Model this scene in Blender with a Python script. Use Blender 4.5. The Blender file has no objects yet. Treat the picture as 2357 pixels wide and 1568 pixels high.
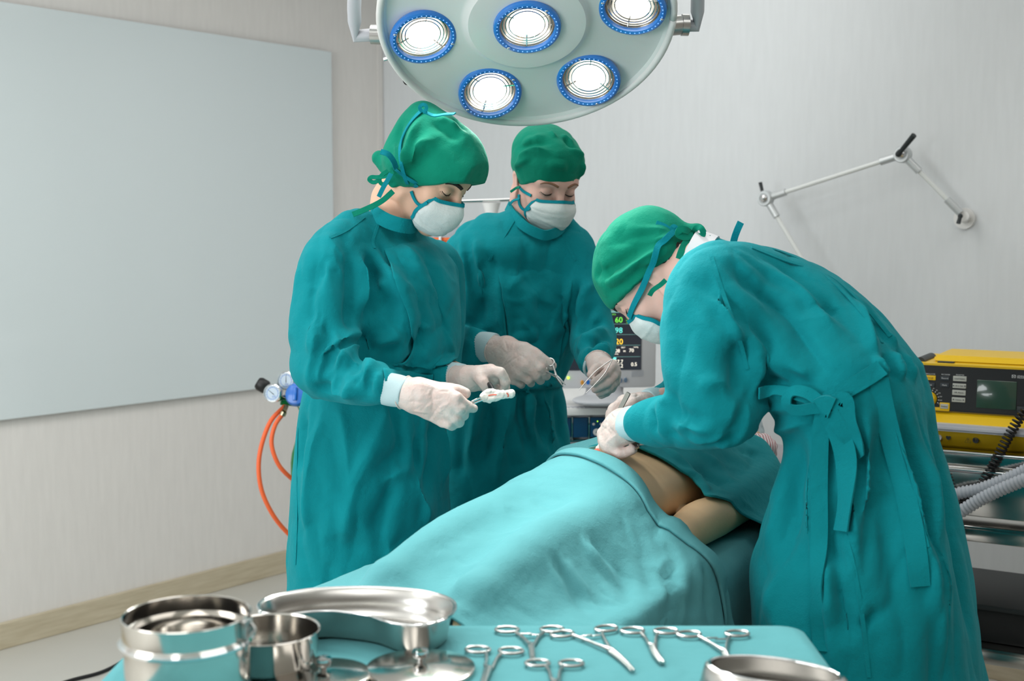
import bpy, bmesh, math, random
import numpy as np
import openvdb as vdb
from mathutils import Vector, Matrix
from mathutils.bvhtree import BVHTree

S = bpy.context.scene
COL = S.collection
PI = math.pi

# ------------------------------------------------------------------ camera
F_PX, CX, CY, CAM_H = 2850.0, 1178.5, 784.0, 1.44
PITCH = math.atan(244.0 / F_PX)
cam_d = bpy.data.cameras.new('camera')
cam = bpy.data.objects.new('camera', cam_d)
COL.objects.link(cam)
cam.location = (0, 0, CAM_H)
cam.rotation_euler = (PI / 2 - PITCH, 0, 0)
cam_d.sensor_width = 36.0
cam_d.lens = F_PX * 36.0 / 2357.0
cam_d.clip_start = 0.05
cam_d.dof.use_dof = True
cam_d.dof.focus_distance = 2.5
cam_d.dof.aperture_fstop = 4.5
S.camera = cam

# ------------------------------------------------------------------ light and exposure
vs = S.view_settings
vs.view_transform = 'Standard'
vs.look = 'None'
vs.gamma = 1.0
vs.use_curve_mapping = False
vs.exposure = 0.7
wd = bpy.data.worlds.new('world')
S.world = wd
wd.use_nodes = True
wd.node_tree.nodes['Background'].inputs[0].default_value = (0.8, 0.9, 1.0, 1)
wd.node_tree.nodes['Background'].inputs[1].default_value = 0.1
S.cycles.max_bounces = 6
S.cycles.diffuse_bounces = 3
S.cycles.glossy_bounces = 3
S.cycles.transmission_bounces = 6
S.cycles.transparent_max_bounces = 8
S.cycles.caustics_reflective = False
S.cycles.caustics_refractive = False
S.cycles.sample_clamp_indirect = 4.0

# the room is a rectangle turned against the camera; corner where the two seen walls meet
CORNER = np.array([-0.584, 5.68])
WA = np.array([0.632, 0.775])      # along the left wall towards the corner
WB = np.array([0.775, -0.632])     # along the right wall away from the corner
CEIL_Z = 2.75
CEILING_PANELS = [(0.9, 1.8, 5), (0.9, 3.7, 3.5), (2.5, 1.7, 9), (2.6, 3.6, 4.5), (4.4, 1.6, 12), (4.4, 3.6, 8)]   # s, t, watts


def room(s, t, z=0.0):
    p = CORNER - s * WA + t * WB
    return (p[0], p[1], z)


ROOM_ANGLE = math.atan2(WB[1], WB[0])
for i, (s_, t_, w_) in enumerate(CEILING_PANELS):
    ld = bpy.data.lights.new('ceiling_lamp', 'AREA')
    ld.shape = 'RECTANGLE'
    ld.size, ld.size_y = 1.16, 1.16
    ld.energy = w_
    ld.color = (1.0, 0.985, 0.96)
    lo = bpy.data.objects.new('ceiling_lamp', ld)
    COL.objects.link(lo)
    lo.location = room(s_, t_, CEIL_Z - 0.035)
    lo.rotation_euler = (0, 0, ROOM_ANGLE)

# invented front fill light, out of view behind the camera
FILL_S, FILL_T, FILL_Z, FILL_W, FILL_H = 6.2, 1.9, 1.55, 1.8, 1.4
ld = bpy.data.lights.new('front_fill', 'AREA')
ld.shape = 'RECTANGLE'
ld.size, ld.size_y = FILL_W, FILL_H
ld.energy = 36
ld.color = (0.97, 0.99, 1.0)
lo = bpy.data.objects.new('front_fill', ld)
COL.objects.link(lo)
lo.location = room(FILL_S - 0.06, FILL_T, FILL_Z)
lo.rotation_euler = (PI / 2, 0, ROOM_ANGLE)

# ------------------------------------------------------------------ helpers: places


def P(px, py, Y):
    """world point seen at photo pixel (px, py) at world depth Y"""
    xc, yc = (px - CX) / F_PX, (CY - py) / F_PX
    c, s = math.cos(PITCH), math.sin(PITCH)
    d = np.array([xc, c + yc * s, -s + yc * c])
    return np.array([0, 0, CAM_H]) + d * (Y / d[1])


def PZ(px, py, z):
    """world point seen at (px, py) at world height z"""
    d = P(px, py, 1.0) - np.array([0, 0, CAM_H])
    return np.array([0, 0, CAM_H]) + d * ((z - CAM_H) / d[2])


def v3(*a):
    return np.array(a, float)


def unit(v):
    v = np.asarray(v, float)
    return v / (np.linalg.norm(v) + 1e-12)


def lin(c):
    return tuple((x / 255 / 12.92) if x / 255 <= 0.04045 else ((x / 255 + 0.055) / 1.055) ** 2.4 for x in c)

# ------------------------------------------------------------------ helpers: materials


MATS = {}


def mat(name, rgb, rough=0.5, metal=0.0, var=0.0, vscale=6.0, bump=0.0, bscale=40.0, bump2=0.0, b2scale=6.0,
        sheen=0.0, coat=0.0, trans=0.0, ior=1.45, emis=None, estr=0.0, alpha=1.0, sss=0.0, aniso=0.0, ridge=0.0, rscale=5.0, stretch=(1, 1, 1), spec=0.5, rgb2=None):
    if name in MATS:
        return MATS[name]
    m = bpy.data.materials.new(name)
    m.use_nodes = True
    nt = m.node_tree
    b = nt.nodes['Principled BSDF']
    col = lin(rgb) + (1,)
    b.inputs['Base Color'].default_value = col
    b.inputs['Roughness'].default_value = rough
    b.inputs['Metallic'].default_value = metal
    b.inputs['IOR'].default_value = ior
    b.inputs['Alpha'].default_value = alpha
    b.inputs['Specular IOR Level'].default_value = spec
    if sheen:
        b.inputs['Sheen Weight'].default_value = sheen
        b.inputs['Sheen Roughness'].default_value = 0.5
        b.inputs['Sheen Tint'].default_value = tuple(min(1, c * 1.2 + 0.2) for c in col[:3]) + (1,)
    if coat:
        b.inputs['Coat Weight'].default_value = coat
    if trans:
        b.inputs['Transmission Weight'].default_value = trans
    if sss:
        b.inputs['Subsurface Weight'].default_value = sss
        b.inputs['Subsurface Radius'].default_value = (0.012, 0.005, 0.003)
        b.inputs['Subsurface Scale'].default_value = 1.0
    if emis:
        b.inputs['Emission Color'].default_value = lin(emis) + (1,)
        b.inputs['Emission Strength'].default_value = estr
    tc = None
    if var or bump or bump2 or rgb2 or ridge:
        tc = nt.nodes.new('ShaderNodeTexCoord')
        mp = nt.nodes.new('ShaderNodeMapping')
        mp.inputs['Scale'].default_value = stretch
        nt.links.new(tc.outputs['Object'], mp.inputs['Vector'])
    if var or rgb2:
        n = nt.nodes.new('ShaderNodeTexNoise')
        n.inputs['Scale'].default_value = vscale
        n.inputs['Detail'].default_value = 5
        nt.links.new(mp.outputs[0], n.inputs['Vector'])
        mx = nt.nodes.new('ShaderNodeMix')
        mx.data_type = 'RGBA'
        c2 = lin(rgb2) if rgb2 else tuple(c * (1 - var) for c in col[:3])
        c1 = col[:3] if rgb2 else tuple(min(1, c * (1 + var)) for c in col[:3])
        mx.inputs[6].default_value = tuple(c1) + (1,)
        mx.inputs[7].default_value = tuple(c2) + (1,)
        rm = nt.nodes.new('ShaderNodeMapRange')
        rm.inputs[1].default_value, rm.inputs[2].default_value = 0.3, 0.7
        nt.links.new(n.outputs[0], rm.inputs[0])
        nt.links.new(rm.outputs[0], mx.inputs[0])
        nt.links.new(mx.outputs[2], b.inputs['Base Color'])
    last = None
    for amt, sc in ((bump, bscale), (bump2, b2scale), (ridge, rscale)):
        if amt:
            n = nt.nodes.new('ShaderNodeTexNoise')
            if amt == ridge:
                n.noise_type = 'RIDGED_MULTIFRACTAL'
                n.normalize = True
                n.inputs['Distortion'].default_value = 0.6
                n.inputs['Lacunarity'].default_value = 2.2
            n.inputs['Scale'].default_value = sc
            n.inputs['Detail'].default_value = 4
            nt.links.new(mp.outputs[0], n.inputs['Vector'])
            bp = nt.nodes.new('ShaderNodeBump')
            bp.inputs['Strength'].default_value = 1.0
            bp.inputs['Distance'].default_value = amt
            nt.links.new(n.outputs[0], bp.inputs['Height'])
            if last:
                nt.links.new(last.outputs[0], bp.inputs['Normal'])
            last = bp
    if last:
        nt.links.new(last.outputs[0], b.inputs['Normal'])
    MATS[name] = m
    return m

# ------------------------------------------------------------------ helpers: objects


def link_mesh(name, verts, faces, m, parent=None, origin=None, smooth=True, local=False):
    """one mesh object; verts are world coordinates unless local"""
    verts = np.asarray(verts, float).reshape(-1, 3)
    if parent is not None and not local:
        o0 = np.array(parent.matrix_world.inverted())
        verts = verts @ o0[:3, :3].T + o0[:3, 3]
    loc = None
    if origin is not None:
        verts = verts - np.asarray(origin)
        loc = origin
    me = bpy.data.meshes.new(name)
    me.from_pydata(verts.tolist(), [], [tuple(int(i) for i in f) for f in faces])
    me.validate()
    me.materials.append(m)
    if smooth:
        me.polygons.foreach_set('use_smooth', [True] * len(me.polygons))
    me.update()
    o = bpy.data.objects.new(name, me)
    COL.objects.link(o)
    if loc is not None:
        o.location = loc
    if parent is not None:
        o.parent = parent
    if loc is not None or parent is not None:
        o.matrix_world  # noqa
        bpy.context.view_layer.update()
    return o


def tag(o, label=None, cat=None, group=None, kind=None):
    if label:
        o['label'] = label
    if cat:
        o['category'] = cat
    if group:
        o['group'] = group
    if kind:
        o['kind'] = kind
    return o


def thing(name, loc, label, cat, group=None, rotz=0.0):
    o = bpy.data.objects.new(name, None)
    o.empty_display_size = 0.05
    COL.objects.link(o)
    o.location = loc
    o.rotation_euler = (0, 0, rotz)
    bpy.context.view_layer.update()
    return tag(o, label, cat, group)


class MB:
    """collects simple shapes into one mesh"""

    def __init__(self):
        self.v, self.f = [], []

    def add(self, v, f):
        n = len(self.v)
        self.v += [tuple(map(float, p)) for p in v]
        self.f += [tuple(n + i for i in q) for q in f]
        return self

    def box(self, c, size, R=None, bev=0.0):
        bm = bmesh.new()
        bmesh.ops.create_cube(bm, size=1.0)
        for q in bm.verts:
            q.co = Vector((q.co.x * size[0], q.co.y * size[1], q.co.z * size[2]))
        if bev:
            bmesh.ops.bevel(bm, geom=bm.edges[:], offset=bev, segments=2, affect='EDGES', profile=0.6)
        return self._bm(bm, c, R)

    def _bm(self, bm, c, R=None):
        bm.verts.index_update()
        R = np.eye(3) if R is None else np.asarray(R)
        v = [R @ np.array(q.co) + np.asarray(c) for q in bm.verts]
        f = [[q.index for q in p.verts] for p in bm.faces]
        bm.free()
        return self.add(v, f)

    def lathe(self, prof, c=(0, 0, 0), n=48, R=None, cap=False):
        R = np.eye(3) if R is None else np.asarray(R)
        v, f = [], []
        for r, z in prof:
            for k in range(n):
                a = 2 * PI * k / n
                v.append(R @ np.array([r * math.cos(a), r * math.sin(a), z]) + np.asarray(c))
        m = len(prof)
        for i in range(m - 1):
            for k in range(n):
                f.append((i * n + k, i * n + (k + 1) % n, (i + 1) * n + (k + 1) % n, (i + 1) * n + k))
        if cap:
            f.append(tuple(range(n))[::-1])
            f.append(tuple((m - 1) * n + k for k in range(n)))
        return self.add(v, f)

    def cyl(self, a, b, r, r2=None, n=24):
        a, b = np.asarray(a, float), np.asarray(b, float)
        L = np.linalg.norm(b - a)
        r2 = r if r2 is None else r2
        return self.lathe([(r, 0), (r2, L)], a, n, frame(b - a), cap=True)

    def tube(self, pts, r, n=10, smooth=0, cap=True):
        v, f = tube_geo(pts, r, n, smooth, cap)
        return self.add(v, f)

    def sphere(self, c, r, n=16):
        rr = (r, r, r) if np.isscalar(r) else r
        prof = [(max(1e-5, math.sin(PI * i / n)), -math.cos(PI * i / n)) for i in range(n + 1)]
        return self.lathe(prof, c, 2 * n, np.diag(rr))

    def build(self, name, m, parent=None, origin=None, smooth=True, local=False):
        o = link_mesh(name, self.v, self.f, m, parent, origin, smooth, local)
        if smooth:
            sharp(o)
        return o


def sharp(o, deg=38):
    me = o.data
    bm = bmesh.new()
    bm.from_mesh(me)
    lim = math.radians(deg)
    for e in bm.edges:
        if len(e.link_faces) == 2 and e.calc_face_angle(0) > lim:
            e.smooth = False
    bm.to_mesh(me)
    bm.free()


def frame(z, x_hint=None):
    z = unit(z)
    h = np.array([0, 0, 1.0]) if x_hint is None else np.asarray(x_hint, float)
    if abs(np.dot(unit(h), z)) > 0.98:
        h = np.array([1.0, 0.2, 0])
    x = unit(np.cross(h, z)) if x_hint is None else unit(h - np.dot(h, z) * z)
    y = np.cross(z, x)
    return np.stack([x, y, z], 1)


def rotz(a):
    c, s = math.cos(a), math.sin(a)
    return np.array([[c, -s, 0], [s, c, 0], [0, 0, 1.0]])


def crom(pts, n):
    """Catmull-Rom through pts (any dimension), n points per span"""
    pts = np.asarray(pts, float)
    if len(pts) < 3 or n <= 1:
        return pts
    q = np.vstack([2 * pts[0] - pts[1], pts, 2 * pts[-1] - pts[-2]])
    out = []
    for i in range(1, len(q) - 2):
        for k in range(n):
            t = k / n
            a, b, c, d = q[i - 1], q[i], q[i + 1], q[i + 2]
            out.append(0.5 * (2 * b + (c - a) * t + (2 * a - 5 * b + 4 * c - d) * t * t + (3 * b - a - 3 * c + d) * t ** 3))
    out.append(pts[-1])
    return np.array(out)


def tube_geo(pts, r, n=10, smooth=0, cap=True, closed=False):
    pts = np.asarray(pts, float)
    rr = np.full(len(pts), float(r)) if np.isscalar(r) else np.asarray(r, float)
    if smooth:
        q = crom(np.hstack([pts, rr[:, None]]), smooth)
        pts, rr = q[:, :3], q[:, 3]
    m = len(pts)
    tg = np.gradient(pts, axis=0)
    fr = frame(tg[0])
    x = fr[:, 0]
    v, f = [], []
    for i in range(m):
        t = unit(tg[i])
        x = unit(x - np.dot(x, t) * t)
        y = np.cross(t, x)
        for k in range(n):
            a = 2 * PI * k / n
            v.append(pts[i] + rr[i] * (math.cos(a) * x + math.sin(a) * y))
    for i in range(m - 1):
        for k in range(n):
            f.append((i * n + k, i * n + (k + 1) % n, (i + 1) * n + (k + 1) % n, (i + 1) * n + k))
    if cap:
        f.append(tuple(range(n))[::-1])
        f.append(tuple((m - 1) * n + k for k in range(n)))
    return v, f


def ribbon_geo(pts, nrm, width, thick=0.0016, smooth=4):
    """flat strip along pts; nrm = surface normals (one or many)"""
    pts = np.asarray(pts, float)
    nrm = np.asarray(nrm, float)
    if nrm.ndim == 1:
        nrm = np.tile(nrm, (len(pts), 1))
    w = np.full(len(pts), float(width)) if np.isscalar(width) else np.asarray(width, float)
    q = crom(np.hstack([pts, nrm, w[:, None]]), smooth)
    pts, nrm, w = q[:, :3], q[:, 3:6], q[:, 6]
    tg = np.gradient(pts, axis=0)
    v, f = [], []
    for i in range(len(pts)):
        t = unit(tg[i])
        nn = unit(nrm[i] - np.dot(nrm[i], t) * t)
        b = np.cross(t, nn)
        h = w[i] / 2
        v += [pts[i] - b * h - nn * thick / 2, pts[i] + b * h - nn * thick / 2,
              pts[i] + b * h + nn * thick / 2, pts[i] - b * h + nn * thick / 2]
    m = len(pts)
    for i in range(m - 1):
        a, c = 4 * i, 4 * (i + 1)
        for k in range(4):
            f.append((a + k, a + (k + 1) % 4, c + (k + 1) % 4, c + k))
    f.append((3, 2, 1, 0))
    f.append(tuple(4 * (m - 1) + k for k in range(4)))
    return v, f


def ribbon_mesh(name, geo, m, parent):
    o = link_mesh(name, geo[0], geo[1], m, parent)
    sharp(o, 50)
    return o

# ------------------------------------------------------------------ helpers: implicit surfaces


class Prim:
    def __init__(self, fn, lo, hi, k=0.01, sub=False):
        self.fn, self.lo, self.hi, self.k, self.sub = fn, np.asarray(lo, float), np.asarray(hi, float), k, sub


def cap(a, b, ra, rb=None, k=0.01, flat=1.0, n=None, sub=False):
    a, b = np.asarray(a, float), np.asarray(b, float)
    rb = ra if rb is None else rb
    ba = b - a
    L2 = np.dot(ba, ba) + 1e-12
    nn = None if n is None else unit(n)

    def fn(p):
        q = p - a
        t = np.clip((q @ ba) / L2, 0, 1)
        q = q - t[..., None] * ba
        r = ra + (rb - ra) * t
        if nn is not None:
            qn = q @ nn
            q = q + ((1 / flat - 1) * qn)[..., None] * nn
        return (np.sqrt((q * q).sum(-1)) - r) * (min(1.0, flat) if nn is not None else 1.0)
    R = max(ra, rb) * max(1.0, flat)
    return Prim(fn, np.minimum(a, b) - R, np.maximum(a, b) + R, k, sub)


def chain(pts, radii, k=0.01, smooth=1, flat=1.0, n=None):
    """one continuous tapering limb"""
    q = np.hstack([np.asarray(pts, float), np.asarray(radii, float)[:, None]])
    if smooth > 1:
        q = crom(q, smooth)
    segs = [cap(q[i, :3], q[i + 1, :3], q[i, 3], q[i + 1, 3], 0, flat, n) for i in range(len(q) - 1)]

    def fn(p):
        d = segs[0].fn(p)
        for s in segs[1:]:
            d = np.minimum(d, s.fn(p))
        return d
    return Prim(fn, np.min([s.lo for s in segs], 0), np.max([s.hi for s in segs], 0), k)


def ell(c, r, R=None, k=0.01, sub=False):
    c, r = np.asarray(c, float), np.asarray(r, float)
    R = np.eye(3) if R is None else np.asarray(R, float)

    def fn(p):
        q = (p - c) @ R
        k0 = np.sqrt(((q / r) ** 2).sum(-1))
        k1 = np.sqrt(((q / (r * r)) ** 2).sum(-1)) + 1e-9
        return k0 * (k0 - 1.0) / k1
    m = np.abs(R) @ r
    return Prim(fn, c - m, c + m, k, sub)


def loft(rows, yaw, k=0.01, smooth=6, expo=2.0):
    """upright body of elliptic rings: rows of (z, x, y, half_depth, half_width); yaw = facing angle"""
    q = crom(np.asarray(rows, float), smooth)
    q = q[np.argsort(q[:, 0])]
    ca, sa = math.cos(yaw), math.sin(yaw)
    zlo, zhi = q[0, 0], q[-1, 0]

    def fn(p):
        z = np.clip(p[..., 2], zlo, zhi)
        x = np.interp(z, q[:, 0], q[:, 1])
        y = np.interp(z, q[:, 0], q[:, 2])
        a = np.interp(z, q[:, 0], q[:, 3])
        b = np.interp(z, q[:, 0], q[:, 4])
        dx, dy = p[..., 0] - x, p[..., 1] - y
        u, w = dx * ca + dy * sa, -dx * sa + dy * ca
        rr = (np.abs(u / a) ** expo + np.abs(w / b) ** expo) ** (1 / expo)
        d = (rr - 1) * np.minimum(a, b)
        return np.maximum(d, np.abs(p[..., 2] - (zlo + zhi) / 2) - (zhi - zlo) / 2)
    m = max(q[:, 3].max(), q[:, 4].max())
    return Prim(fn, (q[:, 1].min() - m, q[:, 2].min() - m, zlo), (q[:, 1].max() + m, q[:, 2].max() + m, zhi), k)


def half(pt, nrm, lo, hi, k=0.0):
    """cut away everything on the side nrm points to"""
    pt, nrm = np.asarray(pt, float), unit(nrm)
    return Prim(lambda p: -((p - pt) @ nrm), lo, hi, k, True)


def solidify(prims, vox):
    """iso-surface of the blended primitives -> verts, faces"""
    solid = [p for p in prims if not p.sub]
    lo = np.min([p.lo for p in solid], 0) - 4 * vox
    hi = np.max([p.hi for p in solid], 0) + 4 * vox
    dim = np.ceil((hi - lo) / vox).astype(int) + 1
    arr = np.full(dim, 1.0, np.float64)
    for p in prims:
        mg = p.k + 4 * vox
        i0 = np.clip(np.floor((p.lo - mg - lo) / vox).astype(int), 0, dim - 1)
        i1 = np.clip(np.ceil((p.hi + mg - lo) / vox).astype(int) + 1, 1, dim)
        ax = [lo[i] + vox * np.arange(i0[i], i1[i]) for i in range(3)]
        if min(len(x) for x in ax) < 1:
            continue
        g = np.stack(np.meshgrid(*ax, indexing='ij'), -1)
        d = p.fn(g)
        sl = tuple(slice(i0[i], i1[i]) for i in range(3))
        cur = arr[sl]
        if p.sub:
            d = -d
            if p.k > 0:
                h = np.maximum(p.k - np.abs(cur - d), 0) / p.k
                arr[sl] = np.maximum(cur, d) + h * h * p.k * 0.25
            else:
                arr[sl] = np.maximum(cur, d)
        elif p.k > 0:
            h = np.maximum(p.k - np.abs(cur - d), 0) / p.k
            arr[sl] = np.minimum(cur, d) - h * h * p.k * 0.25
        else:
            arr[sl] = np.minimum(cur, d)
    bg = 3 * vox
    arr = np.clip(arr, -bg, bg).astype(np.float32)
    gr = vdb.FloatGrid(bg)
    gr.copyFromArray(arr)
    pts, quads = gr.convertToQuads()
    return pts.astype(float) * vox + lo, np.asarray(quads)[:, ::-1]


def vnormals(v, f):
    f = np.asarray(f)
    n = np.cross(v[f[:, 2]] - v[f[:, 0]], v[f[:, 3]] - v[f[:, 1]])
    out = np.zeros_like(v)
    for i in range(4):
        np.add.at(out, f[:, i], n)
    return out / (np.linalg.norm(out, axis=1, keepdims=True) + 1e-12)


def relax(v, f, it=2, lam=0.5):
    f = np.asarray(f)
    for _ in range(it):
        s = np.zeros_like(v)
        c = np.zeros(len(v))
        for i in range(4):
            for j in (1, 3):
                np.add.at(s, f[:, i], v[f[:, (i + j) % 4]])
                np.add.at(c, f[:, i], 1)
        v = v + lam * (s / np.maximum(c, 1)[:, None] - v)
    return v


def bvh(v, f):
    return BVHTree.FromPolygons([tuple(p) for p in v], [tuple(int(i) for i in q) for q in f])


EYE = Vector((0, 0, CAM_H))


def lay(tree, px, py, off=0.0, Y=None):
    """point of a surface seen at photo pixel (px, py) and its normal; falls back to the nearest surface point"""
    d = Vector(P(px, py, 1.0)) - EYE
    h = tree.ray_cast(EYE, d.normalized())
    if h[0] is None:
        q = EYE + d * (Y or 2.5)
        h = tree.find_nearest(q)
    n = np.array(h[1])
    if np.dot(n, np.array(d)) > 0:
        n = -n
    return np.array(h[0]) + n * off, n


def lay_path(tree, pix, n=3, off=0.0, Y=None):
    q = crom(pix, n)
    r = [lay(tree, a[0], a[1], off, Y) for a in q]
    pts, nrm = np.array([a for a, b in r]), np.array([b for a, b in r])
    if len(pts) > 4:      # calm the normals and the path
        for _ in range(2):
            nrm[1:-1] = 0.25 * nrm[:-2] + 0.5 * nrm[1:-1] + 0.25 * nrm[2:]
            pts[1:-1] = 0.25 * pts[:-2] + 0.5 * pts[1:-1] + 0.25 * pts[2:]
    return pts, nrm


def fold(v, nrm, path, w, amp, w2=None, ends=0.35):
    """raise (or sink) a soft ridge of height amp along a 3D path; w, w2 = widths on its two sides"""
    w2 = w if w2 is None else w2
    path = np.asarray(path, float)
    R = 3 * max(w, w2)
    m = np.all((v > path.min(0) - R) & (v < path.max(0) + R), axis=1)
    idx = np.nonzero(m)[0]
    if not len(idx):
        return v
    p = v[idx]
    best = np.full(len(p), 1e9)
    sgn = np.zeros(len(p))
    tt = np.zeros(len(p))
    L = np.r_[0, np.cumsum(np.linalg.norm(np.diff(path, axis=0), axis=1))]
    for i in range(len(path) - 1):
        a, b = path[i], path[i + 1]
        ba = b - a
        l2 = np.dot(ba, ba) + 1e-12
        t = np.clip((p - a) @ ba / l2, 0, 1)
        q = p - a - t[:, None] * ba
        d = np.sqrt((q * q).sum(1))
        s = np.sign((np.cross(ba, nrm[idx]) * q).sum(1))
        up = d < best
        best = np.where(up, d, best)
        sgn = np.where(up, s, sgn)
        tt = np.where(up, (L[i] + t * (L[i + 1] - L[i])) / (L[-1] + 1e-9), tt)
    wd_ = np.where(sgn >= 0, w, w2)
    e = np.clip(np.minimum(tt, 1 - tt) / ends, 0, 1) if ends > 0 else np.ones(len(tt))
    e = e * e * (3 - 2 * e)
    v[idx] += nrm[idx] * (amp * e * np.exp(-(best / wd_) ** 1.45))[:, None]
    return v


def vnoise(p, seed=0):
    """cheap smooth value noise in -1..1"""
    rs = np.random.RandomState(seed)
    tab = rs.rand(64, 64, 64) * 2 - 1
    i = np.floor(p).astype(int)
    f = p - i
    f = f * f * (3 - 2 * f)
    i &= 63
    j = (i + 1) & 63
    out = 0
    for a in (0, 1):
        for b in (0, 1):
            for c in (0, 1):
                w = (f[:, 0] if a else 1 - f[:, 0]) * (f[:, 1] if b else 1 - f[:, 1]) * (f[:, 2] if c else 1 - f[:, 2])
                out = out + w * tab[(j if a else i)[:, 0], (j if b else i)[:, 1], (j if c else i)[:, 2]]
    return out


def crumple(v, f, specs, seed=1):
    """soft cloth unevenness: specs of (feature size, height, ridged?, stretch xyz)"""
    for q, (size, h, ridged, st) in enumerate(specs):
        n = vnormals(v, f)
        pp = v / (np.asarray(st) * size) + 13.7
        a = vnoise(pp, seed + q)
        if ridged:
            a = 1 - 2 * np.abs(vnoise(pp + 0.35 * vnoise(pp * 0.5, seed + 20 + q)[:, None], seed + q)) ** 0.8
        v = v + n * (h * a)[:, None]
    return v


def px_folds(v, f, specs, Y=2.5, hk=2.4, wk=1.25):
    """folds given as (pixel path, width mm, height mm[, second width mm]) laid on the surface"""
    tree = bvh(v, f)
    for sp in specs:
        path, _ = lay_path(tree, sp[0], 4, 0.0, Y)
        n = vnormals(v, f)
        w1 = sp[1] * wk / 1000
        v = fold(v, n, path, w1, max(-0.021, min(0.021, sp[2] * hk / 1000)), (sp[3] * wk / 1000 if len(sp) > 3 else None))
    return relax(v, f, 3, 0.5)


def scatter_folds(v, f, specs, seed=0):
    """random soft folds: (centre, half extents, direction, count, length, width, height), metres"""
    rs = np.random.RandomState(seed)
    tree = bvh(v, f)
    for c, ext, dr, cnt, L, w, h in specs:
        c, ext, dr = np.asarray(c, float), np.asarray(ext, float), unit(dr)
        n = vnormals(v, f)
        for k in range(cnt):
            p = c + rs.uniform(-1, 1, 3) * ext
            hit = tree.find_nearest(Vector(p))
            p0 = np.array(hit[0])
            d = unit(dr + rs.uniform(-0.3, 0.3, 3))
            bend = rs.uniform(-0.25, 0.25)
            sd = unit(np.cross(d, np.array(hit[1])))
            LL = L * rs.uniform(0.6, 1.3)
            path = []
            for q in np.linspace(-0.5, 0.5, 7):
                path.append(np.array(tree.find_nearest(Vector(p0 + d * LL * q + sd * bend * LL * (q * q) * 2))[0]))
            v = fold(v, n, path, w * rs.uniform(0.7, 1.3), h * rs.uniform(0.5, 1.2) * rs.choice([-1, 1]), w * rs.uniform(0.9, 2.0))
    return v
# ------------------------------------------------------------------ materials
M_WALL = mat('wall_paper', (236, 233, 229), 0.75, var=0.025, vscale=14, bump=0.0006, bscale=60, stretch=(4, 4, 0.5))
M_WALL2 = mat('wall_paper_right', (222, 226, 228), 0.75, var=0.02, vscale=14, bump=0.0006, bscale=60, stretch=(4, 4, 0.5))
M_CEIL = mat('ceiling_paint', (245, 245, 243), 0.8)
M_FLOOR = mat('floor_vinyl', (206, 205, 198), 0.35, var=0.03, vscale=3, bump=0.0002, bscale=8)
M_BASE = mat('pale_wood', (214, 203, 178), 0.5, rgb2=(196, 183, 155), vscale=9, stretch=(0.8, 0.8, 9), bump=0.0004, bscale=30)
M_BOARD = mat('glass_board', (224, 234, 236), 0.12, coat=0.5)
M_GOWN = mat('teal_cotton', (7, 137, 146), 0.85, var=0.06, vscale=9, bump=0.0007, bscale=420, bump2=0.010, b2scale=11, ridge=0.007, rscale=4.2, sheen=0.22, spec=0.15)
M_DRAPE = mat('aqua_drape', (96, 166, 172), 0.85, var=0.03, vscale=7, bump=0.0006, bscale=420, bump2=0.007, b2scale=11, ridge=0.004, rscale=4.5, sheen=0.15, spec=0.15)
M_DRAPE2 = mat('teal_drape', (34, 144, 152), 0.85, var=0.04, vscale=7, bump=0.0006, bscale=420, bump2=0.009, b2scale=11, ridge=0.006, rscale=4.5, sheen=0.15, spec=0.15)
M_CAP = mat('green_cotton', (7, 134, 108), 0.85, var=0.06, vscale=12, bump=0.0006, bscale=420, bump2=0.008, b2scale=16, sheen=0.25, spec=0.15)
M_TIE = mat('teal_tape', (8, 140, 155), 0.8, var=0.05, vscale=60, bump=0.001, bscale=300, spec=0.2)
M_MASK = mat('white_cotton', (224, 232, 231), 0.9, bump=0.0005, bscale=500, bump2=0.003, b2scale=35, spec=0.15)
M_CUFF = mat('pale_blue_knit', (196, 222, 227), 0.9, bump=0.0012, bscale=900, stretch=(1, 1, 1), spec=0.15)
M_GLOVE = mat('latex', (216, 206, 200), 0.42, rgb2=(220, 194, 186), vscale=26, bump2=0.0035, b2scale=60, spec=0.4, sss=0.15)
M_SKIN_A = mat('skin_fair', (230, 186, 160), 0.5, var=0.03, vscale=30, sss=0.12, bump=0.0003, bscale=300)
M_SKIN_B = mat('skin_pink', (232, 186, 172), 0.5, var=0.04, vscale=30, sss=0.12, bump=0.0003, bscale=300)
M_SKIN_C = mat('skin_tan', (236, 196, 152), 0.5, var=0.04, vscale=14, sss=0.1, bump=0.0003, bscale=300)
M_HAIR = mat('dark_hair', (38, 28, 24), 0.6, var=0.2, vscale=200, bump=0.002, bscale=250)
M_STEEL = mat('polished_steel', (214, 210, 204), 0.13, metal=1.0)
M_STEEL_S = mat('satin_steel', (196, 196, 194), 0.28, metal=1.0)
M_CHROME = mat('chrome', (225, 225, 225), 0.07, metal=1.0)
M_ALU = mat('aluminium', (206, 210, 211), 0.38, metal=0.6)
M_ENAMEL = mat('white_enamel', (232, 236, 234), 0.32, coat=0.3)
M_BLACK = mat('black_plastic', (24, 25, 27), 0.42)
M_DARK = mat('charcoal_plastic', (38, 44, 46), 0.45)
M_GREY = mat('light_grey_plastic', (214, 214, 217), 0.45)
M_GREY2 = mat('mid_grey_plastic', (196, 198, 204), 0.45)
M_YEL = mat('yellow_plastic', (240, 196, 20), 0.4)
M_GREEN = mat('green_paint', (10, 128, 62), 0.35)
M_ORANGE = mat('orange_rubber', (250, 112, 62), 0.4)
M_BLUE = mat('blue_plastic', (26, 112, 206), 0.35, coat=0.3)
M_WHITE = mat('white_plastic', (236, 236, 234), 0.45)
M_LEN = mat('lens_glass', (235, 250, 246), 0.08, trans=1.0, ior=1.2)
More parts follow.
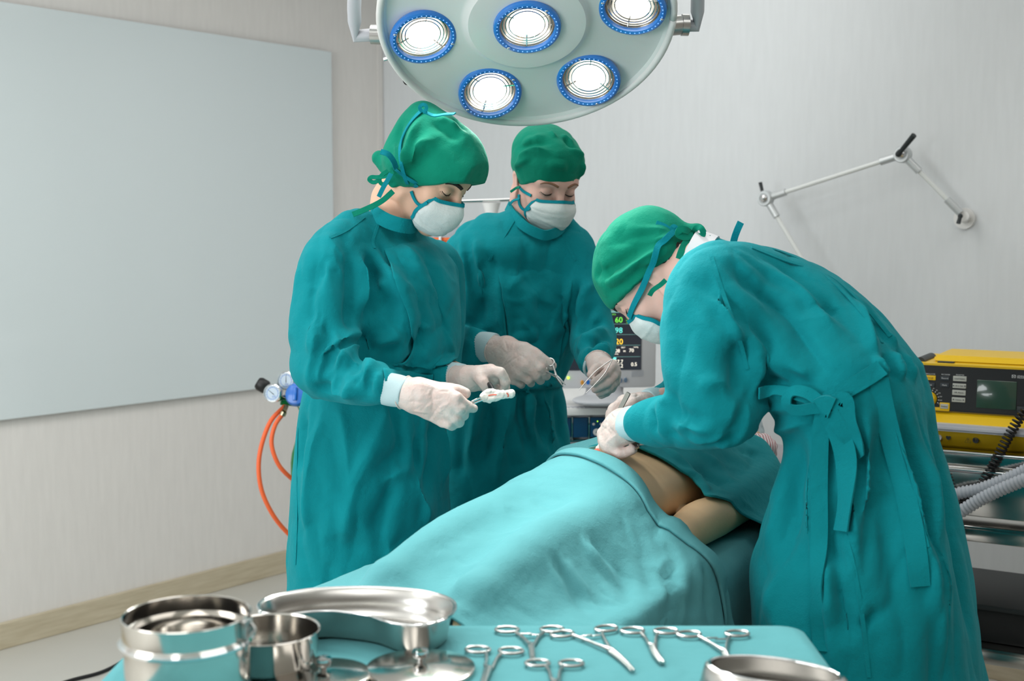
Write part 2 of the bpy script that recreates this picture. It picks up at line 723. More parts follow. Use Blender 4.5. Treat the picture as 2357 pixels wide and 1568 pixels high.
M_BLUE_RING = mat('blue_lens_ring', (50, 132, 222), 0.2, coat=0.6, emis=(30, 100, 210), estr=0.0)


def text(body, size, m, parent, R, pos, name, align='CENTER', depth=0.0004, sx=1.0):
    """raised lettering; columns of R = reading direction, up, outward"""
    c = bpy.data.curves.new(name, 'FONT')
    c.body = body
    c.size = size
    c.align_x = align
    c.align_y = 'CENTER'
    c.extrude = depth
    c.resolution_u = 3
    c.materials.append(m)
    o = bpy.data.objects.new(name, c)
    COL.objects.link(o)
    M = Matrix.Identity(4)
    for i in range(3):
        for j in range(3):
            M[i][j] = R[i, j] * (sx if j == 0 else 1)
        M[i][3] = pos[i]
    bpy.context.view_layer.update()
    me = bpy.data.meshes.new_from_object(o.evaluated_get(bpy.context.evaluated_depsgraph_get()))
    bpy.data.objects.remove(o)
    o = bpy.data.objects.new(name, me)
    COL.objects.link(o)
    o.parent = parent
    o.matrix_parent_inverse = Matrix.Identity(4)
    o.matrix_basis = parent.matrix_world.inverted() @ M
    return o


# ------------------------------------------------------------------ the room
RS, RT = 6.2, 6.0


def slab(name, c, size, m, kind='structure', bev=0):
    o = MB().box((0, 0, 0), size, None, bev).build(name, m, None, None, smooth=False)
    o.location = c
    o.rotation_euler = (0, 0, ROOM_ANGLE)
    return tag(o, kind=kind)


TH = 0.1
mid = room(RS / 2, RT / 2)
slab('floor', (mid[0], mid[1], -TH / 2), (RT, RS, TH), M_FLOOR)
slab('ceiling', (mid[0], mid[1], CEIL_Z + TH / 2), (RT, RS, TH), M_CEIL)
a = room(RS / 2, -TH / 2)
slab('wall_left', (a[0], a[1], CEIL_Z / 2), (TH, RS + 2 * TH, CEIL_Z), M_WALL)
a = room(-TH / 2, RT / 2)
slab('wall_right', (a[0], a[1], CEIL_Z / 2), (RT, TH, CEIL_Z), M_WALL2)
a = room(RS / 2, RT + TH / 2)
slab('wall_front', (a[0], a[1], CEIL_Z / 2), (TH, RS + 2 * TH, CEIL_Z), mat('taupe_paint', (176, 168, 160), 0.7))
a = room(RS + TH / 2, RT / 2)
slab('wall_back', (a[0], a[1], CEIL_Z / 2), (RT, TH, CEIL_Z), MATS['taupe_paint'])
a = room(RS / 2, 0.008)
slab('baseboard_left', (a[0], a[1], 0.047), (0.016, RS, 0.094), M_BASE, bev=0.004)
a = room(0.008, RT / 2 + 0.01)
slab('baseboard_right', (a[0], a[1], 0.047), (RT - 0.03, 0.016, 0.094), M_BASE, bev=0.004)
# joints of the floor sheets
mb = MB()
for s_ in (1.1, 2.3, 3.5, 4.7):
    q = room(s_, RT / 2, 0.0006)
    mb.box(q, (RT - 0.2, 0.003, 0.0012), rotz(ROOM_ANGLE))
for t_ in (0.62, 1.24, 1.86):
    q = room(RS / 2, t_, 0.0006)
    mb.box(q, (0.003, RS - 0.2, 0.0012), rotz(ROOM_ANGLE))
tag(mb.build('trim_1', mat('floor_joint', (168, 166, 158), 0.6), smooth=False), kind='structure')
# corner strip of the wall covering and a shallow seam
q = room(0.02, 0.002)
slab('trim_2', (q[0], q[1], CEIL_Z / 2), (0.004, 0.03, CEIL_Z - 0.01), M_WALL)

# framed glowing panel added to go with the fill light, never in view
t = thing('fill_panel_1', room(FILL_S, FILL_T, FILL_Z), None, None, None, ROOM_ANGLE)
tag(t, kind='structure')
mb = MB()
for sx, sz, lx, lz in ((0, FILL_H / 2 + 0.03, FILL_W + 0.12, 0.06), (0, -FILL_H / 2 - 0.03, FILL_W + 0.12, 0.06), (FILL_W / 2 + 0.03, 0, 0.06, FILL_H), (-FILL_W / 2 - 0.03, 0, 0.06, FILL_H), (0, 0, 0.04, FILL_H)):
    mb.box((sx, 0.03, sz), (lx, 0.06, lz))
mb.build('fill_panel_frame', M_ENAMEL, t, smooth=False, local=True)
MB().box((0, 0.012, 0), (FILL_W, 0.01, FILL_H)).build('fill_panel_face', mat('fill_glow', (240, 246, 250), 0.3, emis=(235, 242, 250), estr=1.0), t, smooth=False, local=True)

# ceiling light panels
for i, (s_, t_, w_) in enumerate(CEILING_PANELS):
    side = 'over the left wall side' if t_ < 2.5 else 'over the right side'
    row = ('near the far corner', 'over the middle of the room', 'behind the photographer')[i // 2]
    t = thing('ceiling_light', room(s_, t_, CEIL_Z), 'square white ceiling light panel %s, %s' % (row, side), 'ceiling light',
              'square ceiling light panels', ROOM_ANGLE)
    mb = MB()
    for sx, sy, lx, ly in ((0, 0.605, 1.24, 0.03), (0, -0.605, 1.24, 0.03), (0.605, 0, 0.03, 1.18), (-0.605, 0, 0.03, 1.18)):
        mb.box((sx, sy, -0.015), (lx, ly, 0.03))
    mb.build('frame', M_ENAMEL, t, smooth=False, local=True)
    MB().box((0, 0, -0.012), (1.18, 1.18, 0.01)).build('diffuser', M_WHITE, t, smooth=False, local=True)

# ------------------------------------------------------------------ whiteboard on the left wall
s_r = 0.335
z_top, z_bot = 2.222, 0.805
s_l = 4.6
t = thing('whiteboard', room((s_l + s_r) / 2, 0.0, z_bot), 'large plain pale glass writing board fixed to the left wall', 'whiteboard', None, ROOM_ANGLE)
MB().box((0.021, 0, (z_top - z_bot) / 2), (0.012, s_l - s_r, z_top - z_bot), None, 0.003).build('board_panel', M_BOARD, t, smooth=False, local=True)
for yy in (-1.95, -0.6, 0.6, 1.95):
    for zz in (0.12, z_top - z_bot - 0.12):
        MB().cyl((0, yy, zz), (0.016, yy, zz), 0.012).build('spacer', M_STEEL_S, t, local=True)
lp = room(2.05, 0.0, z_bot)
q = MB().box((0.018, 0, 0.0), (0.03, 0.03, 0.012), None, 0.002).build('bottom_clip', M_STEEL_S, t, local=True)
q.location = (0, -0.45, -0.006)

# ------------------------------------------------------------------ oxygen cylinder with regulator, behind the woman
YC = 3.75
base = P(712, 1300, YC)
cx, cy = base[0], base[1]
t = thing('oxygen_cylinder', (cx, cy, 0), 'tall green gas cylinder with blue regulator standing behind the woman', 'gas cylinder')
ztop = P(700, 975, YC)[2]
R0 = 0.052
prof = [(0.001, 0), (R0 - 0.01, 0), (R0, 0.012), (R0, ztop - 0.12), (R0 - 0.004, ztop - 0.09), (R0 - 0.018, ztop - 0.045), (0.022, ztop - 0.01), (0.018, ztop + 0.03), (0.001, ztop + 0.03)]
MB().lathe(prof, (cx, cy, 0), 40).build('cylinder_body', M_GREEN, t)


def up(p, px, py, dY=0.0):
    return P(px, py, YC + dY)


vb = up(0, 686, 925)
mb = MB()
mb.tube([(cx, cy, ztop + 0.02), up(0, 702, 945), up(0, 690, 922)], [0.018, 0.017, 0.014], 16, 4)
mb.cyl(up(0, 700, 930), up(0, 646, 924, -0.02), 0.011)
mb.build('valve_body', M_GREEN, t)
ax = unit(up(0, 610, 890) - up(0, 600, 884))
k1 = up(0, 597, 883, -0.03)
k2 = up(0, 616, 894, -0.03)
d = unit(k1 - k2)
mb = MB()
mb.lathe([(0.001, 0), (0.017, 0.0), (0.021, 0.006), (0.021, 0.028), (0.016, 0.036), (0.001, 0.036)], k2, 10, frame(d))
mb.build('valve_knob', M_BLACK, t)
MB().cyl(k2 - d * 0.022, k2, 0.013, n=6).build('valve_nut', M_GREEN, t)
MB().cyl(up(0, 612, 895, -0.03), up(0, 690, 930, -0.0), 0.007).build('valve_stem', M_GREEN, t)


def gauge(px, py, Yd, tilt):
    c = P(px, py, YC + Yd)
    fdir = unit(np.array([-0.25, -1, 0.18]))
    Rg = frame(fdir, np.array([1, 0, 0.3 * tilt]))
    g = MB().lathe([(0.001, -0.018), (0.022, -0.018), (0.026, -0.012), (0.026, 0.006), (0.0285, 0.008), (0.0285, 0.014), (0.0255, 0.0155), (0.0245, 0.011), (0.001, 0.011)], c, 40, Rg).build('pressure_gauge', M_CHROME, t)
    MB().lathe([(0.001, 0.0115), (0.0242, 0.0115)], c, 40, Rg).build('dial', mat('dial_white', (176, 196, 212), 0.4, coat=0.3), g)
    mk = MB()
    for k in range(-5, 6):
        a_ = PI / 2 + k * 0.42
        e = Rg @ np.array([math.cos(a_), math.sin(a_), 0])
        L = 0.004 if k % 2 == 0 else 0.0025
        mk.cyl(c + Rg[:, 2] * 0.0119 + e * 0.0215, c + Rg[:, 2] * 0.0119 + e * (0.0215 - L), 0.00035, n=6)
    mk.build('scale_marks', M_DARK, g)
    e = Rg @ np.array([math.cos(2.1 + tilt), math.sin(2.1 + tilt), 0])
    MB().cyl(c + Rg[:, 2] * 0.0125 - e * 0.006, c + Rg[:, 2] * 0.0125 + e * 0.017, 0.0009, 0.0004, n=8).build('needle', M_DARK, g)
    mk = MB()
    mk.lathe([(0.0172, 0.0118), (0.0186, 0.0118)], c, 40, Rg)
    mk.build('blue_arc', M_BLUE, g)
    text('O2', 0.009, M_BLUE, g, Rg, c + Rg @ np.array([0.004, -0.011, 0.0122]), 'dial_text', depth=0.0001)
    MB().cyl(c - Rg[:, 2] * 0.018, vb, 0.006).build('gauge_stem', M_CHROME, g)


gauge(631, 906, -0.05, 0.3)
gauge(662, 877, 0.0, -0.4)
kb = P(682, 908, YC - 0.07)
Rk = frame(unit(v3(-0.12, -1, 0.25)))
mb = MB()
mb.lathe([(0.001, -0.03), (0.026, -0.03), (0.034, -0.02), (0.036, -0.004), (0.03, 0.008), (0.016, 0.011), (0.001, 0.011)], kb, 36, Rk)
mb.box(kb + Rk[:, 2] * 0.014, (0.012, 0.04, 0.014), Rk, 0.003)
mb.build('regulator_knob', M_BLUE, t)
kb2 = P(698, 897, YC - 0.02)
MB().lathe([(0.001, -0.02), (0.024, -0.02), (0.028, -0.012), (0.028, 0.01), (0.02, 0.016), (0.001, 0.018)], kb2, 30, frame(unit(v3(0.35, -1, 0.45)))).build('regulator_cap', M_BLUE, t)
MB().cyl(kb, (cx, cy, ztop + 0.03), 0.012).build('regulator_neck', M_CHROME, t)
h1 = [P(656, 934, YC - 0.02), P(620, 975, YC - 0.06), P(597, 1050, YC - 0.09), P(600, 1120, YC - 0.1), P(625, 1180, YC - 0.09), P(660, 1225, YC - 0.06), P(700, 1255, YC - 0.02), P(735, 1262, YC + 0.03)]
MB().tube(h1, 0.0068, 14, 8).build('hose', M_ORANGE, t)['label'] = 'longer orange hose looping down to the left'
h2 = [P(652, 952, YC - 0.04), P(633, 980, YC - 0.07), P(625, 1020, YC - 0.08), P(637, 1062, YC - 0.08), P(660, 1092, YC - 0.06), P(700, 1122, YC - 0.0), P(730, 1135, YC + 0.04)]
MB().tube(h2, 0.0066, 14, 8).build('hose', M_ORANGE, t)['label'] = 'shorter orange hose inside the longer loop'
mb = MB()
c = P(654, 948, YC - 0.045)
mb.cyl(c, P(659, 935, YC - 0.03), 0.008, n=6)
mb.cyl(P(650, 956, YC - 0.045), c, 0.0095, n=12)
mb.build('hose_fitting', mat('brass_nickel', (190, 180, 150), 0.25, metal=1.0), t)

# ------------------------------------------------------------------ drip stand behind the two nurses
YI = 3.72
pc = P(1131, 470, YI)
t = thing('drip_stand', (pc[0], pc[1], 0), 'chrome drip stand with a cross bar between woman and masked man', 'drip stand')
mb = MB().cyl((pc[0], pc[1], 0.06), (pc[0], pc[1], pc[2] - 0.01), 0.0125)
mb.build('pole', M_CHROME, t)
mb = MB()
mb.tube([(pc[0], pc[1], pc[2] - 0.07), (pc[0], pc[1], pc[2] - 0.03), (pc[0], pc[1], pc[2] + 0.004)], [0.0155, 0.018, 0.028], 20)
mb.build('bar_socket', M_WHITE, t)
bl, br = P(1020, 464, YI), P(1235, 458, YI)
MB().tube([bl + v3(0, 0, 0.03), bl + v3(0.004, 0, 0.006), bl + v3(0.02, 0, 0), br + v3(-0.02, 0, 0), br + v3(-0.004, 0, 0.006), br + v3(0, 0, 0.03)], 0.0055, 12, 4).build('cross_bar', M_CHROME, t)
for k in range(5):
    a_ = 2 * PI * k / 5 + 0.3
    e = v3(math.cos(a_), math.sin(a_), 0)
    lg = MB().tube([(pc[0], pc[1], 0.075), (pc[0] + e[0] * 0.26, pc[1] + e[1] * 0.26, 0.058)], [0.016, 0.012], 12).build('leg', M_CHROME, t)
    w_ = MB()
    w_.cyl(v3(pc[0], pc[1], 0.028) + e * 0.26 - np.cross(e, (0, 0, 1)) * 0.011, v3(pc[0], pc[1], 0.028) + e * 0.26 + np.cross(e, (0, 0, 1)) * 0.011, 0.028)
    w_.cyl(v3(pc[0], pc[1], 0.03) + e * 0.26, v3(pc[0], pc[1], 0.06) + e * 0.26, 0.006)
    w_.build('caster', M_BLACK, lg)

bc = P(1018, 560, YI - 0.01)
t = thing('drip_bag', (bc[0], bc[1], bc[2] - 0.14), 'clear drip bag with orange label hanging behind the woman', 'drip bag')
M_BAG = mat('clear_vinyl', (225, 230, 238), 0.2, trans=0.85, ior=1.1)
v_, f_ = solidify([ell(bc + v3(0, 0, -0.01), (0.055, 0.016, 0.12), k=0.01), ell(bc + v3(0, 0, 0.07), (0.05, 0.008, 0.045), k=0.02)], 0.005)
link_mesh('bag_body', v_, f_, M_BAG, t)
tube = MB().tube([bc + v3(0, -0.02, 0.1), bc + v3(-0.005, -0.022, 0.0), bc + v3(0, -0.02, -0.12), bc + v3(0.01, -0.02, -0.3)], 0.0045, 10, 6)
tube.build('drip_tube', M_WHITE, t)
MB().tube([bc + v3(0, 0, 0.1), P(1021, 470, YI), P(1021, 461, YI), P(1024, 459, YI)], 0.003, 8, 3).build('hanger', M_CHROME, t)
MB().box(bc + v3(0.005, -0.016, 0.0), (0.075, 0.002, 0.034), None).build('orange_label', mat('orange_label', (246, 120, 62), 0.6), t, smooth=False)
text('INFUSION', 0.009, mat('label_ink', (150, 60, 40), 0.6), t, np.array([[1, 0, 0], [0, 0, -1], [0, 1, 0]], float), bc + v3(0.005, -0.0175, 0.006), 'label_text', depth=0.0001)

# ------------------------------------------------------------------ patient monitor on its rack
YM = 3.6
ang = 0.10
RM = rotz(ang)            # columns: right, back, up
FR = np.stack([RM[:, 0], v3(0, 0, 1), -RM[:, 1]], 1)      # right, up, out


def mon(px, py, out=0.0):
    """point on the monitor's front plane"""
    o = P(1390, 800, YM)
    n = FR[:, 2]
    d = P(px, py, 1.0) - np.array([0, 0, CAM_H])
    e = np.array([0, 0, CAM_H])
    k = np.dot(o + n * out - e, n) / np.dot(d, n)
    return e + d * k


mc = (mon(1283, 895) + mon(1512, 895) + mon(1512, 690) + mon(1283, 690)) / 4
tl, tr, brr = mon(1283, 690), mon(1512, 684), mon(1512, 895)
W_, H_ = np.linalg.norm(tr - tl), abs(tl[2] - mon(1400, 892)[2])
base_z = P(1380, 940, YM - 0.05)[2]
t = thing('patient_monitor', (mc[0], mc[1], base_z), 'light grey patient monitor with coloured number readings behind the middle man', 'monitor', None, ang)
MB().box(mc - FR[:, 2] * 0.04, (W_, H_, 0.08), FR, 0.012).build('monitor_case', M_GREY, t)
sc_c = (mon(1303, 856) + mon(1477, 846) + mon(1474, 714) + mon(1302, 716)) / 4
SW, SH = np.linalg.norm(mon(1477, 850) - mon(1303, 850)), abs(mon(1390, 714)[2] - mon(1390, 852)[2])
scr = MB().box(sc_c + FR[:, 2] * 0.0006, (SW, SH, 0.003), FR, 0.0).build('screen', mat('screen_black', (26, 28, 34), 0.2, emis=(40, 44, 52), estr=0.55), t, smooth=False)


def led(name, rgb, k=1.0):
    return mat('glow_' + name, rgb, 0.5, emis=rgb, estr=k)


G_, C_, A_, W2_, T_ = led('green', (110, 205, 70)), led('cyan', (90, 195, 185)), led('amber', (235, 190, 60)), led('ivory', (226, 220, 205)), led('teal', (90, 130, 125))


def reading(s, px, py, hpx, m, name='reading', sx=1.0):
    text(s, hpx * YM / F_PX / 0.72, m, scr, FR, mon(px, py) + FR[:, 2] * 0.0026, name, depth=0.0002, sx=sx)


reading('60', 1424, 737, 13, G_)
reading('98', 1424, 761, 13, C_)
reading('20', 1425, 787, 13, A_)
reading('108', 1418, 808, 8.5, W2_)
reading('84', 1437, 808.5, 4, W2_)
reading('70', 1453, 807, 8.5, W2_)
reading('37.7', 1424, 833, 8.5, W2_)
reading('37.2', 1424, 842.5, 8.5, W2_)
reading('0.5', 1459, 839, 8.5, W2_)
reading('NIBP', 1412, 800, 3, W2_)
reading('08:37', 1434, 800, 3, W2_)
reading('mmHg', 1463, 799, 3, W2_)
reading('MANUAL', 1415, 815, 3, W2_)
reading('TEMP', 1411, 828, 3, W2_)
reading('ECG', 1413, 724, 3, G_)
for k, yy in enumerate((726, 732, 738, 743)):
    reading(('ST-I', 'ST-II', 'ST-III', 'aVR')[k] + ' 0.0', 1447, yy, 2.6, G_)
mb = MB()
for yy in (746.5, 771, 795.5, 822):
    mb.box((mon(1404, yy) + mon(1474, yy - 1.5)) / 2 + FR[:, 2] * 0.0024, (70 * YM / F_PX, 0.0008, 0.0006), FR)
mb.build('divider_lines', T_, scr, smooth=False)
MB().box((mon(1305, 719) + mon(1473, 716)) / 2 + FR[:, 2] * 0.0024, (SW * 0.985, 0.006, 0.0008), FR).build('header_bar', T_, scr, smooth=False)
MB().box(mon(1413, 825) + FR[:, 2] * 0.0024, (0.013, 0.006, 0.0008), FR).build('alarm_tag', C_, scr, smooth=False)
mb = MB()
for k in range(6):       # traces running across the left of the screen
    y0 = 735 + k * 17
    pts = []
    for j in range(60):
        ph = (j * 0.17 + k * 0.4) % 1.0
        hgt = (7 * math.exp(-((ph - 0.5) / 0.05) ** 2) - 2 * math.exp(-((ph - 0.6) / 0.05) ** 2)) if k < 3 else 4 * math.sin(ph * 2 * PI)
        pts.append(mon(1306 + j * 1.55, y0 - hgt) + FR[:, 2] * 0.0026)
    mb.tube(pts, 0.0006, 5)
mb.build('trace_lines', G_, scr)
MB().sphere(mon(1308, 870) + FR[:, 2] * 0.001, 0.004, 8).build('power_lamp', led('lime', (170, 240, 60), 1.5), t)
for px, py, m in ((1340, 881, mat('amber_button', (226, 160, 70), 0.4)), (1353, 880, M_BLUE), (1364, 878, M_BLUE), (1428, 876, mat('slate_button', (110, 132, 156), 0.4)), (1440, 875, mat('slate_button', (0, 0, 0)))):
    MB().lathe([(0.001, 0.005), (0.0055, 0.005), (0.0065, 0.0), (0.0065, -0.002)], mon(px, py), 18, FR @ np.diag([0.8, 1.15, 1])).build('button', m, t)
mb = MB()
for k in range(9):
    mb.box(mon(1454 + k * 3.2, 861 - k * 0.3) + FR[:, 2] * 0.0008, (0.0016, 0.016, 0.0016), FR)
mb.build('speaker_grille', M_GREY2, t, smooth=False)
mb = MB()
cpt = P(1392, 922, YM - 0.03)
mb.add(*solidify([ell(cpt, (0.095, 0.08, 0.016), k=0.01), cap(cpt + v3(0, 0.04, 0), v3(mc[0], mc[1] + 0.07, mc[2] - H_ / 2 + 0.02), 0.05, 0.06, 0.02), half(cpt - v3(0, 0, 0.010), (0, 0, -1), cpt - 0.3, cpt + 0.3, 0.0)], 0.004))
mb.build('foot', M_GREY2, t)

# the rack it stands on
rk = P(1392, 960, YM)
rw = 0.48
bt = base_z
t = thing('equipment_rack', (rk[0], rk[1] + 0.2, 0), 'white rack with blue plug-in modules under the patient monitor', 'equipment rack', None, ang)


def rp(x, y, z):
    return v3(rk[0], rk[1], 0) + RM @ v3(x, y, 0) + v3(0, 0, z)


zb = P(1392, 1012, YM)[2]
MB().box(rp(0.02, 0.19, bt - 0.011), (rw, 0.46, 0.022), RM, 0.006).build('top_shelf', M_WHITE, t)
mb = MB()
for k in range(12):
    mb.box(rp(-0.19 + k * 0.012, -0.02, bt + 0.0008), (0.005, 0.03, 0.0016), RM @ rotz(0.5))
mb.build('shelf_ribs', M_GREY2, t, smooth=False)
mb = MB()
mb.box(rp(0.02, 0.2, (bt - 0.022 + zb) / 2), (rw - 0.02, 0.38, bt - 0.022 - zb), RM, 0.003)
mb.build('rack_case', M_GREY, t)
M_MOD = mat('navy_blue_panel', (26, 78, 116), 0.35)
zt = bt - 0.03
mw = 0.0435
for k in range(8):
    xm = -0.195 + k * (mw + 0.0065)
    md = MB().box(rp(xm + mw / 2, 0.0, (zt + zb + 0.006) / 2), (mw, 0.02, zt - zb - 0.012), RM, 0.002).build('plug_in_module', M_MOD, t)
    if k in (3, 4, 5):
        for dx in ((-0.011, 0.011) if k != 5 else (-0.01,)):
            MB().lathe([(0.001, 0.004), (0.003, 0.004), (0.004, 0.0)], rp(xm + mw / 2 + dx, -0.010, zt - 0.022), 14, FR).build('white_button', M_WHITE, md)
        MB().sphere(rp(xm + mw / 2 + (0 if k != 5 else 0.002), -0.0105, zt - 0.014), 0.0016, 6).build('indicator', led('lime', (0, 0, 0)), md)
    if k in (3, 4):
        MB().lathe([(0.0035, 0.001), (0.0035, 0.006), (0.0095, 0.006), (0.011, 0.0), (0.011, -0.002)], rp(xm + mw / 2 - (0.002 if k == 3 else 0), -0.0105, zb + 0.024), 24, FR).build('socket', M_WHITE, md)
xm = -0.195 + 4 * (mw + 0.0065) + mw / 2
text('NIBP', 0.009, M_BLACK, t, FR, rp(xm, -0.0108, (zt + zb) / 2 - 0.002), 'module_text', depth=0.0003)
pl = MB()
pl.tube([rp(xm, -0.012, zb + 0.024), rp(xm + 0.004, -0.03, zb + 0.02)], 0.0075, 12)
pl.build('plug', M_BLUE, t)
MB().tube([rp(xm + 0.004, -0.028, zb + 0.02), rp(xm + 0.012, -0.045, zb + 0.0), rp(xm + 0.016, -0.045, zb - 0.06), rp(xm + 0.03, -0.05, zb - 0.3), rp(xm + 0.06, 0.0, zb - 0.5), rp(xm + 0.07, 0.1, zb - 0.6)], 0.003, 8, 6).build('cable', M_WHITE, t)
mb = MB()
for k in range(9):
    xs = -0.195 + k * (mw + 0.0065) - 0.0035
    mb.box(rp(xs, -0.002, (zt + zb) / 2), (0.004, 0.02, zt - zb), RM, 0.001)
mb.box(rp(0.02, -0.006, zb), (rw - 0.01, 0.03, 0.006), RM, 0.001)
mb.build('module_rail', M_CHROME, t)
MB().box(rp(0.02, 0.22, zb * 0.5 + 0.06), (rw - 0.06, 0.36, zb - 0.14), RM, 0.01).build('cabinet', M_GREY, t)
for sx in (-0.19, 0.23):
    for sy in (0.06, 0.38):
        w_ = MB().cyl(rp(sx - 0.012, sy, 0.035), rp(sx + 0.012, sy, 0.035), 0.035)
        w_.cyl(rp(sx, sy, 0.04), rp(sx, sy, 0.14), 0.01)
        w_.build('caster', M_BLACK, t)

# ------------------------------------------------------------------ jointed arm on the right wall


def rwall(px, py, off):
    """point seen at (px, py) standing off the right wall by off"""
    n = np.array([-WA[0], -WA[1], 0])
    o = np.array(room(0, 0)) + n * off
    d = P(px, py, 1.0) - np.array([0, 0, CAM_H])
    e = np.array([0, 0, CAM_H])
    return e + d * (np.dot(o - e, n) / np.dot(d, n))


NW = np.array([-WA[0], -WA[1], 0])
j0, j1, j2, j3 = rwall(2218, 498, 0.07), rwall(2078, 356, 0.14), rwall(1763, 457, 0.16), rwall(1905, 695, 0.14)
wl = rwall(2222, 503, 0.0)
t = thing('jointed_arm', wl, 'slim jointed metal arm with black lever knobs on the right wall', 'support arm')
mb = MB().cyl(wl, j0, 0.016)
mb.cyl(wl, wl + NW * 0.012, 0.034)
mb.build('wall_mount', M_WHITE, t)
for a_, b_ in ((j0, j1), (j1, j2), (j2, j3)):
    u_ = unit(b_ - a_)
    MB().cyl(a_ + u_ * 0.02, b_ - u_ * 0.02, 0.0075, n=20).build('rod', M_ENAMEL, t)
    MB().cyl(a_ + u_ * 0.015, a_ + u_ * 0.075, 0.0125, n=18).build('rod_sleeve', M_ALU, t)
    MB().cyl(b_ - u_ * 0.075, b_ - u_ * 0.015, 0.0125, n=18).build('rod_sleeve', M_ALU, t)
for j in (j1, j2):
    R_ = frame(NW)
    hub = MB().lathe([(0.001, -0.016), (0.024, -0.016), (0.027, -0.012), (0.027, 0.012), (0.024, 0.016), (0.018, 0.016), (0.017, 0.014), (0.001, 0.014)], j, 32, R_).build('hub', M_ALU, t)
    MB().lathe([(0.015, 0.014), (0.0135, 0.02), (0.008, 0.025), (0.001, 0.027)], j, 24, R_).build('hub_button', M_CHROME, hub)
for (a_, b_, r_) in ((j1 + NW * 0.035, rwall(2104, 311, 0.2), 0.009), (rwall(1756, 447, 0.12), rwall(1750, 420, 0.12), 0.0065), (j0 + NW * 0.03, rwall(2206, 514, 0.11), 0.007)):
    mb = MB().tube([a_, a_ + (b_ - a_) * 0.2, b_], [r_ * 1.1, r_ * 0.85, r_], 12)
    mb.sphere(a_, r_ * 1.15, 8)
    mb.build('lever_knob', M_DARK, t)
j3l = MB().lathe([(0.001, -0.02), (0.03, -0.02), (0.03, 0.02), (0.001, 0.02)], j3, 24, frame(NW))
j3l.build('end_clamp', M_ALU, t)

# ------------------------------------------------------------------ steel trolley with the yellow defibrillator
du = unit(v3(0.867, -0.498, 0))
dn = v3(-du[1] * -1, -du[0], 0)
dn = unit(v3(du[1], -du[0], 0))            # towards the camera
ZT = 0.905
fp = PZ(2183, 1036, ZT)                    # front edge of the top, where the gown ends
L0, L1, DEP = -0.30, 0.52, 0.42


def tp(x, y, z):
    """trolley coordinates: along front edge, away from the camera, up"""
    return v3(fp[0], fp[1], 0) + du * x - dn * y + v3(0, 0, z)


RTY = np.stack([du, -dn, v3(0, 0, 1)], 1)
t = thing('steel_trolley', tp((L0 + L1) / 2, DEP / 2, 0), 'stainless steel trolley with shelves carrying the yellow defibrillator', 'trolley')
xm, LX = (L0 + L1) / 2, L1 - L0
for z_, nm in ((ZT, 'top_shelf'), (0.72, 'middle_shelf'), (0.415, 'bottom_shelf')):
    mb = MB().box(tp(xm, DEP / 2, z_ - 0.006), (LX, DEP, 0.012), RTY, 0.003)
    for y_ in (0.004, DEP - 0.004):
        mb.box(tp(xm, y_, z_ - 0.02), (LX, 0.008, 0.04), RTY, 0.003)
    mb.build(nm, M_STEEL, t)
mb = MB()
mb.tube([tp(L0, -0.015, ZT - 0.045), tp(L1, -0.015, ZT - 0.045)], 0.006, 12)
mb.tube([tp(L0, -0.015, ZT - 0.002), tp(L1, -0.015, ZT - 0.002)], 0.005, 12)
mb.build('front_rail', M_CHROME, t)
MB().box(tp(xm, 0.03, ZT - 0.103), (LX - 0.05, 0.02, 0.125), RTY, 0.003).build('drawer_front', M_STEEL, t)
for x_ in (L0 + 0.02, L1 - 0.02):
    for y_ in (0.02, DEP - 0.02):
        lg = MB().cyl(tp(x_, y_, 0.09), tp(x_, y_, ZT - 0.01), 0.0125).build('leg', M_STEEL_S, t)
        w_ = MB().cyl(tp(x_ - 0.012, y_, 0.04), tp(x_ + 0.012, y_, 0.04), 0.04)
        w_.cyl(tp(x_, y_, 0.05), tp(x_, y_, 0.1), 0.008)
        w_.build('caster', M_BLACK, lg)
# a dark crate on the lowest shelf fills it
t = thing('black_crate', tp(xm, DEP / 2, 0.416), 'long low black crate on the lowest shelf of the steel trolley', 'crate')
mb = MB().box(tp(xm, DEP / 2 + 0.01, 0.416 + 0.042), (LX - 0.08, DEP - 0.08, 0.084), RTY, 0.006)
mb.build('crate_body', M_BLACK, t)
MB().box(tp(xm, DEP / 2 + 0.01, 0.416 + 0.09), (LX - 0.06, DEP - 0.06, 0.014), RTY, 0.004).build('crate_lid', M_DARK, t)

# defibrillator, in the trolley's directions
DX0, DW, DD = -0.115, 0.47, 0.31
Y0 = 0.04


def dp(x, y, z):
    return tp(DX0 + x, Y0 + y, ZT + z)


FD = np.stack([du, unit(v3(0, 0, 1) - dn * 0.06), unit(np.cross(du, unit(v3(0, 0, 1) - dn * 0.06)))], 1)
t = thing('defibrillator', dp(DW / 2, DD / 2, 0), 'yellow and black defibrillator unit on top of the steel trolley', 'medical device')
k_ = 3.30 / F_PX
HB, HF = 0.062, 0.205


def shell(z0, z1, y0a, y0b, x0, x1, yb, m, nm, bev=0.006):
    bm = bmesh.new()
    q = [(x0, y0a, z0), (x1, y0a, z0), (x1, yb, z0), (x0, yb, z0), (x0, y0b, z1), (x1, y0b, z1), (x1, yb, z1), (x0, yb, z1)]
    vv = [bm.verts.new(tuple(dp(*c))) for c in q]
    for f in ((3, 2, 1, 0), (4, 5, 6, 7), (0, 1, 5, 4), (1, 2, 6, 5), (2, 3, 7, 6), (3, 0, 4, 7)):
        bm.faces.new([vv[i] for i in f])
    bmesh.ops.bevel(bm, geom=bm.edges[:], offset=bev, segments=2, affect='EDGES')
    mb = MB()._bm(bm, (0, 0, 0))
    return mb.build(nm, m, t)


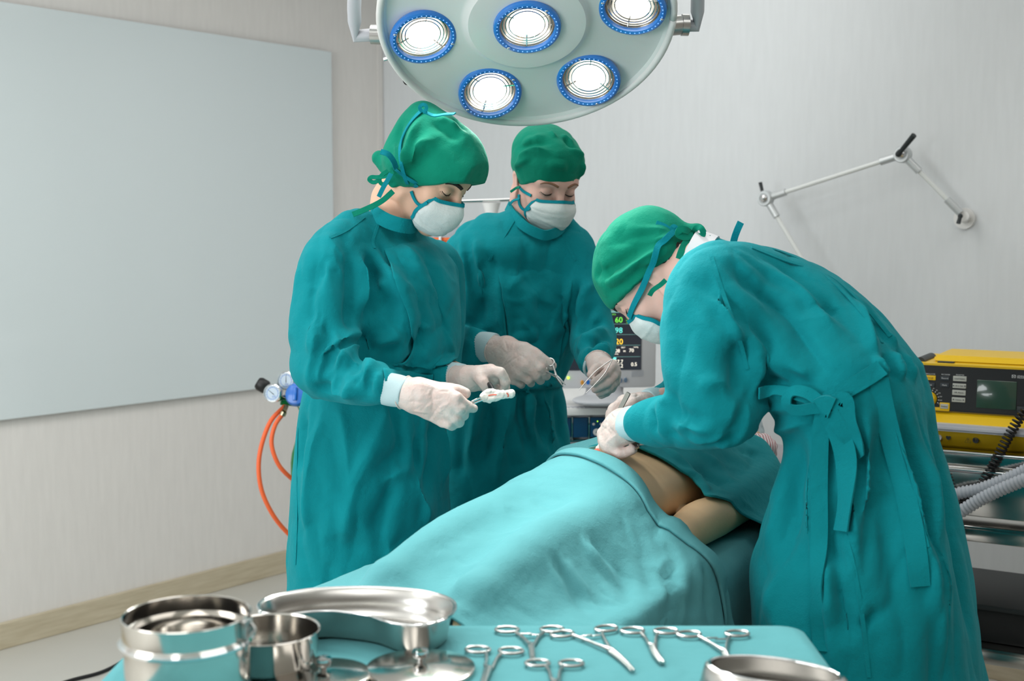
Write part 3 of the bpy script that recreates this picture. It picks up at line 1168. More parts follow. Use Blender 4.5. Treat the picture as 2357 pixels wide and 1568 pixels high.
shell(0.0, 0.05, 0.01, -0.035, 0, DW, DD, M_YEL, 'lower_case')
shell(0.05, 0.086, -0.03, 0.012, 0, DW, DD, M_YEL, 'lower_ledge')
shell(0.046, 0.064, -0.043, -0.043, -0.004, DW + 0.004, 0.05, M_GREY2, 'grey_bumper')
shell(0.086, 0.208, 0.016, 0.022, 0.002, DW - 0.002, DD, M_YEL, 'upper_case')
shell(0.208, 0.224, 0.07, 0.09, 0.05, DW - 0.02, DD - 0.01, M_YEL, 'top_lid', 0.005)
shell(0.09, 0.203, 0.0105, 0.0165, 0.004, DW - 0.004, 0.03, M_BLACK, 'front_panel', 0.003)
MB().cyl(dp(0.02, 0.06, 0.205), dp(0.02, 0.2, 0.205), 0.014).build('carry_hinge', M_DARK, t)
MB().box(dp(0.085, 0.06, 0.2095), (0.04, 0.02, 0.004), RTY, 0.001).build('latch', M_DARK, t)


def dpl(px, py, out=0.0):
    """point on the tilted front panel plane seen at (px, py)"""
    o = dp(DW / 2, 0.0135, 0.147)
    n = FD[:, 2]
    e = np.array([0, 0, CAM_H])
    d = P(px, py, 1.0) - e
    k = np.dot(o + n * out - e, n) / np.dot(d, n)
    return e + d * k


if FD[:, 2] @ dn < 0:
    FD[:, 2] *= -1


def dbtn(x0, y0, x1, y1, m, s, nm, tm, sz=3.4, h=0.002):
    c = dpl((x0 + x1) / 2, (y0 + y1) / 2)
    w = np.linalg.norm(dpl(x1, (y0 + y1) / 2) - dpl(x0, (y0 + y1) / 2))
    hh = np.linalg.norm(dpl((x0 + x1) / 2, y1) - dpl((x0 + x1) / 2, y0))
    o = MB().box(c + FD[:, 2] * h / 2, (w, hh, h * 2), FD, 0.0012).build(nm, m, t)
    if s:
        text(s, sz * k_ / 0.72, tm, o, FD, c + FD[:, 2] * (h * 1.5 + 0.0003), 'key_text', depth=0.0002)
    return o


M_KEY = mat('key_grey', (186, 188, 180), 0.5)
M_KEYD = mat('key_dark', (50, 56, 62), 0.5)
M_INK = mat('key_ink', (70, 72, 74), 0.6)
M_LET = mat('panel_lettering', (214, 216, 216), 0.6)
dbtn(2124, 864, 2154, 875, M_YEL, '2  Charge', 'charge_button', mat('key_brown', (150, 110, 10), 0.6))
dbtn(2130, 881, 2152, 891, M_KEYD, 'Test', 'key', M_LET)
dbtn(2165, 866, 2186, 876, M_KEYD, 'Record', 'key', M_LET)
dbtn(2164, 882, 2185, 892, M_KEYD, 'Mark', 'key', M_LET)
dbtn(2194, 866, 2225, 878, M_KEY, 'Lead Select', 'key', M_INK)
dbtn(2193, 883, 2224, 894, M_KEY, '\u25c0  ECG Size  \u25b6', 'key', M_INK, 3.0)
dbtn(2192, 898, 2223, 910, M_KEY, 'HR Alarm', 'key', M_INK)
dbtn(2191, 915, 2222, 926, M_KEY, '\u25c0  Volume  \u25b6', 'key', M_INK, 3.0)
dbtn(2150, 938, 2185, 946, M_YEL, '', 'yellow_strip', M_INK, h=0.0012)
dbtn(2163, 927, 2186, 945, M_YEL, '', 'yellow_frame', M_INK, h=0.0016)
dbtn(2165, 930, 2183, 941, M_KEY, 'Analyze', 'key', M_INK, 3.0, h=0.003)
for s, px, py in (('DEFIBRILLATOR', 2139, 861), ('RECORDER', 2177, 862.5), ('MONITOR', 2210, 863.5)):
    text(s, 2.6 * k_ / 0.72, M_LET, t, FD, dpl(px, py) + FD[:, 2] * 0.0004, 'panel_text', depth=0.0002)
text('HEWLETT', 3.2 * k_ / 0.72, M_LET, t, FD, dpl(2341, 866) + FD[:, 2] * 0.0004, 'panel_text', 'LEFT', 0.0002)
text('PACKARD', 3.2 * k_ / 0.72, M_LET, t, FD, dpl(2341, 869.6) + FD[:, 2] * 0.0004, 'panel_text', 'LEFT', 0.0002)
lg = dbtn(2329, 863, 2338, 870.5, M_LET, '', 'logo_badge', M_INK, h=0.0006)
MB().lathe([(0.001, 0.0022), (0.0032, 0.0022), (0.0034, 0.0005)], dpl(2333.5, 867), 20, FD).build('logo_disc', M_BLACK, lg)
text('hp', 3.6 * k_ / 0.72, M_LET, lg, FD, dpl(2333.5, 866.8) + FD[:, 2] * 0.0024, 'logo_text', depth=0.0001)
cs = (dpl(2248, 876) + dpl(2340, 876) + dpl(2340, 942) + dpl(2248, 942)) / 4
w = np.linalg.norm(dpl(2341, 905) - dpl(2249, 905))
hh = np.linalg.norm(dpl(2295, 942) - dpl(2295, 877))
MB().box(cs + FD[:, 2] * 0.0006, (w, hh, 0.003), FD, 0.0014).build('screen', mat('crt_green', (52, 76, 62), 0.18, coat=0.6), t)
kc = dpl(2139, 918)
kn = MB().lathe([(0.001, 0.016), (0.015, 0.016), (0.017, 0.012), (0.0185, 0.0)], kc, 40, FD)
kn.box(kc + FD[:, 2] * 0.0165, (0.008, 0.034, 0.003), FD @ rotz(-1.25), 0.001)
kn.build('dial_knob', M_YEL, t)
mk = MB()
for k in range(8):
    a_ = 1.9 - k * 0.33
    e = FD @ v3(math.cos(a_), math.sin(a_), 0)
    mk.cyl(kc + e * 0.0215 + FD[:, 2] * 0.0006, kc + e * 0.0245 + FD[:, 2] * 0.0006, 0.0011, n=6)
    text(('5', '10', '20', '50', '100', '150', '200', '300')[k], 2.6 * k_ / 0.72, M_LET, t, FD, kc + e * 0.0285 + FD[:, 2] * 0.0004, 'dial_number', depth=0.0002)
mk.build('dial_marks', M_LET, t)
MB().box(dp(0.29, 0.006, 0.105), (0.05, 0.008, 0.02), RTY, 0.002).build('paddle_socket', M_DARK, t)
for x_, nm, r_ in ((0.085, 'round_socket', 0.0085), (0.175, 'small_socket', 0.007)):
    o = MB().lathe([(0.001, 0.002), (r_ * 0.62, 0.002), (r_ * 0.66, 0.006), (r_, 0.006), (r_ * 1.15, 0.0)], dp(x_, -0.014, 0.026), 24, FD).build(nm, M_GREY if x_ < 0.1 else M_DARK, t)
text('\u26a0', 0.014, M_BLACK, t, FD, dp(0.157, -0.0185, 0.025), 'warning_mark', depth=0.0002)
text('\u2665', 0.011, M_BLACK, t, FD, dp(0.11, -0.0185, 0.026), 'heart_mark', depth=0.0002)

# coiled cable hanging in front of the trolley
ctl = [dp(0.33, -0.03, 0.135), dp(0.288, -0.05, 0.105), dp(0.262, -0.055, 0.06), dp(0.235, -0.055, 0.0), dp(0.212, -0.06, -0.05), dp(0.185, -0.06, -0.1), dp(0.155, -0.06, -0.135), dp(0.125, -0.055, -0.13), dp(0.11, -0.05, -0.09), dp(0.10, -0.045, -0.05)]


def coil(ctl, turns, R_, r_, n=18):
    q = crom(ctl, 60)
    L = np.r_[0, np.cumsum(np.linalg.norm(np.diff(q, axis=0), axis=1))]
    N = turns * n
    s = np.linspace(0, L[-1], N)
    c = np.stack([np.interp(s, L, q[:, i]) for i in range(3)], 1)
    tg = np.gradient(c, axis=0)
    x = frame(tg[0])[:, 0]
    out = []
    for i in range(N):
        tt = unit(tg[i])
        x = unit(x - np.dot(x, tt) * tt)
        y = np.cross(tt, x)
        a_ = 2 * PI * i / n
        rad = R_ * min(1, i / n, (N - 1 - i) / n)
        out.append(c[i] + rad * (math.cos(a_) * x + math.sin(a_) * y))
    return out


cc = MB().tube(coil(ctl, 46, 0.0105, 0.0028), 0.0027, 7)
o = tag(cc.build('coiled_cable', M_BLACK, None, dp(0.2, -0.05, 0.0)), 'black coiled cable hanging down in front of the steel trolley', 'cable')


def hose_corr(pts, r, m, name, parent=None, origin=None):
    q = crom(pts, 40)
    L = np.r_[0, np.cumsum(np.linalg.norm(np.diff(q, axis=0), axis=1))]
    N = int(L[-1] / 0.0024)
    s = np.linspace(0, L[-1], N)
    c = np.stack([np.interp(s, L, q[:, i]) for i in range(3)], 1)
    rr = r * (1 + 0.11 * np.where((np.arange(N) % 4) < 2, 1, -1))
    v, f = tube_geo(c, rr, 18)
    return link_mesh(name, v, f, m, parent, origin)


M_HOSE = mat('translucent_hose', (212, 218, 226), 0.3, trans=0.25, ior=1.15)
YH = 2.97
for k, (pix, lab) in enumerate(((((2130, 1228), (2200, 1185), (2270, 1143), (2357, 1105), (2460, 1068), (2580, 1050), (2700, 1075)), 'corrugated clear breathing hose, the nearer of the two by the trolley'),
                                (((2120, 1170), (2200, 1138), (2260, 1125), (2340, 1093), (2450, 1040), (2570, 1025), (2690, 1055)), 'corrugated clear breathing hose passing behind the nearer hose'))):
    pts = [P(px, py, YH + 0.035 * k - 0.0006 * (px - 2200)) for px, py in pix]
    o = hose_corr(pts, 0.0145, M_HOSE, 'breathing_hose', None, pts[2])
    tag(o, lab, 'hose', 'corrugated breathing hoses')

# black cable on the floor at the left
pts = [PZ(90, 1590, 0.006), PZ(165, 1566, 0.006), PZ(235, 1547, 0.006), PZ(300, 1515, 0.006), PZ(400, 1470, 0.006), PZ(520, 1440, 0.006), PZ(640, 1430, 0.006)]
tag(MB().tube(pts, 0.006, 10, 8).build('floor_cable', M_BLACK, None, pts[3]), 'black cable lying on the pale floor at lower left', 'cable')
# ------------------------------------------------------------------ people


class Head:
    """local head space: x to the person's right, y forward, z up, origin between the eyes' depth centre"""

    def __init__(self, org, fh, pitch, roll=0.0, scale=1.0):
        fh = unit(np.array([fh[0], fh[1], 0.0]))
        r = np.array([fh[1], -fh[0], 0.0])
        f = fh * math.cos(pitch) - np.array([0, 0, math.sin(pitch)])
        u = fh * math.sin(pitch) + np.array([0, 0, math.cos(pitch)])
        if roll:
            r, u = r * math.cos(roll) + u * math.sin(roll), u * math.cos(roll) - r * math.sin(roll)
        self.R = np.stack([r, f, u], 1) * scale
        self.Ru = np.stack([r, f, u], 1)
        self.s = scale
        self.o = np.asarray(org, float)

    def w(self, *p):
        p = np.asarray(p if len(p) > 1 else p[0], float)
        return p @ self.R.T + self.o

    def cap(self, a, b, ra, rb=None, k=0.01, sub=False, flat=1.0, n=None):
        return cap(self.w(*a), self.w(*b), ra * self.s, (ra if rb is None else rb) * self.s, k, flat, None if n is None else self.Ru @ np.asarray(n, float), sub)

    def ell(self, c, r, k=0.01, sub=False):
        return ell(self.w(*c), np.asarray(r) * self.s, self.Ru, k, sub)

    def half(self, p, n, k=0.0):
        q = self.w(*p)
        return half(q, self.Ru @ np.asarray(n, float), self.o - 0.3, self.o + 0.3, k)


def face_prims(H, female=False, ear=0.0, nose=1.0):
    pr = [H.ell((0, -0.012, 0.034), (0.073, 0.094, 0.083)),
          H.ell((0, 0.028, -0.03), (0.057 if female else 0.06, 0.06, 0.084), 0.03),
          H.ell((0, 0.045, 0.04), (0.055, 0.046, 0.045), 0.03)]
    jw = 0.043 if female else 0.05
    for s in (-1, 1):
        pr += [H.cap((s * jw, 0.0, -0.066), (s * 0.012, 0.066, -0.1), 0.02, 0.017, 0.025),
               H.ell((s * 0.038, 0.056, -0.034), (0.024, 0.022, 0.026), 0.02),
               H.cap((s * 0.012, 0.089, 0.019), (s * 0.045, 0.072, 0.018), 0.0095, 0.008, 0.016)]
    pr += [H.cap((0, 0.07, -0.098), (0, 0.072, -0.103), 0.018, 0.017, 0.02)]
    for s in (-1, 1):
        pr += [H.ell((s * 0.032, 0.096, 0.0), (0.018, 0.016, 0.0115), 0.012, True),
               H.ell((s * 0.0315, 0.0745, -0.001), (0.0155, 0.0145, 0.0135), 0.004)]
    pr += [H.cap((0, 0.088, 0.01), (0, 0.09 + 0.022 * nose, -0.04), 0.0075, 0.0105, 0.012),
           H.ell((0.011, 0.1, -0.044), (0.009, 0.011, 0.008), 0.008), H.ell((-0.011, 0.1, -0.044), (0.009, 0.011, 0.008), 0.008),
           H.cap((-0.019, 0.086, -0.068), (0.019, 0.086, -0.068), 0.006, 0.006, 0.008), H.cap((-0.017, 0.087, -0.078), (0.017, 0.087, -0.078), 0.0065, 0.0065, 0.008)]
    for s in (-1, 1):
        n = unit(np.array([s * 0.9, -0.35, 0]))
        pr += [H.cap((s * 0.071, -0.006, -0.044 + ear), (s * 0.076, -0.016, 0.004 + ear), 0.0125, 0.018, 0.006, False, 0.42, n),
               H.cap((s * 0.079, -0.004, -0.022 + ear), (s * 0.084, -0.008, -0.002 + ear), 0.009, 0.0095, 0.006, True, 0.6, n)]
    return pr


def brow_lash(H, body, m, thick=1.0, lash=True):
    tree = bvh(*body)

    def stick(x, y, z, off):
        p = H.w(x, y + 0.06, z)
        d = -H.Ru[:, 1]
        h = tree.ray_cast(Vector(p), Vector(d))
        if h[0] is None:
            h = tree.find_nearest(Vector(H.w(x, y, z)))
        return np.array(h[0]) + H.Ru[:, 1] * off, np.array(h[1])
    out = []
    for s in (-1, 1):
        pts = [stick(s * x, 0.09, z, 0.0006) for x, z in ((0.013, 0.017), (0.022, 0.021), (0.034, 0.0235), (0.045, 0.0215), (0.053, 0.016))]
        out.append(('eyebrow', ribbon_geo([p for p, n in pts], np.array([n for p, n in pts]), np.array([0.0062, 0.007, 0.0062, 0.0045, 0.0022]) * thick * H.s, 0.0016)))
        if lash:
            pts = [stick(s * x, 0.09, z, 0.0004) for x, z in ((0.0185, -0.0055), (0.025, -0.0085), (0.032, -0.0095), (0.039, -0.0085), (0.0465, -0.004))]
            out.append(('eyelashes', tube_geo([p for p, n in pts], np.array([0.0007, 0.0012, 0.0014, 0.0014, 0.0008]) * H.s, 6, 4)))
            v, f = [], []
            for k in range(13):
                x = 0.022 + k * 0.0021
                a, n = stick(s * x, 0.09, -0.0085 + abs(k - 6) * 0.0004, 0.0)
                d = H.Ru @ unit(np.array([s * (k - 5) * 0.06, 0.75, -0.75]))
                vv, ff = tube_geo([a, a + d * 0.003 + n * 0.0006, a + d * 0.005 + n * 0.0008], [0.0004, 0.0003, 0.0001], 4)
                f += [tuple(i + len(v) for i in q) for q in ff]
                v += list(vv)
            out.append(('eyelashes', (v, f)))
    return out


def grid_surface(rows, thick=0.0015, res=6):
    """smooth cloth patch through a net of control points (rows x cols x 3), given thickness"""
    A = np.asarray(rows, float)
    A = np.stack([crom(A[:, j], res) for j in range(A.shape[1])], 1)
    A = np.stack([crom(A[i], res) for i in range(A.shape[0])], 0)
    return A


def sheet(A, thick):
    """net of points -> closed thin sheet (verts, faces)"""
    n, m = A.shape[:2]
    du = np.gradient(A, axis=0)
    dv = np.gradient(A, axis=1)
    N = np.cross(du, dv)
    N /= np.linalg.norm(N, axis=2, keepdims=True) + 1e-12
    v = np.concatenate([(A + N * thick / 2).reshape(-1, 3), (A - N * thick / 2).reshape(-1, 3)])
    f = []
    o = n * m
    for i in range(n - 1):
        for j in range(m - 1):
            a, b, c, d = i * m + j, (i + 1) * m + j, (i + 1) * m + j + 1, i * m + j + 1
            f.append((a, b, c, d))
            f.append((o + d, o + c, o + b, o + a))
    for i in range(n - 1):
        for j, flip in ((0, True), (m - 1, False)):
            a, b = i * m + j, (i + 1) * m + j
            f.append((a, o + a, o + b, b) if flip else (b, o + b, o + a, a))
    for j in range(m - 1):
        for i, flip in ((0, False), (n - 1, True)):
            a, b = i * m + j, i * m + j + 1
            f.append((a, o + a, o + b, b) if flip else (b, o + b, o + a, a))
    return v, f, N


def mask_net(H, low=0.0, proj=1.0):
    def row(pts):
        return [(-x, y, z) for x, y, z in pts] + [(x, y, z) for x, y, z in pts[::-1][1:]]
    top = row([(0.052, 0.072, -0.027), (0.047, 0.0815, -0.027), (0.037, 0.091, -0.025), (0.02, 0.105, -0.02), (0, 0.1165, -0.015)])
    r2 = row([(0.063, 0.066, -0.05), (0.06, 0.08, -0.05), (0.05, 0.094, -0.049), (0.027, 0.117, -0.046), (0, 0.129, -0.044)])
    r3 = row([(0.066, 0.057, -0.073), (0.062, 0.072, -0.075), (0.052, 0.088, -0.078), (0.027, 0.113, -0.08), (0, 0.124, -0.08)])
    r4 = row([(0.06, 0.055, -0.094), (0.055, 0.066, -0.1), (0.044, 0.076, -0.107), (0.023, 0.094, -0.113), (0, 0.102, -0.115)])
    r5 = row([(0.05, 0.05, -0.106), (0.045, 0.056, -0.114), (0.034, 0.06, -0.122), (0.018, 0.066, -0.128), (0, 0.068, -0.13)])
    return [[H.w(x, y if y < 0.075 else 0.075 + (y - 0.075) * proj, z - low * (i / 4.0)) for x, y, z in r] for i, r in enumerate((top, r2, r3, r4, r5))]


def build_mask(H, person, seed, low=0.0, proj=1.0):
    A = grid_surface(mask_net(H, low, proj), res=9)
    n, m = A.shape[:2]
    rs = np.random.RandomState(seed)
    du, dv = np.gradient(A, axis=0), np.gradient(A, axis=1)
    N = np.cross(du, dv)
    N /= np.linalg.norm(N, axis=2, keepdims=True) + 1e-12
    if np.mean(np.sum(N * H.Ru[:, 1], axis=2)) < 0:
        A = A[:, ::-1]
        N = -N[:, ::-1]
    ii, jj = np.meshgrid(np.arange(n) / (n - 1), np.arange(m) / (m - 1), indexing='ij')
    h = np.zeros((n, m))
    for k in range(9):
        a, b, w = rs.uniform(0.25, 1.0), rs.uniform(-0.25, 0.25), rs.uniform(0.018, 0.035)
        c = a + b * (jj - 0.5) + 0.05 * np.sin(jj * 5 + k)
        env = np.exp(-((jj - rs.uniform(0.2, 0.8)) / 0.3) ** 2)
        h += rs.uniform(-0.0026, 0.0026) * env * np.exp(-((ii - c) / w) ** 2)
    h *= np.clip(ii * 6, 0, 1)
    A = A + N * h[..., None]
    v, f, _ = sheet(A, 0.0022)
    o = link_mesh('face_mask', v, f, M_MASK, person)
    nn = N
    q = slice(0, n)
    top = A[0]
    vv, ff = ribbon_geo(top[::3] + nn[0][::3] * 0.0005, nn[0][::3], 0.0075, 0.0042, 3)
    ribbon_mesh('mask_binding', (vv, ff), M_TIE, o)
    for j in (0, m - 1):
        e = A[:, j]
        vv, ff = ribbon_geo(e[::5] + nn[:, j][::5] * 0.0005, nn[:, j][::5], 0.007, 0.0042, 3)
        ribbon_mesh('mask_binding', (vv, ff), M_TIE, o)
    return o, A, N


def ribbon_px(parent, pix, Y, w, m, name, nrm=None, thick=0.0022, wave=0.0, seed=0):
    """loose tape through pixel points at depth(s) Y"""
    pts = []
    for k, p in enumerate(pix):
        yy = p[2] if len(p) > 2 else Y
        pts.append(P(p[0], p[1], yy))
    pts = np.array(pts)
    n = np.tile(np.array([0.15, -1.0, 0.25]) if nrm is None else np.asarray(nrm, float), (len(pts), 1))
    if wave:
        rs = np.random.RandomState(seed)
        n = n + rs.uniform(-wave, wave, n.shape)
    return ribbon_mesh(name, ribbon_geo(pts, n, w, thick, 6), m, parent)


def ribbon_on(parent, trees, pix, w, m, name, off=0.0035, thick=0.0022, Y=2.5, n=3):
    """tape lying on a surface"""
    pts, nr = lay_path(trees, pix, n, off, Y)
    return ribbon_mesh(name, ribbon_geo(pts, nr, w, thick, 2), m, parent)


def hand_prims(wrist, knuckles, fingers, thumb, palm_n, sc=1.0, grow=0.0):
    """wrist: point; knuckles: 4 points index..little; fingers: 4 lists of further joints; thumb: joints from its base.
    all world points. palm_n = back-of-hand normal"""
    pr = []
    w = np.asarray(wrist, float)
    kn = [np.asarray(k, float) for k in knuckles]
    ctr = np.mean(kn, 0)
    fore = unit(ctr - w)
    side = unit(kn[0] - kn[3])
    n = unit(palm_n)
    w4 = [w + side * d for d in (0.016, 0.006, -0.006, -0.015)]
    for i in range(4):
        pr.append(cap(w4[i], kn[i] - n * 0.004, 0.0185 * sc + grow, (0.0128, 0.0132, 0.0125, 0.0115)[i] * sc + grow, 0.016))
    rad = [(0.0105, 0.0098, 0.0088, 0.0076), (0.0108, 0.0100, 0.0090, 0.0078), (0.0103, 0.0095, 0.0086, 0.0074), (0.0092, 0.0084, 0.0076, 0.0066)]
    for i in range(4):
        pts = [kn[i] - n * 0.003] + [np.asarray(p, float) for p in fingers[i]]
        r = [(x * sc + grow) for x in rad[i][:len(pts)]]
        pr.append(chain(pts, r, 0.0045, 2))
        for p in pts[1:-1]:
            pr.append(ell(p, np.full(3, r[1] * 1.03), k=0.003))
    th = [np.asarray(p, float) for p in thumb]
    base = w + side * 0.014 + fore * 0.018
    pr.append(chain([base] + th, [x * sc + grow for x in (0.018, 0.0145, 0.0115, 0.0098)[:len(th) + 1]], 0.008, 2))
    return pr


def glove(person, wrist, knuckles, fingers, thumb, palm_n, arm_dir, cuff_r=0.031, seed=0, sc=1.0, label=None, wr=()):
    """latex glove: hand surface with a rolled wrist edge and stretch wrinkles"""
    pr = hand_prims(wrist, knuckles, fingers, thumb, palm_n, sc, 0.0006)
    w = np.asarray(wrist, float)
    a = unit(arm_dir)
    pr.append(cap(w - a * 0.03, w + a * 0.012, cuff_r, cuff_r * 0.93, 0.012, 0.82, palm_n))
    lo = np.full(3, -9.0)
    pr.append(half(w - a * 0.032, -a, w - 0.3, w + 0.3, 0.0))
    v, f = solidify(pr, 0.0021)
    v = relax(v, f, 1, 0.4)
    nr = vnormals(v, f)
    rs = np.random.RandomState(seed)
    # stretched creases between wrist and knuckles and over the finger joints
    tree = bvh(v, f)
    kn = [np.asarray(k, float) for k in knuckles]
    side = unit(kn[0] - kn[3])
    n_ = unit(palm_n)
    for q in range(16):
        t0 = rs.uniform(0.0, 0.9)
        c = w * (1 - t0) + np.mean(kn, 0) * t0 + side * rs.uniform(-0.03, 0.03) + n_ * 0.02
        dr = unit(side * rs.uniform(-1, 1) + unit(np.mean(kn, 0) - w) * rs.uniform(-1.2, 1.2))
        L = rs.uniform(0.012, 0.034)
        path = []
        for k in np.linspace(-1, 1, 5):
            hit = tree.find_nearest(Vector(c + dr * L * k + side * 0.006 * k * k * rs.uniform(-1, 1)))
            path.append(np.array(hit[0]))
        v = fold(v, nr, path, 0.0022, rs.choice([1, 1, -1]) * rs.uniform(0.0008, 0.0018))
    v = crumple(v, f, [(0.014, 0.0007, False, (1, 1, 1))], seed + 5)
    o = link_mesh('glove', v, f, M_GLOVE, person)
    if label:
        o['label'] = label
    # rolled edge
    fr = frame(a, palm_n)
    ring = [w - a * (0.031 + 0.002 * math.sin(3 * t)) + fr[:, 0] * cuff_r * 0.84 * math.cos(t) + fr[:, 1] * cuff_r * 1.01 * math.sin(t) for t in np.linspace(0, 2 * PI, 25)]
    vv, ff = tube_geo(ring, 0.0017, 7)
    link_mesh('glove_edge', vv, ff, M_GLOVE, o)
    return o


def cuff(person, a, b, ra, rb, m=None):
    """ribbed stockinette cuff"""
    a, b = np.asarray(a, float), np.asarray(b, float)
    d = b - a
    L = np.linalg.norm(d)
    R = frame(d)
    n, mrow = 72, 14
    v, f = [], []
    prof = [(ra * 0.6, 0.001), (ra * 0.82, 0.003)] + [(ra + (rb - ra) * t + 0.0016 * math.sin(t * PI) , L * t) for t in np.linspace(0.08, 0.96, mrow)] + [(rb - 0.0015, L), (rb - 0.005, L - 0.002), (rb - 0.006, L - 0.012)]
    for r, z in prof:
        for k in range(n):
            t = 2 * PI * k / n
            rr = r * (1 + (0.012 if k % 2 else -0.008)) + 0.0012 * math.sin(3 * t + z * 60)
            v.append(a + R @ np.array([rr * math.cos(t), rr * math.sin(t), z]))
    M = len(prof)
    for i in range(M - 1):
        for k in range(n):
            f.append((i * n + k, i * n + (k + 1) % n, (i + 1) * n + (k + 1) % n, (i + 1) * n + k))
    return link_mesh('cuff', v, f, m or M_CUFF, person)


def patch(parent, tree, left, right, off, thick, m, name, nu=40, nv=16, bulge=0.0, Y=2.5, top=0.0, wrinkle=0):
    """cloth panel laid over a surface between two edge curves given in pixels"""
    L = np.asarray(left, float)
    Rr = np.asarray(right, float)

    def along(q):
        c = crom(q, 12)
        s = np.r_[0, np.cumsum(np.linalg.norm(np.diff(c, axis=0), axis=1))]
        t = np.linspace(0, s[-1], nu)
        return np.stack([np.interp(t, s, c[:, i]) for i in range(2)], 1)
    L, Rr = along(L), along(Rr)
    A = np.zeros((nu, nv, 3))
    for i in range(nu):
        for j in range(nv):
            t = j / (nv - 1)
            q = L[i] * (1 - t) + Rr[i] * t
            rise = min(1.0, i / (nu * top)) if top else 1.0
            p, n = lay(tree, q[0], q[1], -0.008 + (off + 0.008) * rise + bulge * math.sin(PI * t) * math.sin(PI * i / (nu - 1)), Y)
            A[i, j] = p
    B = A.copy()
    for _ in range(3):
        B[1:-1] = 0.25 * B[:-2] + 0.5 * B[1:-1] + 0.25 * B[2:]
        B[:, 1:-1] = 0.25 * B[:, :-2] + 0.5 * B[:, 1:-1] + 0.25 * B[:, 2:]
    if wrinkle:
        rs = np.random.RandomState(wrinkle)
        fq = np.array([(i * nv + j, i * nv + j + 1, (i + 1) * nv + j + 1, (i + 1) * nv + j) for i in range(nu - 1) for j in range(nv - 1)])
        vv = B.reshape(-1, 3)
        if (vnormals(vv, fq) @ v3(0, -1, 0)).mean() < 0:
            fq = fq[:, ::-1]
        for k in range(26):
            i0, j0 = rs.uniform(0.1, 0.95) * nu, rs.uniform(0.05, 0.95) * nv
            dr = rs.uniform(-1, 1, 2) + np.array([0.8, 0.0])
            path = [B[int(np.clip(i0 + dr[0] * q * nu * 0.16, 0, nu - 1)), int(np.clip(j0 + dr[1] * q * nv * 0.3, 0, nv - 1))] for q in np.linspace(-1, 1, 6)]
            vv = fold(vv.copy(), vnormals(vv, fq), path, rs.uniform(0.005, 0.011), rs.uniform(-0.004, 0.007), rs.uniform(0.008, 0.02))
        B = vv.reshape(nu, nv, 3)
    v, f, N = sheet(B, thick)
    return link_mesh(name, v, f, m, parent)


def rows_px(rows, Y, ratio, yaw, dY=None):
    """silhouette rows (py, x_left, x_right[, Y]) -> loft rows"""
    out = []
    fx, fy = math.cos(yaw), math.sin(yaw)
    for r in rows:
        py, x0, x1 = r[:3]
        yy = r[3] if len(r) > 3 else Y
        rt = r[4] if len(r) > 4 else ratio
        c = P((x0 + x1) / 2, py, yy)
        hw = (x1 - x0) / 2 * yy / F_PX
        # half depth a = rt*b ; projected half width = sqrt((a fx)^2 + (b fy)^2)
        b = hw / math.sqrt((rt * fx) ** 2 + fy ** 2)
        out.append((c[2], c[0], c[1], b * rt, b))
    return out


def legs(person, x, y, yaw, gap, top, mat_shoe):
    """trousered legs and clogs under the gown"""
    fx, fy = math.cos(yaw), math.sin(yaw)
    sd = np.array([-fy, fx, 0])
    out = []
    for s in (-1, 1):
        b = np.array([x, y, 0]) + sd * gap * s
        pr = [cap(b + v3(0, 0, 0.05), b + v3(fx * 0.16, fy * 0.16, 0.035), 0.045, 0.04, 0.03, 0.9, v3(0, 0, 1)),
              half(b, (0, 0, -1), b - 0.5, b + 0.5)]
        v, f = solidify(pr, 0.006)
        link_mesh('shoe', v, f, mat_shoe, person)
        pr = [cap(b + v3(0, 0, 0.09), b + v3(0, 0, top), 0.066, 0.085, 0.01)]
        v, f = solidify(pr, 0.008)
        v = crumple(v, f, [(0.06, 0.005, True, (1, 1, 2))], 3 + s)
        link_mesh('trouser_leg', v, f, M_GOWN, person)
# ------------------------------------------------------------------ the woman at the left
YW = 2.64
HW = Head(P(988, 393, 2.58), (0.88, -0.47), math.radians(35), 0.0, 0.92)
yawW = math.atan2(-0.6, 0.8)
pr = face_prims(HW, True, 0.028)
nb = P(880, 560, YW)
pr += [chain([HW.w(0, -0.03, -0.05), HW.w(0, -0.045, -0.11), P(902, 508, 2.61), nb], [0.05, 0.045, 0.047, 0.05], 0.02, 3)]
vh, fh = solidify(pr, 0.0024)
pr = [ell(P(880, 680, YW), (0.09, 0.07, 0.14), k=0.05), ell(P(862, 1000, YW), (0.09, 0.085, 0.2), k=0.05), ell(P(868, 830, YW), (0.08, 0.07, 0.15), k=0.05)]
shW, elW, cuW, wrW = P(770, 590, 2.5), P(747, 850, 2.42), P(868, 888, 2.33), P(958, 912, 2.29)
sh2, el2, cu2, wr2 = P(1010, 600, 2.78), P(1000, 845, 2.78), P(1022, 864, 2.6), P(1075, 872, 2.54)
for a_, b_, c_ in ((shW, elW, wrW), (sh2, el2, wr2)):
    pr += [chain([a_, b_], [0.036, 0.032], 0.02), chain([b_, c_], [0.032, 0.025], 0.01)]
for s in (-1, 1):
    bb = P(868, 1000, YW) + v3(s * 0.045, s * 0.05, 0)
    pr += [chain([bb, v3(bb[0], bb[1], 0.5), v3(bb[0], bb[1], 0.09)], [0.07, 0.055, 0.04], 0.03)]
vb_, fb_ = solidify(pr, 0.008)
baseW = v3(P(868, 1000, YW)[0], YW, 0)
person = link_mesh('person', np.vstack([vh, vb_]), np.vstack([fh, fb_ + len(vh)]), M_SKIN_A, None, baseW)
tag(person, 'woman in teal gown and tall green cap looking down at gauze in her gloved hands', 'person')
PW = person
for nm, (v, f) in brow_lash(HW, (vh, fh), M_HAIR, 1.15):
    link_mesh(nm, v, f, M_HAIR, PW)

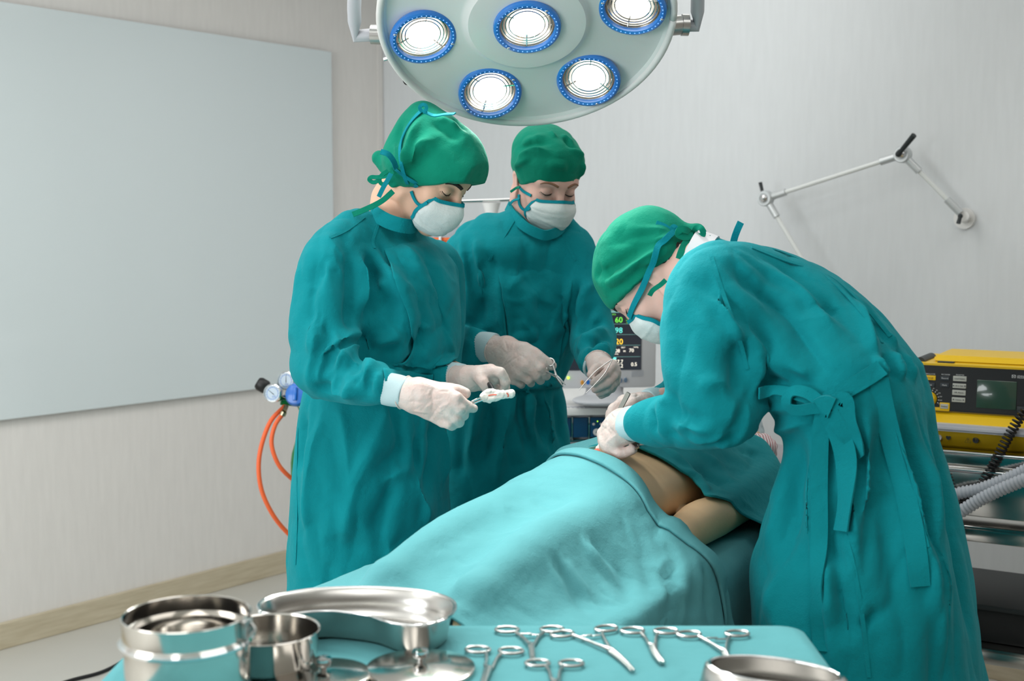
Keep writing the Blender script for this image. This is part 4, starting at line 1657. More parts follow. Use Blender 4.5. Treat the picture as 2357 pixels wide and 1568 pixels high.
# gown: torso and skirt, two sleeves
rows = [(498, 836, 950, 2.62, 0.8), (520, 800, 968, 2.63, 0.78), (548, 765, 988, YW, 0.7), (590, 730, 1022), (650, 716, 1046), (700, 712, 1052), (760, 712, 1055), (805, 714, 1052),
        (840, 718, 1036), (868, 716, 1014), (895, 706, 1012), (960, 692, 1022), (1060, 679, 1034), (1200, 674, 1038), (1370, 670, 1040), (1560, 664, 1046), (1740, 660, 1050)]
tors = loft(rows_px(rows, YW, 0.72, yawW), yawW, 0.03)
pr = [tors,
      chain([P(815, 545, 2.56), P(768, 600, 2.5), P(757, 690, 2.46), P(752, 780, 2.43), P(747, 848, 2.42)], [0.055, 0.067, 0.067, 0.063, 0.058], 0.035, 4),
      chain([P(747, 848, 2.42), P(795, 866, 2.385), P(840, 880, 2.35), P(874, 889, 2.328)], [0.058, 0.053, 0.047, 0.037], 0.02, 4),
      chain([P(980, 592, 2.76), P(1012, 625, 2.8), P(1018, 730, 2.8), P(1004, 842, 2.77)], [0.045, 0.055, 0.055, 0.05], 0.035, 4),
      chain([P(1004, 842, 2.77), P(1010, 855, 2.68), P(1026, 864, 2.595)], [0.05, 0.046, 0.036], 0.02, 4)]
vg, fg = solidify(pr, 0.0047)
W_FOLDS = [
    # sleeve side of the armpit and long sleeve folds
    ([(822, 570), (838, 620), (838, 680), (830, 740)], 9, -16, 22), ([(845, 575), (860, 640), (850, 700), (838, 750)], 16, 9),
    ([(800, 560), (812, 640), (808, 720), (800, 800)], 17, 8), ([(745, 560), (722, 640), (712, 740), (706, 820)], 14, 5),
    ([(770, 545), (748, 640), (735, 740), (724, 830)], 12, -6), ([(705, 720), (715, 780), (712, 830)], 10, -6),
    # elbow creases
    ([(728, 845), (760, 800), (810, 770), (838, 768)], 11, -15, 18), ([(735, 865), (775, 812), (822, 795), (850, 800)], 13, 10),
    ([(770, 860), (800, 815), (835, 800)], 9, -10), ([(790, 885), (825, 835), (850, 812)], 11, 8), ([(830, 895), (848, 855), (860, 830)], 9, -8),
    ([(745, 895), (790, 905), (840, 900)], 10, -7), ([(720, 880), (760, 905), (800, 914)], 9, 6), ([(845, 910), (852, 880), (862, 855)], 7, 6),
    ([(862, 915), (866, 885), (875, 850)], 6, -6), ([(835, 760), (850, 790), (852, 820)], 10, 9),
    # chest
    ([(862, 560), (890, 620), (925, 690), (942, 750), (943, 800)], 7, -9, 14), ([(885, 640), (870, 665), (858, 680)], 10, -6),
    ([(860, 700), (895, 690), (930, 720)], 16, 4), ([(850, 790), (890, 785), (930, 765)], 12, -8), ([(860, 810), (900, 800), (938, 780)], 11, 7),
    ([(965, 560), (990, 650), (1020, 740), (1030, 800)], 12, 5), ([(930, 560), (960, 640), (985, 740)], 14, -5), ([(1000, 590), (1015, 660), (1030, 720)], 10, -5),
    ([(960, 800), (985, 830), (1005, 838)], 9, -5), ([(975, 790), (1000, 760), (1030, 740)], 10, 4), ([(940, 820), (960, 790), (970, 740)], 9, 4),
    # waist overhang and skirt
    ([(860, 832), (900, 850), (950, 858), (1000, 850)], 11, -13, 18), ([(845, 815), (880, 835), (930, 845), (990, 838)], 15, 8),
    ([(955, 990), (968, 1060), (962, 1110)], 6, 7), ([(975, 1060), (960, 1120), (985, 1180), (965, 1240)], 12, -7),
    ([(995, 930), (1005, 1020), (985, 1120), (975, 1180)], 15, 9), ([(1018, 960), (1028, 1050), (1022, 1130)], 9, -7), ([(850, 1090), (900, 1060), (955, 1020)], 22, 6),
    ([(880, 1120), (920, 1085), (960, 1080)], 12, -5), ([(860, 1240), (890, 1160), (930, 1110)], 20, 5), ([(700, 930), (690, 1000), (686, 1100)], 12, 7), ([(712, 930), (706, 1030), (704, 1180), (712, 1290)], 9, -4),
    ([(770, 960), (800, 1060), (800, 1200)], 40, 6), ([(740, 1230), (780, 1260), (860, 1260)], 20, 4)]
vg = px_folds(vg, fg, W_FOLDS, YW)
vg = scatter_folds(vg, fg, [(P(850, 1130, 2.5), (0.16, 0.1, 0.3), (0.1, 0, 1), 22, 0.3, 0.012, 0.010), (P(760, 700, 2.4), (0.05, 0.05, 0.14), (-0.1, 0, 1), 12, 0.16, 0.010, 0.009),
                            (P(800, 870, 2.33), (0.07, 0.04, 0.04), (0.4, 0, 1), 14, 0.08, 0.008, 0.008), (P(940, 680, 2.5), (0.1, 0.06, 0.12), (-0.3, 0, 1), 14, 0.12, 0.009, 0.008)], 5)
vg = crumple(vg, fg, [(0.09, 0.005, False, (1, 1, 2)), (0.045, 0.003, True, (1, 1, 1.8))], 11)
GW = link_mesh('gown', vg, fg, M_GOWN, PW)
tW = bvh(vg, fg)
# chest panel, collar band, seams
patch(PW, tW, [(880, 556), (892, 600), (915, 660), (936, 715), (946, 770), (944, 806), (926, 832), (905, 842)], [(962, 540), (1040, 606), (1050, 650), (1053, 700), (1054, 760), (1052, 805), (1040, 838), (1008, 848)], 0.006, 0.003, M_GOWN, 'chest_panel', 90, 56, 0.004, YW, 0.12, 5)
for pix in ([(876, 500), (866, 530), (857, 556), (862, 572)], [(690, 930), (685, 1000), (683, 1100), (684, 1200), (680, 1300)], [(760, 548), (800, 530), (838, 500)]):
    ribbon_on(GW, tW, pix, 0.006, M_GOWN, 'seam', 0.0006, 0.0022, YW)
col = [P(x, y, yy) for x, y, yy in ((858, 488, 2.56), (872, 498, 2.545), (895, 510, 2.535), (925, 519, 2.535), (950, 521, 2.56), (962, 512, 2.6), (950, 500, 2.66), (905, 488, 2.69), (868, 484, 2.64), (855, 485, 2.58), (858, 488, 2.56))]
nrm = [unit(c - P(905, 500, 2.62)) for c in col]
ribbon_mesh('collar', ribbon_geo(col, np.array(nrm), 0.030, 0.004, 6), M_GOWN, GW)
patch(PW, tW, [(880, 852), (884, 878)], [(1000, 862), (998, 884)], 0.004, 0.003, M_GOWN, 'waist_band', 6, 24, 0.0, YW)

# cuffs and gloves
cuff(PW, P(876, 890, 2.329), P(938, 906, 2.30), 0.030, 0.0285)
cuff(PW, P(1018, 863, 2.605), P(1068, 871, 2.56), 0.029, 0.0275)
back = unit(v3(0.1, -0.92, 0.4))
glove(PW, wrW + v3(0.004, 0, 0), [P(1028, 903, 2.265), P(1040, 925, 2.255), P(1036, 948, 2.262), P(1020, 968, 2.275)],
      [[P(1052, 915, 2.255), P(1076, 936, 2.27), P(1090, 941, 2.285)], [P(1058, 940, 2.255), P(1066, 955, 2.28), P(1044, 958, 2.3)], [P(1050, 962, 2.262), P(1056, 972, 2.285), P(1034, 970, 2.3)], [P(1032, 976, 2.27), P(1040, 980, 2.285), P(1026, 976, 2.3)]],
      [P(1022, 898, 2.292), P(1050, 899, 2.29), P(1071, 906, 2.292)], back, unit(wrW - cuW), 0.0315, 1)
glove(PW, wr2, [P(1130, 851, 2.49), P(1140, 866, 2.5), P(1130, 878, 2.53), P(1118, 884, 2.56)],
      [[P(1152, 858, 2.48), P(1163, 880, 2.485), P(1158, 897, 2.495)], [P(1158, 876, 2.51), P(1162, 894, 2.515), P(1150, 904, 2.52)], [P(1145, 892, 2.545), P(1143, 906, 2.55), P(1130, 908, 2.55)], [P(1128, 896, 2.57), P(1126, 908, 2.57), P(1116, 906, 2.57)]],
      [P(1100, 862, 2.5), P(1112, 880, 2.475), P(1122, 897, 2.475)], unit(v3(0.15, -0.5, 0.85)), unit(wr2 - cu2), 0.030, 2)

# cap with gathered bun, knot and tapes
pr = [HW.ell((0, 0.004, 0.04), (0.088, 0.112, 0.086)), HW.ell((0, 0.028, 0.05), (0.08, 0.09, 0.078), 0.02), HW.ell((0, -0.05, 0.062), (0.068, 0.058, 0.06), 0.03), HW.ell((0, 0.072, 0.045), (0.062, 0.05, 0.045), 0.025),
      HW.cap((0, -0.072, 0.03), (0, -0.088, 0.098), 0.04, 0.024, 0.03, flat=1.3, n=(1, 0, 0)), HW.ell((0, -0.03, -0.012), (0.089, 0.085, 0.058), 0.03),
      HW.cap((0, -0.085, -0.052), (0.004, -0.125, -0.05), 0.03, 0.019, 0.02),
      HW.half((0, 0.118, 0.046), (0, 0.63, -0.78)), HW.half((0, 0.0, -0.068), (0, 0.05, -1)), HW.half((0, 0.119, 0), (0, 1, 0.12))]
vc, fc = solidify(pr, 0.003)
vc = px_folds(vc, fc, [([(975, 262), (958, 300), (940, 370), (928, 420)], 6, -8, 12), ([(985, 275), (1030, 300), (1070, 320)], 10, 5), ([(935, 395), (950, 350), (990, 325), (1010, 322)], 8, -8, 14),
                       ([(945, 410), (970, 370), (1010, 350)], 13, 5), ([(1000, 270), (1030, 280), (1060, 300)], 6, -5), ([(1035, 262), (1060, 285), (1080, 310)], 6, 4), ([(905, 320), (915, 350), (920, 400)], 9, -4), ([(920, 270), (915, 320), (912, 370)], 9, 4),
                       ([(895, 400), (905, 420), (920, 428)], 5, -6), ([(880, 410), (898, 425), (915, 440)], 4, 4), ([(900, 385), (912, 405), (930, 415)], 5, 4), ([(955, 445), (1020, 425), (1080, 405)], 9, 1.5), ([(1000, 300), (1040, 340), (1095, 380)], 25, 3)], 2.5)
vc = crumple(vc, fc, [(0.05, 0.0025, False, (1, 1, 1))], 31)
CW = link_mesh('surgical_cap', vc, fc, M_CAP, PW)
CW['label'] = 'tall green cap gathered into a knot at the nape'
tc_ = bvh(vc, fc)
ribbon_on(CW, tc_, [(962, 434), (1000, 422), (1050, 409), (1106, 402)], 0.004, M_CAP, 'hem_seam', 0.0, 0.002)
for k, pix in enumerate(([(905, 395), (890, 405), (868, 408), (855, 408), (850, 414), (860, 420), (873, 415)], [(905, 440), (880, 462), (850, 478), (812, 494)], [(893, 393), (878, 404), (874, 416), (880, 424), (893, 420)])):
    ribbon_px(CW, [(x, y, 2.49 + 0.02 * (k == 1)) for x, y in pix], 2.5, 0.011 if k == 1 else 0.008, M_CAP, 'tie_tail')
mk, A_, N_ = build_mask(HW, PW, 4, low=-0.01)
tm = bvh(vc, fc)
# mask tapes: over the crown, round the nape, with loose bows
ribbon_on(mk, tm, [(952, 440), (938, 420), (928, 390), (922, 350), (928, 320), (942, 290), (965, 262), (975, 256)], 0.008, M_TIE, 'mask_tape', 0.003)
ribbon_on(mk, tm, [(990, 432), (958, 420), (930, 402), (910, 385)], 0.0075, M_TIE, 'mask_tape', 0.0035)
ribbon_px(mk, [(912, 388, 2.49), (905, 370, 2.47), (893, 355, 2.46), (876, 349, 2.46)], 2.48, 0.011, M_TIE, 'mask_tape')
ribbon_px(mk, [(900, 400, 2.47), (892, 415, 2.46), (882, 432, 2.46), (872, 453, 2.47)], 2.48, 0.009, M_TIE, 'mask_tape')
vm_, fm_, _ = sheet(A_, 0.002)
tF = bvh(np.vstack([vc, vh, vm_]), list(fc) + [q + len(vc) for q in fh] + [tuple(i + len(vc) + len(vh) for i in q) for q in fm_])
ribbon_on(mk, tF, [(948, 440), (954, 455), (963, 468), (973, 472), (984, 468)], 0.0065, M_TIE, 'mask_tape', 0.003, 0.0025, 2.52)
ribbon_px(mk, [(972, 258, 2.5), (966, 248, 2.5), (972, 241, 2.5), (980, 243, 2.5), (981, 252, 2.5), (973, 259, 2.5)], 2.5, 0.007, M_TIE, 'mask_tape')
ribbon_px(mk, [(978, 258, 2.5), (1000, 266, 2.5), (1025, 263, 2.48), (1047, 262, 2.46)], 2.5, 0.0075, M_TIE, 'mask_tape', nrm=(0, -0.7, 0.7))
legs(PW, baseW[0], baseW[1], yawW, 0.09, 0.5, M_WHITE)
# ------------------------------------------------------------------ the masked man in the middle
YB = 3.05
HM = Head(P(1254, 415, 3.03), (0.42, -0.9), math.radians(22), 0.03, 0.965)
yawM = math.atan2(-0.9, 0.42)
nb = P(1228, 560, 3.08)
pr = face_prims(HM)
pr += [chain([HM.w(0, -0.03, -0.05), HM.w(0, -0.03, -0.12), P(1228, 512, 3.06), nb], [0.064, 0.058, 0.058, 0.055], 0.02, 3)]
vh, fh = solidify(pr, 0.0026)
pr = [ell(P(1215, 690, 3.07), (0.1, 0.06, 0.16), k=0.05), ell(P(1195, 1000, 3.07), (0.085, 0.06, 0.2), k=0.05), ell(P(1200, 850, 3.07), (0.08, 0.06, 0.15), k=0.05)]
sh1, el1, cu1, wr1 = P(1092, 590, 3.02), P(1040, 795, 2.97), P(1090, 798, 2.865), P(1160, 808, 2.805)
sh2, el2, cu2, wr2 = P(1325, 590, 3.02), P(1372, 792, 2.97), P(1367, 826, 2.865), P(1382, 850, 2.80)
for a_, b_, c_ in ((sh1, el1, wr1), (sh2, el2, wr2)):
    pr += [chain([a_, b_], [0.03, 0.028], 0.02), chain([b_, c_], [0.029, 0.026], 0.01)]
for s in (-1, 1):
    bb = P(1195, 1000, 3.08) + v3(s * 0.06, s * 0.02, 0)
    pr += [chain([bb, v3(bb[0], bb[1], 0.5), v3(bb[0], bb[1], 0.09)], [0.06, 0.055, 0.042], 0.03)]
vb_, fb_ = solidify(pr, 0.008)
baseM = v3(P(1195, 1000, 3.08)[0], 3.08, 0)
PM = link_mesh('person', np.vstack([vh, vb_]), np.vstack([fh, fb_ + len(vh)]), M_SKIN_B, None, baseM)
tag(PM, 'man in teal gown and low green cap standing in the middle with scissors and tweezers', 'person')
for nm, (v, f) in brow_lash(HM, (vh, fh), mat('light_brown_hair', (150, 108, 84), 0.7), 0.85):
    link_mesh(nm, v, f, MATS['light_brown_hair'] if nm == 'eyebrow' else M_HAIR, PM)
rows = [(478, 1176, 1290, 3.07, 0.75), (500, 1140, 1312, 3.07, 0.62), (525, 1095, 1342, 3.07, 0.55), (565, 1070, 1358), (620, 1064, 1362), (700, 1078, 1352), (790, 1086, 1336), (850, 1088, 1312),
        (885, 1050, 1298), (905, 1022, 1300), (950, 1008, 1308), (1010, 1004, 1316), (1100, 1002, 1324), (1300, 1008, 1332), (1560, 1000, 1340)]
pr = [loft(rows_px(rows, YB, 0.6, yawM), yawM, 0.03),
      chain([P(1120, 540, 3.05), P(1078, 585, 3.03), P(1066, 660, 3.01), P(1058, 730, 2.99), P(1046, 792, 2.965)], [0.045, 0.058, 0.056, 0.054, 0.052], 0.035, 4),
      chain([P(1046, 792, 2.965), P(1064, 800, 2.91), P(1093, 798, 2.86)], [0.052, 0.047, 0.040], 0.02, 4),
      chain([P(1290, 535, 3.05), P(1325, 580, 3.03), P(1346, 650, 3.01), P(1360, 720, 2.99), P(1365, 785, 2.965)], [0.04, 0.052, 0.05, 0.05, 0.053], 0.03, 4),
      chain([P(1365, 785, 2.965), P(1366, 806, 2.91), P(1368, 830, 2.855)], [0.053, 0.049, 0.041], 0.02, 4)]
vg, fg = solidify(pr, 0.005)
M_FOLDS = [([(1060, 530), (1072, 600), (1078, 680), (1068, 740)], 8, -8, 14), ([(1092, 530), (1102, 590), (1112, 660), (1112, 720)], 9, -8, 14), ([(1074, 540), (1086, 620), (1092, 700)], 9, 9), ([(1110, 560), (1115, 640), (1108, 740), (1120, 800)], 11, 8),
           ([(1125, 690), (1120, 750), (1130, 800)], 8, -8), ([(1045, 560), (1040, 620), (1052, 700)], 9, 6), ([(1134, 598), (1150, 650), (1156, 720), (1165, 800), (1170, 860)], 6, -9, 12), ([(1122, 570), (1140, 620), (1150, 680)], 8, 6),
           ([(1185, 600), (1205, 670), (1230, 730), (1250, 770)], 12, -7, 20), ([(1215, 600), (1235, 680), (1252, 740)], 18, 5), ([(1245, 770), (1270, 765), (1300, 745)], 10, -5), ([(1175, 780), (1210, 775), (1235, 768)], 10, -6), ([(1180, 795), (1215, 790), (1245, 785)], 10, 5),
           ([(1328, 610), (1316, 670), (1305, 730), (1298, 790), (1285, 850)], 6, -14, 10), ([(1318, 640), (1306, 700), (1296, 760), (1278, 840)], 7, 8), ([(1340, 640), (1325, 700), (1318, 760)], 8, 9), ([(1372, 640), (1345, 680), (1326, 750)], 7, -10, 12), ([(1385, 690), (1355, 720), (1330, 780)], 9, 7),
           ([(1400, 765), (1370, 770), (1335, 800)], 7, -12, 11), ([(1410, 785), (1380, 785), (1345, 820)], 8, 8), ([(1408, 810), (1385, 800), (1360, 800), (1340, 830)], 6, -9), ([(1395, 830), (1375, 812), (1350, 815)], 5, 5), ([(1400, 740), (1370, 745), (1340, 770)], 9, 7),
           ([(1060, 770), (1080, 760), (1100, 770)], 8, -10), ([(1055, 820), (1080, 830), (1105, 830)], 9, -7), ([(1056, 745), (1085, 740), (1110, 750)], 8, 6),
           ([(1150, 890), (1200, 884), (1250, 884), (1294, 878)], 7, -9), ([(1160, 878), (1210, 872), (1290, 868)], 8, 5),
           ([(1172, 892), (1168, 960), (1150, 1060), (1140, 1130)], 9, -12, 15), ([(1190, 890), (1200, 950), (1215, 1020), (1220, 1080)], 9, 10), ([(1210, 892), (1222, 960), (1236, 1040)], 7, -11), ([(1232, 892), (1246, 960), (1262, 1040)], 9, 9), ([(1252, 890), (1266, 960), (1276, 1040)], 7, -9), ([(1275, 890), (1290, 960), (1298, 1040)], 9, 6),
           ([(1110, 900), (1090, 980), (1075, 1080)], 12, -9), ([(1135, 900), (1118, 1000), (1105, 1100)], 14, 9), ([(1070, 960), (1062, 1040), (1058, 1120)], 9, 6)]
vg = px_folds(vg, fg, M_FOLDS, YB)
vg = scatter_folds(vg, fg, [(P(1200, 980, 2.92), (0.13, 0.05, 0.12), (0, 0, 1), 14, 0.2, 0.010, 0.011), (P(1200, 680, 2.9), (0.12, 0.05, 0.14), (0.2, 0, 1), 12, 0.14, 0.010, 0.008), (P(1370, 790, 2.9), (0.05, 0.04, 0.06), (1, 0, 0.2), 10, 0.08, 0.008, 0.008)], 8)
vg = crumple(vg, fg, [(0.09, 0.005, False, (1, 1, 2)), (0.045, 0.003, True, (1, 1, 1.8))], 17)
GM = link_mesh('gown', vg, fg, M_GOWN, PM)
tM = bvh(vg, fg)
patch(PM, tM, [(1135, 592), (1148, 640), (1158, 700), (1166, 770), (1172, 836)], [(1326, 606), (1318, 650), (1306, 710), (1296, 780), (1280, 850)], 0.005, 0.003, M_GOWN, 'chest_panel', 80, 50, 0.004, YB, 0.3, 7)
for pix in ([(1183, 508), (1160, 545), (1140, 575), (1126, 600)], [(1290, 530), (1305, 560), (1325, 600)], [(1150, 640), (1158, 720), (1168, 830)]):
    ribbon_on(GM, tM, pix, 0.006, M_GOWN, 'seam', 0.0006, 0.0022, YB)
col = [P(x, y, yy) for x, y, yy in ((1168, 474, 3.07), (1180, 494, 3.01), (1206, 520, 2.965), (1240, 538, 2.945), (1262, 541, 2.945), (1288, 530, 2.97), (1304, 508, 3.02), (1296, 488, 3.09), (1240, 470, 3.13), (1190, 466, 3.11), (1168, 474, 3.07))]
ribbon_mesh('collar', ribbon_geo(col, np.array([unit(c - P(1232, 512, 3.05)) for c in col]), 0.024, 0.004, 6), M_GOWN, GM)
patch(PM, tM, [(1150, 882), (1152, 900)], [(1294, 876), (1296, 892)], 0.003, 0.003, M_GOWN, 'waist_band', 5, 24, 0.0, YB)
col = [P(x, y, yy) for x, y, yy in ((1180, 470, 3.05), (1198, 462, 3.09), (1240, 462, 3.12), (1290, 475, 3.09), (1302, 500, 3.03))]
ribbon_mesh('undershirt_collar', ribbon_geo(col, np.array([unit(c - P(1236, 500, 3.05)) for c in col]), 0.016, 0.003, 6), mat('white_shirt', (232, 232, 236), 0.9), PM)
cuff(PM, P(1090, 797, 2.866), P(1141, 801, 2.83), 0.0345, 0.032)
cuff(PM, P(1368, 830, 2.858), P(1374, 846, 2.822), 0.034, 0.031)
glove(PM, wr1, [P(1214, 822, 2.745), P(1208, 842, 2.735), P(1196, 860, 2.742), P(1181, 872, 2.76)],
      [[P(1243, 848, 2.735), P(1257, 866, 2.75)], [P(1234, 864, 2.738), P(1244, 876, 2.762)], [P(1216, 874, 2.745), P(1222, 882, 2.775)], [P(1197, 882, 2.765), P(1200, 886, 2.79)]],
      [P(1208, 803, 2.765), P(1242, 822, 2.75), P(1270, 842, 2.75)], unit(v3(0.0, -0.93, 0.35)), unit(wr1 - cu1), 0.033, 3, 1.05)
glove(PM, wr2, [P(1411, 840, 2.75), P(1418, 858, 2.75), P(1416, 876, 2.758), P(1409, 891, 2.77)],
      [[P(1394, 861, 2.715), P(1368, 881, 2.71)], [P(1399, 880, 2.715), P(1371, 896, 2.72)], [P(1399, 895, 2.73), P(1380, 905, 2.74)], [P(1396, 904, 2.752), P(1384, 910, 2.765)]],
      [P(1388, 846, 2.77), P(1370, 850, 2.742), P(1361, 863, 2.728)], unit(v3(0.5, -0.75, 0.4)), unit(v3(0.1, -0.6, -0.5)), 0.031, 4, 1.0)
pr = [HM.ell((0, -0.008, 0.042), (0.087, 0.109, 0.088)), HM.ell((0.0, -0.02, 0.07), (0.08, 0.094, 0.064), 0.02), HM.ell((0.01, 0.03, 0.07), (0.068, 0.07, 0.05), 0.02), HM.cap((0, -0.09, -0.03), (0, -0.115, -0.045), 0.025, 0.018, 0.02),
      HM.half((0, 0.1, 0.03), (0, 0.42, -0.9))]
vc, fc = solidify(pr, 0.003)
vc = px_folds(vc, fc, [([(1190, 372), (1220, 345), (1250, 345), (1275, 352)], 5, -6, 9), ([(1186, 350), (1215, 330), (1250, 328), (1280, 335)], 8, 5), ([(1188, 395), (1200, 372), (1225, 362)], 5, -6), ([(1195, 335), (1230, 318), (1260, 316)], 6, -4), ([(1265, 299), (1275, 310), (1284, 318)], 4, -4), ([(1300, 312), (1316, 335), (1332, 350)], 6, 5),
                       ([(1308, 340), (1325, 350), (1340, 362)], 5, -5), ([(1335, 370), (1338, 390), (1334, 415)], 5, -5), ([(1258, 372), (1280, 382), (1310, 388)], 7, -3), ([(1290, 305), (1310, 318), (1325, 332)], 6, -3)], 2.9)
vc = crumple(vc, fc, [(0.05, 0.0035, False, (1, 1, 1)), (0.035, 0.0016, True, (1.4, 1, 0.8))], 33)
CM = link_mesh('surgical_cap', vc, fc, M_CAP, PM)
tc_ = bvh(vc, fc)
ribbon_on(CM, tc_, [(1224, 434), (1250, 420), (1285, 412), (1310, 413), (1330, 424)], 0.004, M_CAP, 'hem_seam', 0.0, 0.002, 2.95)
ribbon_px(CM, [(1196, 432, 2.97), (1190, 432, 2.98), (1182, 437, 2.98), (1175, 442, 2.98)], 2.97, 0.006, M_CAP, 'tie_tail')
mk, A_, N_ = build_mask(HM, PM, 9, low=-0.02)
for j in (0, A_.shape[1] - 1):
    pass
vm_, fm_, _ = sheet(A_, 0.002)
tF = bvh(np.vstack([vc, vh, vm_]), list(fc) + [q + len(vc) for q in fh] + [tuple(i + len(vc) + len(vh) for i in q) for q in fm_])
ribbon_on(mk, tF, [(1197, 430), (1206, 440), (1224, 451)], 0.0065, M_TIE, 'mask_tape', 0.003, 0.0025, 2.95)
ribbon_on(mk, tF, [(1196, 448), (1196, 466), (1202, 479), (1212, 484), (1222, 480)], 0.0065, M_TIE, 'mask_tape', 0.003, 0.0025, 2.95)
ribbon_px(mk, [(1196, 458, 2.965), (1182, 462, 3.0), (1172, 472, 3.03)], 2.95, 0.0065, M_TIE, 'mask_tape')
legs(PM, baseM[0], baseM[1], yawM, 0.1, 0.5, M_WHITE)
# ------------------------------------------------------------------ the surgeon bending over the patient
YS = 2.2
HS = Head(P(1503, 636, 2.42), (-0.93, 0.37), math.radians(54), 0.0, 0.97)
yawS = math.atan2(0.5, -0.86)
LAT = unit(v3(-0.5, -0.86, 0))         # towards his left, the camera's side
pr = face_prims(HS, False, -0.02, 0.45)
nk = P(1640, 640, 2.36)
pr += [chain([HS.w(0, -0.03, -0.04), HS.w(0, -0.045, -0.1), P(1590, 625, 2.38), nk], [0.064, 0.06, 0.062, 0.066], 0.02, 3)]
vh, fh = solidify(pr, 0.0026)
pr = [chain([P(1960, 930, 2.2), P(1900, 850, 2.22), P(1800, 760, 2.28), P(1700, 695, 2.34)], [0.075, 0.08, 0.085, 0.07], 0.04, 4, 1.25, LAT), ell(P(1985, 1020, 2.2), (0.08, 0.08, 0.16), k=0.05)]
sh1, el1, cu1, wr1 = P(1655, 670, 2.2), P(1655, 945, 2.13), P(1488, 978, 2.245), P(1436, 980, 2.315)
sh2, el2, cu2, wr2 = P(1610, 680, 2.5), P(1610, 905, 2.6), P(1520, 925, 2.53), P(1474, 936, 2.485)
for a_, b_, c_ in ((sh1, el1, wr1), (sh2, el2, wr2)):
    pr += [chain([a_, b_], [0.04, 0.036], 0.02), chain([b_, c_], [0.034, 0.026], 0.01)]
hipS = P(1990, 1030, 2.2)
for s in (-1, 1):
    bb = hipS + LAT * 0.065 * s
    pr += [chain([bb, v3(bb[0], bb[1], 0.5), v3(bb[0], bb[1], 0.09)], [0.06, 0.055, 0.045], 0.03)]
vb_, fb_ = solidify(pr, 0.008)
baseS = v3(hipS[0], hipS[1], 0)
PS = link_mesh('person', np.vstack([vh, vb_]), np.vstack([fh, fb_ + len(vh)]), M_SKIN_B, None, baseS)
tag(PS, 'surgeon in teal gown and green cap bending over the patient from the right', 'person')
for nm, (v, f) in brow_lash(HS, (vh, fh), M_HAIR, 1.2):
    link_mesh(nm, v, f, M_HAIR, PS)
# short hair at the nape and temple, below the cap
vv, ff = solidify([HS.ell((0, -0.016, 0.03), (0.0745, 0.0935, 0.08)), HS.ell((0, -0.055, -0.03), (0.062, 0.05, 0.05), 0.03), HS.half((0, -0.018, -0.03), (0, 0.9, -0.3), 0.0), HS.half((0, -0.02, -0.072), (0, 0.1, -1), 0.0)], 0.003)
vv = crumple(vv, ff, [(0.008, 0.0018, True, (1, 1, 2))], 3)
link_mesh('hair', vv, ff, M_HAIR, PS)

rows = [(858, 1850, 2096, 2.2, 0.85), (890, 1822, 2116, 2.2, 0.85), (930, 1812, 2138), (1000, 1810, 2160), (1100, 1786, 2188), (1180, 1762, 2206), (1300, 1730, 2232), (1400, 1726, 2250), (1500, 1728, 2264), (1562, 1730, 2275)]
pr = [loft(rows_px(rows, YS, 0.85, yawS), yawS, 0.05, 6, 2.2),
      chain([P(1962, 905, 2.2), P(1932, 868, 2.21), P(1845, 778, 2.26), P(1770, 722, 2.3), P(1700, 678, 2.35), P(1640, 632, 2.38)], [0.118, 0.126, 0.128, 0.118, 0.1, 0.066], 0.05, 5, 1.3, LAT),
      chain([P(1690, 650, 2.24), P(1648, 665, 2.2), P(1628, 750, 2.17), P(1632, 850, 2.15), P(1652, 940, 2.13)], [0.07, 0.082, 0.083, 0.079, 0.068], 0.05, 5),
      chain([P(1652, 940, 2.13), P(1600, 963, 2.155), P(1545, 970, 2.195), P(1485, 976, 2.248)], [0.066, 0.055, 0.048, 0.040], 0.025, 4),
      chain([P(1640, 660, 2.46), P(1605, 700, 2.5), P(1605, 800, 2.56), P(1610, 900, 2.6)], [0.06, 0.07, 0.07, 0.062], 0.04, 4),
      chain([P(1610, 900, 2.6), P(1570, 915, 2.57), P(1515, 926, 2.53)], [0.062, 0.05, 0.034], 0.025, 4)]
vg, fg = solidify(pr, 0.0047)
